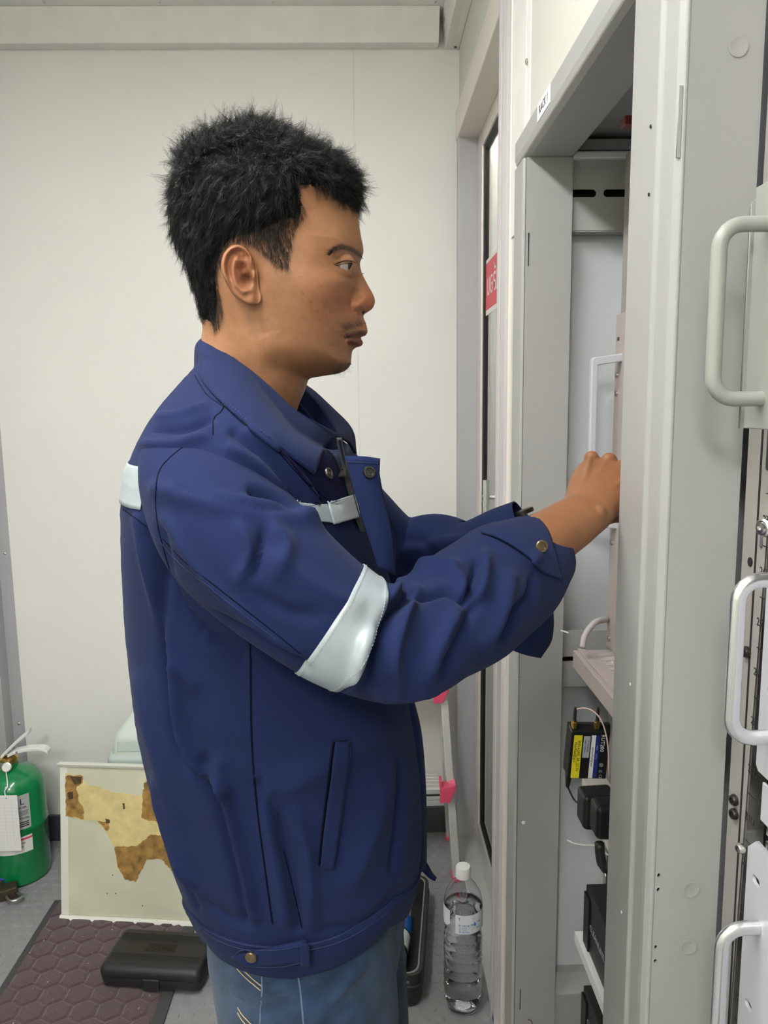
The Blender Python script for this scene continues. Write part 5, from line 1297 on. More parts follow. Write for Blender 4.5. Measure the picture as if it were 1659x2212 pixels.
# outer silhouette of the hair mass
HOUT = [(772, 460), (781, 444), (784, 420), (779, 392), (764, 366), (742, 341), (712, 322), (672, 302), (636, 284), (592, 265), (548, 260), (506, 267), (470, 285), (432, 297), (402, 320), (384, 350), (374, 392), (370, 440), (372, 490), (380, 530), (396, 570), (409, 612), (424, 652), (437, 688), (441, 704)]
HOUT = [(590+(a-590)*.968, 480+(b-480)*.962) for a, b in HOUT[1:-2]]
HOUT = [(771, 458)]+HOUT+[(437, 690), (441, 700)]
hm_loop = [hp(*p) for p in HOUT]+[hp(*p) for p in ((470, 720), (520, 690), (600, 640), (700, 540), (745, 490))]
HMO = dense(np.array(hm_loop), lambda p: 2.2)
HMOF = catmull(np.array([hp(*p) for p in HOUT]), 6)
hc = hp(590, 470)
def hair_v(q):
    vh = head_v(q, False); dl, _ = segdist(q, [hp(*p) for p in HL]); ins = inside(q, HAIRQ)
    t = sstep(0, 22, dl)*7.5
    # fade: short sides round the ear and nape
    fade = np.exp(-((q[:, 0]-hp(575, 560, 72)[0])**2/(2*24**2)+(q[:, 1]-hp(575, 530, 72)[1])**2/(2*17**2)))
    nape = sstep(-5, -75, q[:, 1])
    t = t*(1-.85*np.clip(fade*1.2, 0, 1))*(1-.75*nape)
    do, _ = segdist(q, HMOF); s = np.clip(do/62, 0, 1); E = np.sqrt(np.maximum(1-(1-s)**2, 0))
    W2 = np.maximum(Wf(q), 30)
    vo = (np.minimum(W2, 80)+6)*E
    v = np.maximum(np.where(vh > 5, vh+t-.8, 0), np.minimum(vo, np.maximum(vh+t, vo*(do < 34))))
    n = _noise(q*.11, 21)*.6+_noise(q*.28, 22)*.4
    v = np.maximum(v+1.6*n*np.clip(t/6, 0, 1)*sstep(0, 6, do), 0)
    return v*np.sqrt(np.clip(do/5, 0, 1)), ins, t
KH = 60
tq = np.linspace(0, 1, KH+1); tq = 1-(1-tq)**1.2
NH = len(HMO); QH = (hc+tq[:, None, None]*(HMO[None]-hc)).reshape(-1, 2)
VH, INS, TH_ = hair_v(QH)
# overhanging fringe is part of the mass even in front of the skull
fr_poly = np.array([hp(*p) for p in ((650, 404), (700, 410), (733, 430), (764, 449), (772, 461), (800, 450), (800, 380), (700, 290), (600, 300))])
INS = INS & (segdist(QH, np.array([hp(*p) for p in HL]))[0] > 2.5)
INS = INS | inside(QH, fr_poly)
FADE = np.array([hp(*p, 72) for p in ((670, 462), (650, 468), (622, 474), (594, 486), (566, 500), (540, 512), (512, 516), (490, 528), (474, 545), (462, 575), (458, 610), (457, 645), (448, 672), (430, 690), (420, 760), (700, 760), (700, 470))])
INS = INS & ~inside(QH, FADE)
vs = np.vstack([h3(QH[:, 0], QH[:, 1], VH), h3(QH[:, 0], QH[:, 1], -VH)]); nn = len(QH); fs = []
for i in range(KH):
    for j in range(NH):
        k = (j+1) % NH; a = (i*NH+j, (i+1)*NH+j, (i+1)*NH+k, i*NH+k)
        if not all(INS[x] for x in a): continue
        fs.append(a); fs.append(tuple(x+nn for x in a[::-1]))
me = bpy.data.meshes.new('hair'); me.from_pydata([tuple(x) for x in vs], [], fs); me.update()
bm = bmesh.new(); bm.from_mesh(me); bmesh.ops.delete(bm, geom=[v for v in bm.verts if not v.link_faces], context='VERTS'); bmesh.ops.remove_doubles(bm, verts=bm.verts, dist=.00002); bm.to_mesh(me); bm.free()
M_hairb = mat('hair_undercoat', (.0045, .0042, .0045), .9, spec=.1)
hairo = link('hair', me, M_hairb, person, smooth=True, label='short curly black hair')
# ---- strands
def strands(P0, D, Ln, seg, r, curl, grav, rs):
    """numpy batch of curled tapered three-sided strands; P0 (n,3) roots, D (n,3) directions, Ln (n,)"""
    n = len(P0); p = P0.copy(); d = D/np.linalg.norm(D, axis=1, keepdims=True); pts = [p.copy()]
    rv = rs.randn(n, 3); ax = np.cross(d, rv); ax /= np.linalg.norm(ax, axis=1, keepdims=True)+1e-9
    for s in range(seg):
        p = p+d*(Ln/seg)[:, None]; pts.append(p.copy())
        d = d+np.cross(ax, d)*curl[:, None]+rs.randn(n, 3)*.10+np.array([0, 0, -grav]); d /= np.linalg.norm(d, axis=1, keepdims=True)
    pts = np.array(pts)                                   # seg+1, n, 3
    t0 = nrm_rows(pts[1]-pts[0]); a = np.cross(t0, rs.randn(n, 3)); a = nrm_rows(a); b = np.cross(t0, a)
    V = np.empty((n, (seg+1)*3, 3))
    for s in range(seg+1):
        rr = r*(1-.75*s/seg)
        for k in range(3): V[:, s*3+k] = pts[s]+(a*cos(2*pi*k/3)+b*sin(2*pi*k/3))*rr
    base = np.arange(n)[:, None]*((seg+1)*3); F = []
    for s in range(seg):
        for k in range(3):
            k2 = (k+1) % 3; F.append(base+np.array([[s*3+k, s*3+k2, s*3+3+k2, s*3+3+k]]))
    F = np.stack(F, 1).reshape(-1, 4)
    return V.reshape(-1, 3), F
def nrm_rows(a): return a/(np.linalg.norm(a, axis=1, keepdims=True)+1e-12)
def quick_mesh(name, batches, m, parent, label=None, kind='stuff'):
    V = np.vstack([b[0] for b in batches]); o = 0; F = []
    for v, f in batches: F.append(f+o); o += len(v)
    F = np.vstack(F)
    me = bpy.data.meshes.new(name); me.vertices.add(len(V)); me.vertices.foreach_set('co', V.astype(np.float32).ravel())
    me.loops.add(F.size); me.loops.foreach_set('vertex_index', F.astype(np.int32).ravel()); me.polygons.add(len(F))
    me.polygons.foreach_set('loop_start', np.arange(0, F.size, 4, dtype=np.int32)); me.polygons.foreach_set('loop_total', np.full(len(F), 4, np.int32))
    me.update(calc_edges=True); me.polygons.foreach_set('use_smooth', [True]*len(F))
    return link(name, me, m, parent, label=label, kind=kind)
rs = np.random.RandomState(11)
hme = hairo.data; hco = np.empty(len(hme.vertices)*3); hme.vertices.foreach_get('co', hco); hco = hco.reshape(-1, 3)
tri = []; ar = []
for p in hme.polygons: tri.append(p.vertices[:]); ar.append(p.area)
tri = np.array([t if len(t) == 4 else (*t, t[-1]) for t in tri]); ar = np.array(ar)
pn_ = np.array([tuple(p.normal) for p in hme.polygons]); pc = hco[tri].mean(1)
ctr = HC+HZ_*.02
pn_ *= np.sign((pn_*(pc-ctr)).sum(1))[:, None]
def scatter(n, wts):
    i = rs.choice(len(tri), n, p=wts/wts.sum()); u, v = rs.rand(n, 1), rs.rand(n, 1); q = hco[tri[i]]
    return (q[:, 0]*(1-u)+q[:, 1]*u)*(1-v)+(q[:, 3]*(1-u)+q[:, 2]*u)*v, pn_[i]
side_near = (pc[:, 1] < HC[1]+.02)
hpx = proj(pc)
fadew = np.exp(-((hpx[:, 0]-590)**2/(2*55**2)+(hpx[:, 1]-545)**2/(2*34**2)))
wt_long = ar*(1-.93*np.clip(fadew*1.3, 0, 1))*(1+.0*side_near)
def lie(pts, nm, out, rnd_):
    rel = pts-HC; fr = sstep(.0, .06, rel@HF_); tp_ = sstep(.06, .12, rel@HZ_); low = sstep(.05, -.05, rel@HZ_)
    fl_ = HF_[None]*(1.0*tp_*(.2+fr))[:, None]-HZ_[None]*(1.15*(1-tp_))[:, None]-HF_[None]*(.5*(1-tp_)*(1-fr))[:, None]
    D = nm*(out*(1-.6*low))[:, None]+fl_*.8+rs.randn(len(pts), 3)*rnd_*(1-.5*low)[:, None]
    dn = (nm*D).sum(1); D -= nm*np.minimum(dn-.08, 0)[:, None]; D -= nm*(np.maximum(dn-.42+.2*low, 0)*(rs.rand(len(pts)) < .985))[:, None]
    return nrm_rows(D), tp_, low
def clumps(ng, nch, wts, out, rnd_, L0, L1, curl0, curl1, spread, r, seg=6):
    """wavy locks: guide curves with a handful of strands following each"""
    pts, nm = scatter(ng, wts); D, tp_, low = lie(pts, nm, out, rnd_)
    Ln = (L0+(L1-L0)*rs.rand(ng))*(1-.62*low)*(1+.25*tp_); p = pts.copy(); d = D.copy(); G = [p.copy()]
    ax = nrm_rows(np.cross(d, nm+rs.randn(ng, 3)*.5)); cu = (curl0+(curl1-curl0)*rs.rand(ng))*np.where(rs.rand(ng) < .8, 1, -1)*(.45+.55*tp_)
    for s_ in range(seg):
        p = p+d*(Ln/seg)[:, None]; G.append(p.copy()); d = nrm_rows(d+np.cross(ax, d)*cu[:, None]-nm*.22+rs.randn(ng, 3)*.05)
    G = np.repeat(np.array(G), nch, 1); n = ng*nch
    off = rs.randn(n, 3)*spread; fan = rs.randn(n, 3)*spread*.5
    t = np.linspace(0, 1, seg+1)[:, None, None]; cut = (.65+.5*rs.rand(n))[None, :, None]
    pts3 = G[:1]+(G-G[:1])*cut+off[None]*(1-.55*t)+fan[None]*t*t+rs.randn(seg+1, n, 3)*spread*.12
    t0 = nrm_rows(pts3[1]-pts3[0]); a = nrm_rows(np.cross(t0, rs.randn(n, 3))); b = np.cross(t0, a); V = np.empty((n, (seg+1)*3, 3))
    for s_ in range(seg+1):
        rr = r*(1-.7*s_/seg)
        for k in range(3): V[:, s_*3+k] = pts3[s_]+(a*cos(2*pi*k/3)+b*sin(2*pi*k/3))*rr
    base = np.arange(n)[:, None]*((seg+1)*3); F = [base+np.array([[s_*3+k, s_*3+(k+1) % 3, s_*3+3+(k+1) % 3, s_*3+3+k]]) for s_ in range(seg) for k in range(3)]
    return V.reshape(-1, 3), np.stack(F, 1).reshape(-1, 4)
wl = wt_long*np.where(side_near, 1.0, .35)
b1 = clumps(1900, 10, wl, .22, .24, .013, .021, .15, .6, .0015, .00013)
b1b = clumps(700, 8, wl*sstep(.02, .08, (pc-HC)@HZ_), .20, .40, .011, .017, .5, 1.1, .0011, .00012)
# stray flyaways along the crown
pts, nm = scatter(130, ar*sstep(.07, .11, (pc-HC)@HZ_))
b2 = strands(pts, nm+rs.randn(len(pts), 3)*.6, .014+.014*rs.rand(len(pts)), 7, .00008, .3+.3*rs.rand(len(pts)), .02, rs)
# curly fringe tufts
b3 = clumps(330, 9, ar*np.exp(-((hpx[:, 0]-752)**2/(2*34**2)+(hpx[:, 1]-400)**2/(2*40**2))), .45, .4, .011, .018, .5, 1.0, .0011, .00013)
quick_mesh('hair_strands', [b1, b1b, b2, b3], M_hair, person, label='loose black curls and strands')
# short clipped hair of the faded sides and nape, rooted in the skin
def skin_points(n, pxpoly, vv):
    lo = np.min(pxpoly, 0); hi = np.max(pxpoly, 0); q = lo+rs.rand(n*3, 2)*(hi-lo); q = q[inside(q, pxpoly)][:n]
    uw = np.array([hp(a, b, vv) for a, b in q]); v = head_v(uw); return uw, v
fp = np.array([(655, 440), (654, 465), (638, 490), (629, 520), (627, 553), (620, 583), (610, 577), (598, 578), (583, 558), (558, 540), (528, 522), (500, 524), (480, 545), (460, 600), (466, 640), (470, 670), (458, 700), (440, 712), (425, 660), (410, 600), (470, 500), (560, 440)], float)
uw, v = skin_points(5200, fp, 72)
ps = np.vstack([h3(uw[:, 0], uw[:, 1], v+.2), h3(uw[::3, 0], uw[::3, 1], -v[::3]-.2)])
nl = len(uw); sd = np.r_[np.ones(nl), -np.ones(len(uw[::3]))]
D = HL_*(.35*sd)[:, None]-HZ_*1.0+HF_*.18+rs.randn(len(ps), 3)*.22
b4 = strands(ps, D, .0035+.006*rs.rand(len(ps)), 3, .00010, .05*rs.rand(len(ps)), .0, rs)
quick_mesh('clipped_hair', [b4], M_hair, person, label='closely clipped hair above the ear and on the nape')
# eyebrows, moustache, chin stubble
def along(line, n, spread):
    ln = np.array(line, float); t = rs.rand(n)*(len(ln)-1); i = t.astype(int); f = (t-i)[:, None]; p = ln[i]*(1-f)+ln[np.minimum(i+1, len(ln)-1)]*f
    p[:, :2] += rs.randn(n, 2)*spread*np.sin(np.clip(t/(len(ln)-1), .08, .95)*pi)[:, None]; uw = np.array([hp(*x) for x in p]); return uw, head_v(uw), t/(len(ln)-1)
bro = [(709, 549, 58), (722, 538, 53), (737, 532, 47), (757, 537, 35), (771, 545, 22), (781, 553, 10)]
uw, v, t = along(bro, 420, 3.0)
ps = np.vstack([h3(uw[:, 0], uw[:, 1], v+.2), h3(uw[:, 0], uw[:, 1], -v-.2)]); sd = np.r_[np.ones(len(uw)), -np.ones(len(uw))]; t2 = np.r_[t, t]
D = -HF_*(.9)+HL_*(sd*.55)[:, None]+HZ_*(.75*t2-.25)[:, None]+rs.randn(len(ps), 3)*.16
b5 = strands(ps, D, .0045+.004*rs.rand(len(ps)), 3, .00014, .0*ps[:, 0], .01, rs)
quick_mesh('eyebrows', [b5], M_hair, person)
bb = []
for line, n, sp, l in (([(736, 716, 33), (755, 703, 25), (772, 698, 17), (787, 697, 6)], 170, 5, .0009), ([(712, 806, 28), (730, 802, 24), (747, 793, 15), (756, 783, 6)], 260, 6.0, .0008)):
    uw, v, t = along(line, n, sp); ps = np.vstack([h3(uw[:, 0], uw[:, 1], v+.1), h3(uw[:, 0], uw[:, 1], -v-.1)]); sd = np.r_[np.ones(len(uw)), -np.ones(len(uw))]
    D = HL_*(sd*.5)[:, None]-HZ_*.7+HF_*.45+rs.randn(len(ps), 3)*.25
    bb.append(strands(ps, D, l*(.6+.8*rs.rand(len(ps))), 2, .00009, .0*ps[:, 0], .0, rs))
quick_mesh('stubble', bb, M_hair, person)

# ================================================================== CLOTHES
M_navy = cloth('navy_twill', (.0108, .0185, .066), 1500, bump=.25, var=.12, sheen=.03)
M_navyi = cloth('navy_twill_painted_shade', (.0055, .0068, .028), 1500, bump=.2, var=.10, sheen=.0)  # same twill darkened: shade of the neck opening put into its colour
M_refl = mat('silver_reflective_tape', (.36, .41, .44), .4, metal=.2, bump=.18, bscale=60, var=.06, vscale=40)
M_denim = cloth('blue_denim', (.024, .049, .100), 1800, bump=.5, var=.38, sheen=.15, vs=38.)
M_thread = mat('ochre_thread', (.42, .33, .20), .7); M_nthread = mat('navy_thread', (.016, .020, .07), .7); M_seam = mat('dark_navy_seam', (.003, .004, .014), .9, spec=.1)

jacket = None
# ---- torso surface: rows (pixel row on the median plane, back px, front px, half width m)
TR = [(775, 436, 600, .050), (805, 412, 655, .078), (838, 380, 690, .108), (872, 347, 712, .140), (908, 318, 728, .168), (950, 292, 745, .188), (1000, 270, 768, .196), (1060, 261, 790, .196), (1150, 262, 818, .19), (1300, 269, 850, .178), (1420, 283, 868, .172), (1500, 294, 880, .168), (1600, 316, 896, .163), (1700, 341, 908, .16), (1800, 367, 912, .158), (1880, 392, 908, .156), (1950, 416, 898, .153), (2010, 440, 882, .148)]
zr_, xb_, xf_, hb_ = [], [], [], []
for py, b, f, h in TR:
    a, c = P(b, py, Y=YM), P(f, py, Y=YM); zr_.append((a[2]+c[2])/2); xb_.append(a[0]); xf_.append(c[0]); hb_.append(h)
sT = np.linspace(0, 1, len(TR)); tt = np.linspace(0, 1, 150)
def resample(v): 
    c = catmull(np.stack([sT, np.array(v)], 1), 12); return np.interp(tt, c[:, 0], c[:, 1])
zT_, xbT, xfT, hbT = map(resample, (zr_, xb_, xf_, hb_))
NA = 320
def torso_pt(i, a, off=0.):
    """row position i (float 0..149), angle a (0 = front, pi/2 = towards the viewer, pi = back)"""
    z = np.interp(i, range(150), zT_); b = np.interp(i, range(150), xbT); f = np.interp(i, range(150), xfT); h = np.interp(i, range(150), hbT)
    n = 2.35; c, s = np.cos(a), np.sin(a); xm = b+(f-b)*.47
    rx = np.where(c > 0, f-xm, xm-b)+off; x = xm+np.sign(c)*np.abs(c)**(2/n)*rx; y = YM-np.sign(s)*np.abs(s)**(2/n)*(h+off)
    lift = np.interp(np.abs(np.degrees(np.arctan2(s, c))), [0, 20, 42, 65, 90, 115, 140, 165, 180], [.040, .060, .083, .074, .064, .068, .066, .035, .022])*np.clip((i-100)/49, 0, 1)**1.15
    # the shirt front hangs lower at the neck
    drop = .15*np.maximum(c, 0)**2.2*np.clip((48-i)/48, 0, 1)**1.2
    return np.stack(np.broadcast_arrays(x, y, z+lift-drop), -1)
# fit: the outline seen from the viewpoint meets the measured back and front edges
tb = np.interp(tt, sT, [r[1] for r in TR]); tf = np.interp(tt, sT, [r[2] for r in TR])
for _ in range(14):
    ag = np.linspace(0, 2*pi, 96, endpoint=False); pr_ = proj(torso_pt(np.repeat(np.arange(150.)[:, None], 96, 1), np.repeat(ag[None], 150, 0)))
    sm_ = lambda v: np.convolve(np.pad(v, 2, 'edge'), np.ones(5)/5, 'valid')
    xbT = xbT+sm_(tb-pr_[..., 0].min(1))*.8/FPX*.9*.8
    fmx = pr_[..., 0].max(1); xfT = xfT+sm_(tf-fmx)*.8/FPX*.9*.8*np.clip(np.arange(150)/30, .2, 1)
def wrinkle(co, no, folds, side=-1):
    """raise and sink cloth along fold lines that the photograph shows on this side"""
    px = proj(co); view = nrm_rows(co-EYE); w = sstep(.02, .30, -(no*view).sum(1)); out = np.zeros(len(co))
    for line, sig, amp in folds:
        ln = catmull(np.array(line, float), 6) if len(line) > 2 else np.array(line, float)
        d, t = segdist(px, ln); sig = sig*.8; prof_ = .6*np.exp(-(d/sig)**2/2)+.4*np.exp(-np.sqrt((d/sig)**2+.03)*1.4)*sstep(0, .18, t)*sstep(0, .18, 1-t)
        out += 2.15*amp*prof_
    return co+no*(out*w)[:, None]*.001
def grid_normals(G, closed_v=True):
    du = np.gradient(G, axis=0)
    if closed_v: dv = (np.roll(G, -1, 1)-np.roll(G, 1, 1))
    else: dv = np.gradient(G, axis=1)
    n = np.cross(du, dv); return n/(np.linalg.norm(n, axis=-1, keepdims=True)+1e-12)
def soft(co, amp, f, seed):
    q = np.stack([co[:, 0]*f+co[:, 1]*f*.7, co[:, 2]*f*.55+co[:, 1]*f*.3], 1); return amp*(_noise(q, seed)*.65+_noise(q*2.1, seed+1)*.35)
def tube_mesh(name, G, m, parent, cap0=False, cap1=False, solid=.0015, **k):
    a, b = G.shape[:2]; vs = [tuple(p) for p in G.reshape(-1, 3)]
    fs = [(i*b+j, i*b+(j+1) % b, (i+1)*b+(j+1) % b, (i+1)*b+j) for i in range(a-1) for j in range(b)]
    me = bpy.data.meshes.new(name); me.from_pydata(vs, [], fs); me.update()
    return link(name, me, m, parent, smooth=True, solid=solid, **k)
TF = [  # folds of the body of the jacket
    ([(345, 1160), (352, 1330), (358, 1440), (376, 1570), (400, 1645), (455, 1700)], 9, -5), ([(372, 1440), (392, 1570), (425, 1650), (485, 1700)], 14, 6),
    ([(440, 1640), (468, 1720), (490, 1800), (512, 1890), (532, 1985)], 8, -5), ([(470, 1650), (492, 1740), (525, 1880), (548, 1980)], 14, 5),
    ([(300, 1480), (345, 1640), (385, 1780), (425, 1930)], 20, 4), ([(320, 1700), (360, 1810), (400, 1900), (425, 1960)], 7, -4), ([(340, 1690), (380, 1810), (420, 1900)], 9, 4),
    ([(560, 1690), (600, 1780), (625, 1870), (650, 2000)], 8, -5.5), ([(575, 1700), (585, 1800), (600, 1880), (618, 1985)], 13, 5), ([(640, 1760), (665, 1850), (672, 1990)], 16, 4),
    ([(555, 1400), (640, 1440), (760, 1500), (880, 1540)], 20, -5), ([(620, 1700), (720, 1640), (840, 1560)], 30, 4), ([(760, 1900), (800, 1800), (830, 1680)], 26, 5), ([(850, 1880), (862, 1780), (866, 1650)], 10, -4),
    ([(300, 1120), (330, 1260), (370, 1400), (420, 1480)], 12, 4), ([(330, 1150), (370, 1270), (420, 1350), (520, 1420)], 9, -6),
    ([(700, 2010), (790, 1990), (870, 1920)], 9, -2), ([(420, 1930), (500, 1985), (560, 2000)], 9, -2),
    ([(600, 960), (660, 1020), (715, 1090)], 9, -4), ([(505, 935), (580, 990), (640, 1070), (660, 1100)], 8, -4), ([(500, 970), (560, 1010), (610, 1060)], 10, 4), ([(540, 930), (610, 990), (680, 1070)], 9, 4),
    ([(300, 905), (380, 900), (440, 880)], 8, 3), ([(330, 935), (400, 925), (455, 905)], 7, -3.5), ([(300, 960), (380, 960), (440, 945)], 10, 3)]
ii, aa = np.meshgrid(np.arange(150), np.linspace(0, 2*pi, NA, endpoint=False), indexing='ij')
TG = torso_pt(ii.astype(float), aa); TN = -grid_normals(TG)
cen = TG.mean(1, keepdims=True); sg_ = np.sign(((TG-cen)*TN).sum(-1).mean()); TN *= sg_
co = TG.reshape(-1, 3); no = TN.reshape(-1, 3)
co = co+no*soft(co, .0022, 9, 31)[:, None]
co = wrinkle(co, no, TF)
TG = co.reshape(TG.shape)
torso = tube_mesh('jacket_body', TG, M_navy, person, label='navy twill jacket body')
bvT = BVHTree.FromPolygons([tuple(p) for p in co], [(i*NA+j, i*NA+(j+1) % NA, (i+1)*NA+(j+1) % NA, (i+1)*NA+j) for i in range(149) for j in range(NA)])

# ---- sleeves
def sleeve(spine, nring, nang, folds, seed, end_tilt=None, start_up=None):
    """spine rows: (centre, half size across, half size in depth)"""
    k = 10; c = catmull([s[0] for s in spine], k); ra = catmull([[s[1], s[2]] for s in spine], k)
    c = np.array([np.interp(np.linspace(0, len(c)-1, nring), range(len(c)), c[:, i]) for i in range(3)]).T
    ra = np.array([np.interp(np.linspace(0, len(ra)-1, nring), range(len(ra)), ra[:, i]) for i in range(2)]).T
    T = nrm_rows(np.gradient(c, axis=0)); up = nrm_rows(np.cross(T, np.array([0, -1., 0])[None]+0*T)); dp = np.cross(T, up)
    # 'up' lies in the side-view plane across the sleeve; dp is towards or away from the viewer
    th = np.linspace(0, 2*pi, nang, endpoint=False)
    G = c[:, None]+up[:, None]*np.cos(th)[None, :, None]*ra[:, None, :1]+dp[:, None]*np.sin(th)[None, :, None]*ra[:, None, 1:]
    if end_tilt is not None:
        n_ = nring; wgt = sstep(.72, 1.0, np.linspace(0, 1, n_))
        G = G+T[:, None]*(np.cos(th)[None, :, None]*end_tilt*wgt[:, None, None])
    N = grid_normals(G); N *= np.sign(((G-c[:, None])*N).sum(-1).mean())
    co, no = G.reshape(-1, 3), N.reshape(-1, 3)
    co = co+no*soft(co, .0018, 14, seed)[:, None]
    co = wrinkle(co, no, folds); return co.reshape(G.shape), c, T, up, dp
SF = [ # folds of the near sleeve
    ([(343, 1058), (431, 1080), (520, 1092), (600, 1104), (717, 1130), (800, 1170)], 16, 5), ([(395, 1062), (470, 1085), (560, 1100), (640, 1112)], 8, -4), ([(545, 1060), (585, 1070), (630, 1095)], 9, -7),
    ([(570, 1146), (562, 1190), (548, 1235)], 9, -4.5), ([(590, 1140), (620, 1180), (600, 1240)], 16, 3.5), ([(520, 1140), (540, 1200), (520, 1250)], 14, 3),
    ([(347, 1150), (383, 1281), (479, 1340), (598, 1400), (660, 1440)], 8, -4), ([(360, 1120), (440, 1240), (560, 1350), (640, 1405)], 10, 3),
    ([(600, 1210), (680, 1270), (760, 1310)], 22, 3), ([(560, 1290), (620, 1320), (680, 1330)], 14, -3),
    ([(797, 1478), (806, 1430), (822, 1375), (850, 1320), (880, 1285)], 11, -9), ([(860, 1480), (850, 1420), (868, 1340), (900, 1280)], 13, 5), ([(765, 1480), (780, 1420), (800, 1370)], 12, 4),
    ([(850, 1290), (868, 1250), (884, 1235), (930, 1228), (985, 1226)], 11, 6), ([(880, 1300), (930, 1285), (965, 1277), (1003, 1298)], 7, -5), ([(1003, 1300), (1018, 1262), (1030, 1215)], 7, -6.5), ([(980, 1240), (1000, 1262), (1004, 1290)], 8, 4), ([(1035, 1290), (1045, 1240), (1050, 1200)], 10, 5),
    ([(916, 1471), (935, 1420), (960, 1370), (985, 1330)], 16, 5), ([(960, 1450), (985, 1400), (1010, 1340), (1030, 1300)], 13, -4), ([(1040, 1400), (1070, 1350), (1090, 1300), (1100, 1250)], 14, 4.5), ([(1085, 1380), (1110, 1330), (1140, 1290), (1150, 1230)], 11, -5), ([(1130, 1290), (1150, 1230), (1160, 1200)], 10, 3),
    ([(980, 1500), (1040, 1460), (1090, 1420)], 14, 3), ([(830, 1505), (880, 1500), (940, 1490)], 12, 3)]
def sp(px, py, y, rpx, rd): return (P(px, py, Y=y), rpx*y/FPX, rd)
NS = [sp(418, 1020, .69, 80, .055), sp(450, 1075, .655, 122, .064), sp(508, 1160, .618, 150, .066), sp(600, 1245, .598, 148, .062), sp(700, 1322, .590, 138, .058), sp(790, 1372, .592, 130, .056), sp(868, 1390, .605, 126, .055), sp(945, 1352, .640, 128, .055), sp(1025, 1298, .685, 136, .055), sp(1098, 1245, .73, 126, .053), sp(1150, 1200, .765, 92, .047)]
SG, sc_c, sT_, sU, sD = sleeve(NS, 170, 120, SF, 51, end_tilt=.0)
sleeveN = tube_mesh('sleeve', SG, M_navy, person, label='near sleeve with a silver band at the elbow')
def bv_of(G):
    a, b = G.shape[:2]; return BVHTree.FromPolygons([tuple(p) for p in G.reshape(-1, 3)], [(i*b+j, i*b+(j+1) % b, (i+1)*b+(j+1) % b, (i+1)*b+j) for i in range(a-1) for j in range(b)])
bvS = bv_of(SG)
FSF = [([(870, 1190), (930, 1175), (1000, 1165)], 10, 4), ([(880, 1230), (940, 1200), (1010, 1190)], 9, -5), ([(890, 1165), (925, 1180), (935, 1215)], 8, -4)]
FS = [(np.array([-.115, .93, 1.325]), .065, .055), (np.array([-.075, .985, 1.30]), .068, .058), (np.array([-.02, 1.025, 1.235]), .062, .056), (np.array([.04, 1.035, 1.185]), .058, .054), (np.array([.09, 1.02, 1.195]), .055, .052), (P(1010, 1208, Y=.985), .050, .048), (P(1090, 1172, Y=.962), .046, .045), (P(1140, 1150, Y=.952), .043, .042)]
FG, *_ = sleeve(FS, 90, 64, FSF, 61)
sleeveF = tube_mesh('sleeve', FG, M_navy, person, label='far sleeve, in shade')

def hit(bv, px, py, off=0., default=None):
    d = ray(px, py); r = bv.ray_cast(Vector(EYE), Vector(d))
    if r[0] is None: return default
    n = np.array(r[1]); n = n if n@d < 0 else -n
    return np.array(r[0])+n*off
def front_of(p, off, bv=None):
    """move a garment point just outside the jacket body where the body would cover it"""
    q = proj(p); h = hit(bv or bvT, q[0], q[1], 0.)
    if h is None: return p
    d = ray(q[0], q[1]); th = (h-EYE)@d; tp_ = (p-EYE)@d
    return EYE+d*min(tp_, th-off)
def on_surface(bv, name, quad, m, parent, off=.0012, nu=14, nv=14, th=.0012, label=None, bulge=0., curve=None):
    """cloth patch sewn on a surface: the four corners are given where the photograph shows them"""
    q = np.array(quad, float); G = []; lastp = None
    for i in range(nu+1):
        row = []
        for j in range(nv+1):
            u, v = i/nu, j/nv; p = (q[0]*(1-u)+q[1]*u)*(1-v)+(q[3]*(1-u)+q[2]*u)*v
            h = hit(bv, p[0], p[1], off+bulge*sin(pi*v)*sin(pi*min(max(u, 0), 1)))
            if h is None: h = lastp if lastp is not None else P(p[0], p[1], Y=.65)
            lastp = h; row.append(h)
        G.append(row)
    return MB().grid(G).build(name, m, parent, smooth=True, solid=th, label=label)
def seam(bv, line, name, m, parent, r=.0007, off=None, k=8, dash=0, brk=.03):
    if m is M_seam: r = r*.62
    if off is None: off = -r*.25
    pts = [hit(bv, *p, off) for p in catmull(np.array(line, float), k)]; pts = [p for p in pts if p is not None]
    mb = MB()
    if len(pts) < 2: return None
    runs = [[pts[0]]]
    for p in pts[1:]:
        if np.linalg.norm(p-runs[-1][-1]) > brk: runs.append([p])
        else: runs[-1].append(p)
    for rn in runs:
        if len(rn) > 1: mb.tube(rn, r, 5, caps=False)
    return mb.build(name, m, parent, smooth=True) if mb.v else None
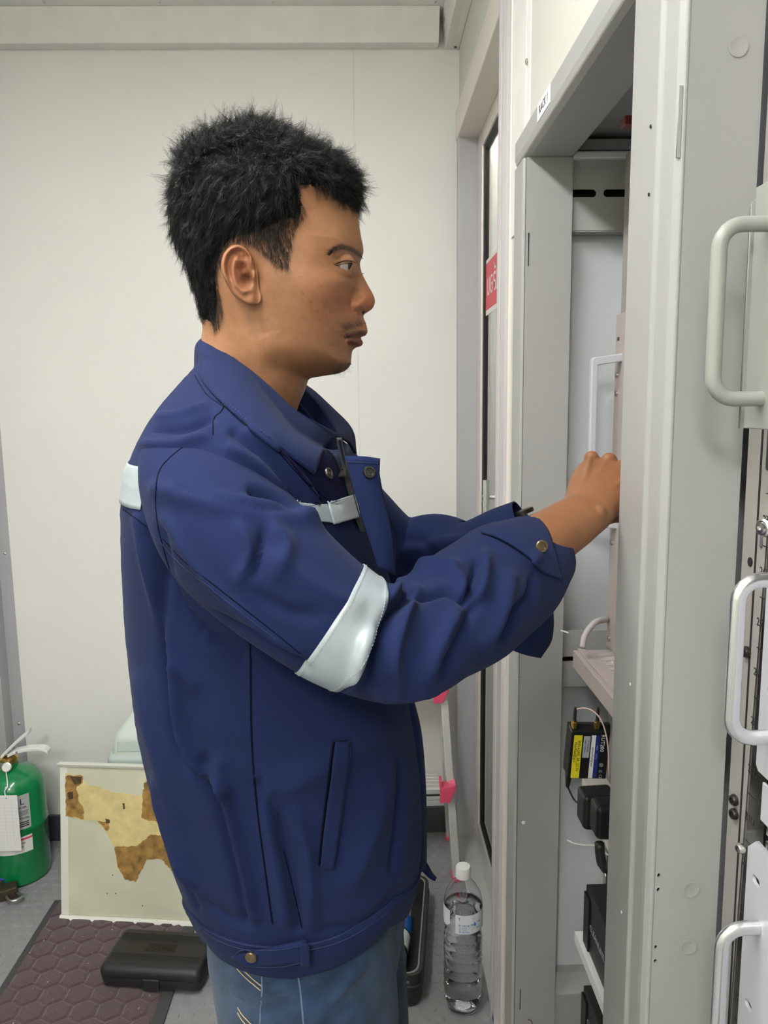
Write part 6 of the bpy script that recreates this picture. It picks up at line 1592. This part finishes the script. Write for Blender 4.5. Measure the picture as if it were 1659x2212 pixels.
# ---- sewn details
def ring_band(G, i0, i1, name, m, parent, off=.0013, j0=0, j1=None, cols=None, label=None, th=.0008):
    N = grid_normals(G); c = G.mean(1, keepdims=True); N *= np.sign(((G-c)*N).sum(-1).mean()); S = (G+N*off)[i0:i1+1]
    b = G.shape[1]; cols = cols if cols is not None else range(b+1)
    return MB().grid([[S[i, j % b] for j in cols] for i in range(S.shape[0])]).build(name, m, parent, smooth=True, solid=th, label=label)
def nearest_ring(c, px, py): return int(np.argmin(((proj(c)-[px, py])**2).sum(1)))
i0, i1 = nearest_ring(sc_c, 712, 1330), nearest_ring(sc_c, 772, 1366)
ring_band(SG, i0, i1, 'reflective_band', M_refl, sleeveN, label='silver reflective tape round the sleeve')
for i_, nm_ in ((i0+1, 'stitching'), (i1-1, 'stitching')):
    N = grid_normals(SG); N *= np.sign(((SG-SG.mean(1, keepdims=True))*N).sum(-1).mean())
    L_ = (SG+N*.0016)[i_]; mb = MB()
    for j in range(0, 120, 1):
        a, b = L_[j], L_[(j+1) % 120]; mb.tube([a*.85+b*.15, a*.3+b*.7], .00025, 4)
    mb.build(nm_, M_grl, sleeveN)
# band across the shoulder blades and the chest
def rows_at_z(z): return float(np.interp(-z, -zT_, np.arange(150)))
zu, zl = float(P(285, 985, Y=.78)[2]), float(P(268, 1058, Y=.78)[2])
ra_, rb_ = rows_at_z(zu), rows_at_z(zl)
cols = [j for j in range(NA) if radians(118) < 2*pi*j/NA < radians(245)]
N = grid_normals(TG); N *= np.sign(((TG-TG.mean(1, keepdims=True))*N).sum(-1).mean()); TO = TG+N*.0014
MB().grid([[TO[int(round(r)), j] for j in cols] for r in np.linspace(ra_, rb_, 12)]).build('reflective_band', M_refl, torso, smooth=True, solid=.0008, label='silver reflective tape across the back')
on_surface(bvT, 'reflective_band', [(637, 1078), (700, 1094), (726, 1132), (650, 1122)], M_refl, torso, off=.004, label='folded silver tape on the chest')
on_surface(bvT, 'reflective_band', [(697, 1086), (758, 1070), (767, 1120), (712, 1134)], M_refl, torso, off=.0055, label='silver tape on the chest')
seam(bvT, [(543, 1420), (543, 1500), (546, 1620), (556, 1740), (570, 1850), (590, 1996)], 'side_seam', M_seam, torso, r=.0009)
seam(bvT, [(540, 1385), (541, 1500), (544, 1620), (554, 1740), (568, 1850), (588, 1996)], 'side_seam', M_seam, torso, r=.0011)
seam(bvT, [(612, 1838), (628, 1900), (640, 1950), (652, 2004)], 'pleat_seam', M_seam, torso, r=.0010)
seam(bvT, [(420, 810), (445, 850), (470, 870), (485, 880)], 'yoke_seam', M_seam, torso, r=.0008)
seam(bvT, [(486, 872), (478, 888), (462, 905), (460, 940)], 'yoke_seam', M_seam, torso, r=.0011)
seam(bvT, [(474, 868), (540, 915), (600, 975), (640, 1020), (700, 1085)], 'front_seam', M_seam, torso, r=.0008)
seam(bvT, [(266, 1100), (300, 1125), (326, 1145)], 'yoke_seam', M_seam, torso, r=.0009)
# welt pocket
pk_ = on_surface(bvT, 'pocket_welt', [(722, 1600), (752, 1601), (719, 1872), (688, 1870)], M_navy, torso, off=.0028, nu=6, nv=30, th=.0022, label='slanted welt pocket')
seam(bvT, [(720, 1602), (712, 1660), (702, 1740), (694, 1810), (688, 1868)], 'pocket_opening', M_seam, torso, r=.0017, off=.0006)
seam(bvT, [(722, 1599), (753, 1600), (748, 1660), (738, 1740), (729, 1810), (720, 1858), (712, 1871), (688, 1872)], 'pocket_stitching', M_nthread, torso, r=.0003, off=.0034)
# hem band following the bottom edge, with the buttoned side tab
S = TG+N*.0022
MB().grid([[S[i, j % NA] for j in range(NA+1)] for i in range(135, 150)]).build('hem_band', M_navy, torso, smooth=True, solid=.003, label='stitched hem band')
mb = MB(); S2 = TG+N*.0024
for i_ in (135, 137): mb.tube([S2[i_, j] for j in range(NA)], .00035, 4, closed=True)
mb.build('hem_stitching', M_nthread, torso)
bvH = bv_of(TG+N*.0024)
tab = on_surface(bvH, 'adjuster_tab', [(505, 2058), (662, 2022), (668, 2068), (535, 2078)], M_navy, torso, off=.0035, nu=20, nv=8, th=.003, label='hem tab with brass button')
on_surface(bvH, 'tab_end', [(648, 2023), (668, 2021), (669, 2070), (650, 2070)], M_navy, torso, off=.0075, nu=4, nv=8, th=.002)
seam(bvH, [(510, 2056), (530, 2040), (600, 2040), (655, 2030)], 'tab_stitching', M_nthread, torso, r=.0003, off=.0068)
seam(bvH, [(536, 2074), (600, 2076), (655, 2066)], 'tab_stitching', M_nthread, torso, r=.0003, off=.0068)
def snap(bv, px, py, r, name, m, parent, off, ring=True, axis=None):
    c = hit(bv, px, py, off) if bv else axis[0]
    if c is None: return
    if axis is None:
        e = hit(bv, px+6, py, off); g = hit(bv, px, py+6, off)
        n = nrm(np.cross(e-c, g-c)) if e is not None and g is not None else np.array([0, -1., 0])
        if n@ray(px, py) > 0: n = -n
    else: n = axis[1]
    pr = [(r, 0), (r, .0012), (r*.9, .0020), (r*.62, .0021), (r*.5, .0012), (r*.2, .0012), (r*.15, .0018), (.0001, .0019)] if ring else [(r, 0), (r, .001), (r*.92, .0018), (r*.5, .0026), (.0001, .0029)]
    MB().lathe(pr, c, 26, n).build(name, m, parent, auto=40)
snap(bvH, 548, 2054, .0056, 'button', M_abrass, torso, .0068, ring=False)
# armhole seam on the sleeve head
seam(bvS, [(462, 915), (440, 935), (400, 962), (365, 990), (343, 1020), (336, 1070), (340, 1130), (352, 1180), (372, 1250)], 'armhole_seam', M_seam, sleeveN, r=.0012, brk=.05)
seam(bvS, [(352, 1165), (400, 1215), (460, 1262), (540, 1325), (600, 1372), (648, 1412)], 'sleeve_seam', M_seam, sleeveN, r=.0008)
seam(bvS, [(348, 1172), (396, 1223), (456, 1271), (535, 1334), (596, 1381)], 'sleeve_seam', M_nthread, sleeveN, r=.0003, off=.0006)

# ---- cuff: turned band with snap and the open flap behind it
def sheet(name, rows, m, parent, th=.0018, k=6, label=None, jitter=0., lift=0., bv=None, yfix=None):
    """loft of 3-d polylines (each same length) into a smooth cloth sheet"""
    R = np.array([catmull(r, k) for r in rows]); R = np.stack([catmull(R[:, j], k) for j in range(R.shape[1])], 1)
    if yfix is not None: R = np.array([[P(*proj(p), Y=yfix+(p[1]-.77)*.4) for p in r] for r in R])
    if lift:
        R2 = np.array([[front_of(p, lift, bv) for p in r] for r in R])
        wk = sstep(0, .14, np.linspace(0, 1, R.shape[1]))[None, :, None] if name == 'collar' else 1.0
        R = R*(1-wk)+R2*wk
    return MB().grid(R).build(name, m, parent, smooth=True, solid=th, label=label)
Y = lambda px, py, y: P(px, py, Y=y)
cuff = sheet('cuff', [[Y(1038, 1148, .735), Y(1060, 1132, .74), Y(1104, 1122, .775), Y(1158, 1110, .80)],
                      [Y(1072, 1158, .708), Y(1096, 1150, .715), Y(1135, 1143, .745), Y(1184, 1143, .775)],
                      [Y(1110, 1178, .70), Y(1130, 1176, .705), Y(1164, 1180, .725), Y(1197, 1180, .75)],
                      [Y(1146, 1204, .705), Y(1160, 1206, .707), Y(1184, 1215, .72), Y(1208, 1222, .745)],
                      [Y(1150, 1215, .722), Y(1170, 1232, .722), Y(1195, 1245, .735), Y(1216, 1252, .755)]], M_navy, person, label='buttonable sleeve cuff', lift=.007, bv=bvS)
cc_ = front_of(Y(1168, 1180, .716), .010, bvS); nn_ = nrm(np.array([.15, -1, .15])); MB().lathe([(.0058, 0), (.0058, .0014), (.005, .0022), (.0036, .0022), (.003, .0012), (.0012, .0012), (.001, .002), (.0001, .0021)], cc_+nn_*.002, 26, nn_).build('snap', M_abrass, cuff, auto=40)
sheet('cuff_edge', [[Y(1216, 1252, .757), Y(1206, 1278, .757), Y(1186, 1302, .757), Y(1160, 1338, .757)], [Y(1196, 1236, .742), Y(1180, 1268, .728), Y(1160, 1300, .722), Y(1136, 1340, .722)]], M_navy, person, label='sleeve end')
sheet('cuff_flap', [[Y(1150, 1330, .80), Y(1185, 1310, .815), Y(1192, 1318, .83)], [Y(1136, 1350, .80), Y(1178, 1345, .812), Y(1193, 1350, .83)], [Y(1110, 1372, .80), Y(1155, 1385, .81), Y(1188, 1385, .83)], [Y(1085, 1395, .80), Y(1130, 1412, .81), Y(1166, 1420, .83)]], M_navy, person, label='unbuttoned cuff flap hanging below the sleeve')

# ---- collar leaves
def bv_obj(o):
    return BVHTree.FromPolygons([tuple(v.co) for v in o.data.vertices], [tuple(p.vertices) for p in o.data.polygons])
def mid(a, b, t): return np.array(a)*(1-t)+np.array(b)*t
fold_n = [Y(441, 727, YM), Y(468, 750, .765), Y(500, 770, .745), Y(542, 799, .732), Y(590, 840, .728), Y(638, 884, .733), Y(690, 916, .752), Y(731, 940, .785)]
edge_n = [Y(419, 797, YM), Y(440, 826, .735), Y(474, 862, .705), Y(518, 900, .688), Y(562, 936, .682), Y(606, 970, .684), Y(650, 1004, .696), Y(681, 1025, .712)]
midr = [(mid(a, b, .5)+np.array([-.003, -.006, .004])) for a, b in zip(fold_n, edge_n)]
qtr = [(mid(a, b, .22)+np.array([-.002, -.005, .003])) for a, b in zip(fold_n, edge_n)]
collar = sheet('collar', [fold_n, qtr, midr, edge_n], M_navy, person, th=.003, label='turned-down jacket collar', lift=.008)
inner = [p+np.array([.004, .012, -.040]) for p in fold_n]
sheet('collar_stand', [fold_n, [mid(a, b, .5)+np.array([.002, .003, 0]) for a, b in zip(fold_n, inner)], inner], M_navy, collar, th=.002)
fold_f = [Y(441, 727, YM), Y(470, 757, .845), Y(520, 790, .868), Y(590, 810, .88), Y(640, 826, .883), Y(680, 862, .87), Y(717, 912, .84), Y(735, 943, .80)]
edge_f = [Y(419, 797, YM), Y(440, 830, .875), Y(500, 850, .91), Y(580, 850, .935), Y(664, 843, .935), Y(722, 884, .92), Y(762, 928, .895), Y(771, 980, .875)]
sheet('collar_leaf', [fold_f, [mid(a, b, .5)+np.array([0, .006, .004]) for a, b in zip(fold_f, edge_f)], edge_f], M_navy, collar, th=.003)
inner = [p+np.array([.002, -.008, -.045]) for p in fold_f]
sheet('collar_stand', [fold_f, [mid(a, b, .5) for a, b in zip(fold_f, inner)], inner], M_navy, collar, th=.002)
mb = MB()
off3 = np.array([0, -.0012, .0006]); ln = np.array([front_of(p, .0088) for p in catmull([mid(a, b, .90)+off3 for a, b in zip(midr, edge_n)], 8)])
for i in range(0, len(ln)-1): mb.tube([ln[i]*.9+ln[i+1]*.1, ln[i]*.3+ln[i+1]*.7], .0003, 4)
mb.build('stitching', M_nthread, collar)

# ---- zip, storm flap and snaps at the neck opening
FY = min(float(h[1]) for h in (hit(bvT, a, b) for a in (750, 765, 780) for b in (990, 1040, 1090, 1140, 1200)) if h is not None)-.008
print('FLAPY', FY)
flap = sheet('storm_flap', [[Y(747, 985, .775), Y(764, 1050, .765), Y(782, 1110, .757), Y(798, 1160, .75), Y(820, 1230, .745)],
                            [Y(780, 986, .768), Y(792, 1050, .758), Y(806, 1110, .75), Y(820, 1160, .745), Y(835, 1235, .742)],
                            [Y(819, 991, .778), Y(818, 1050, .768), Y(833, 1105, .764), Y(843, 1165, .76), Y(850, 1245, .758)]], M_navy, person, th=.003, label='open storm flap with snap', yfix=FY)
sheet('far_front', [[Y(640, 860, .845), Y(700, 930, .84), Y(760, 985, .83), Y(815, 995, .82)], [Y(660, 960, .86), Y(720, 1020, .85), Y(790, 1040, .84), Y(832, 1085, .83)], [Y(690, 1060, .86), Y(750, 1110, .85), Y(820, 1130, .85), Y(852, 1150, .86)], [Y(720, 1160, .85), Y(780, 1200, .85), Y(830, 1220, .85), Y(850, 1230, .86)]], M_navy, person, th=.003)
seamp = [hit(bv_obj(flap), *p, .0034) for p in ((752, 998), (770, 999), (790, 1001), (814, 1003))]; seamp = [p for p in seamp if p is not None]; MB().tube(catmull(seamp, 6), .0004, 5).build('stitching', M_nthread, flap)
snap(bv_obj(flap), 795, 1021, .0056, 'snap', M_gunm, flap, .0034)
zl_ = catmull([front_of(p, .010) for p in (Y(733, 950, .772), Y(741, 990, .768), Y(752, 1040, .760), Y(768, 1100, .752), Y(784, 1148, .746))], 14)
zp = MB(); zp.tube(zl_, .0026, 8, flat=.5); zo = zp.build('zip_tape', M_seam, person, smooth=True)
mb = MB()
for i in range(0, len(zl_)-1):
    for f in (0, .5): 
        c = zl_[i]*(1-f)+zl_[i+1]*f; mb.box(c+[-.0024, -.0030, -.0006], c+[.0024, -.0010, .0006])
mb.build('zip_teeth', mat('dark_zip_teeth', (.010, .010, .012), .4), zo)
mb = MB().box(front_of(Y(733, 958, .764), .014)-[.0032, .0015, .004], front_of(Y(733, 958, .764), .014)+[.0032, .0015, .006]); mb.build('zip_slider', M_gunm, zo, bevel=.001)
pa, pb_ = front_of(Y(734, 968, .760), .016), front_of(Y(740, 1029, .758), .016)
ax_ = nrm(pb_-pa); px_v = nrm(np.cross(ax_, [0, 1., 0])); Lp = np.linalg.norm(pb_-pa)
hl_ = [slot2d(0, .0045, .0034, .005), slot2d(0, Lp*.80, .0030, .004)]
holed_plate('zip_puller', [(-.0022, 0), (.0022, 0), (.0024, Lp*.5), (.0036, Lp*.62), (.0036, Lp), (-.0036, Lp), (-.0036, Lp*.62), (-.0024, Lp*.5)], hl_, pa, px_v, ax_, .0012, M_gunm, zo)
# near front edge below the collar: inner facing with its snap stud
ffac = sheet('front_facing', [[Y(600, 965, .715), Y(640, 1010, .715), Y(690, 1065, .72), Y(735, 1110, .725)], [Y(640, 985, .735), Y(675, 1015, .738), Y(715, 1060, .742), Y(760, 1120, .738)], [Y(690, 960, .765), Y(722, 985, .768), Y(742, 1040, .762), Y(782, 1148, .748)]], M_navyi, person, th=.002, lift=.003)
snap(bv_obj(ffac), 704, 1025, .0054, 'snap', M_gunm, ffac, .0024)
# lower front: the open far edge hanging behind, with its strap end
sheet('front_edge', [[Y(868, 1500, .79), Y(888, 1650, .785), Y(900, 1780, .785), Y(905, 1890, .79)], [Y(890, 1505, .80), Y(908, 1600, .80), Y(915, 1720, .80), Y(917, 1880, .80)], [Y(893, 1505, .83), Y(912, 1590, .835), Y(921, 1720, .835), Y(922, 1885, .835)]], M_navy, person, th=.003, label='open front edge')
strap = sheet('hem_strap', [[Y(906, 1870, .82), Y(915, 1880, .82), Y(930, 1893, .82), Y(942, 1898, .82)], [Y(914, 1852, .83), Y(924, 1866, .83), Y(934, 1884, .83), Y(944, 1896, .83)]], M_navy, person, th=.003)
MB().lathe([(.006, 0), (.006, .0014), (.001, .002)], Y(911, 1868, .815), 20, nrm(np.array([.7, -.7, 0]))).build('snap', M_abrass, strap, auto=40)

# ---- jeans
def leg(hx, hy, kx, ky, ax_, ay, name, seed):
    sp_ = [(np.array([hx, hy+ (YM-hy)*.4, .93]), .105, .09), (np.array([hx, hy, .82]), .098, .088), (np.array([hx+(kx-hx)*.35, hy+(ky-hy)*.35, .68]), .088, .082), (np.array([kx, ky, .47]), .068, .066), (np.array([(kx+ax_)/2, ay, .28]), .062, .062), (np.array([ax_, ay, .085]), .060, .062)]
    c = catmull([s[0] for s in sp_], 16); ra = catmull([[s[1], s[2]] for s in sp_], 16); th = np.linspace(0, 2*pi, 72, endpoint=False)
    G = c[:, None]+np.array([1., 0, 0])*np.cos(th)[None, :, None]*ra[:, None, :1]+np.array([0, -1., 0])*np.sin(th)[None, :, None]*ra[:, None, 1:]
    N = grid_normals(G); N *= np.sign(((G-c[:, None])*N).sum(-1).mean()); co, no = G.reshape(-1, 3), N.reshape(-1, 3)
    co = co+no*soft(co, .0045, 22, seed)[:, None]
    JF = [([(620, 2120), (560, 2150), (515, 2140)], 8, 3), ([(560, 2190), (640, 2160), (700, 2140)], 9, -3), ([(800, 2070), (740, 2130), (690, 2200)], 12, 4), ([(770, 2180), (700, 2160), (650, 2110)], 8, -3)]
    return wrinkle(co, no, JF).reshape(G.shape)
L1, R1 = P(511, 2150, Y=.74)[0], P(806, 2130, Y=.74)[0]
hxm = (L1+R1)/2
GN = leg(hxm, .735, hxm+.02, .72, hxm-.02, .715, 'n', 81); GFr = leg(hxm+.012, .885, hxm+.05, .885, hxm+.03, .885, 'f', 82)
jn = tube_mesh('jeans_leg', GN, M_denim, person, label='near leg of blue jeans'); jf = tube_mesh('jeans_leg', GFr, M_denim, person)
# seat and waist of the jeans (mostly under the jacket)
hp_ = []
for z, rx_, ry_ in ((.70, .075, .10), (.76, .095, .130), (.82, .105, .138), (.90, .108, .140), (1.0, .10, .135)):
    hp_.append([(hxm+.004+rx_*cos(a), YM+.008-ry_*sin(a), z) for a in np.linspace(0, 2*pi, 60, endpoint=False)])
tube_mesh('jeans_seat', np.array(hp_), M_denim, person)
bvJ = bv_of(GN)
for ln, r in (([(640, 2085), (648, 2130), (652, 2170), (656, 2215)], .0011),): seam(bvJ, ln, 'outer_seam', mat('pale_worn_denim', (.10, .145, .21), .9), jn, r=r)
seam(bvJ, [(565, 2095), (566, 2140), (563, 2180), (561, 2215)], 'pocket_edge', MATS['pale_worn_denim'], jn, r=.0010)
seam(bvJ, [(513, 2080), (530, 2098), (548, 2115), (566, 2130)], 'pocket_stitching', M_thread, jn, r=.0006, off=.0008)
seam(bvJ, [(513, 2092), (530, 2110), (548, 2126), (564, 2140)], 'pocket_stitching', M_thread, jn, r=.0006, off=.0008)
seam(bvJ, [(514, 2175), (525, 2192), (540, 2208), (552, 2220)], 'pocket_stitching', M_thread, jn, r=.0006, off=.0008)
seam(bvJ, [(514, 2186), (522, 2200), (534, 2215)], 'pocket_stitching', M_thread, jn, r=.0006, off=.0008)
# ---- shoes
for y_, x_ in ((.715, hxm-.02), (.885, hxm+.03)):
    sr = []
    for x, z0, hw, ht in ((-.085, .0, .030, .05), (-.07, 0, .036, .085), (-.02, 0, .037, .10), (.04, 0, .036, .085), (.09, 0, .044, .055), (.135, 0, .043, .042), (.168, .003, .028, .028), (.178, .008, .012, .018)):
        sr.append([(x_+x, y_+hw*cos(a), max(z0, .004)+ht*(.5+.5*sin(a)) if sin(a) > -.6 else .004) for a in np.linspace(0, 2*pi, 24, endpoint=False)])
    mb = MB(); vs = [p for r in sr for p in r]; fs = [(i*24+j, i*24+(j+1) % 24, (i+1)*24+(j+1) % 24, (i+1)*24+j) for i in range(7) for j in range(24)]+[tuple(range(24))[::-1], tuple(7*24+j for j in range(24))]
    mb.add(vs, fs); so_ = mb.build('shoe', M_blackp, person, smooth=True)
    loft([[(x_+a, y_+b, z) for a, b in [(-.09, -.03), (-.095, 0), (-.09, .03), (-.02, .037), (.06, .042), (.12, .046), (.165, .036), (.182, 0), (.165, -.036), (.12, -.046), (.06, -.042), (-.02, -.037)]] for z in (.0002, .016)], M_whitep, 'sole', so_)
# ---- watch on the far wrist
wc_ = P(1142, 1146, Y=.953); wa = nrm(WRF-ELF)
wtc = MB().tube([wc_+np.cross(wa, [0, 1, 0])*.024*cos(a)+np.array([0, 1, 0])*.032*sin(a) for a in np.linspace(0, 2*pi, 28, endpoint=False)], .0055, 8, closed=True).build('watch_strap', M_blackg, person, smooth=True, label='black watch on the far wrist')
up_w = nrm(np.array([0, 0, 1.])-wa*wa[2])
MB().lathe([(.0150, 0), (.0155, .002), (.0155, .005), (.013, .006)], wc_+up_w*.0215, 28, up_w).build('watch_case', M_gunm, wtc, auto=40)
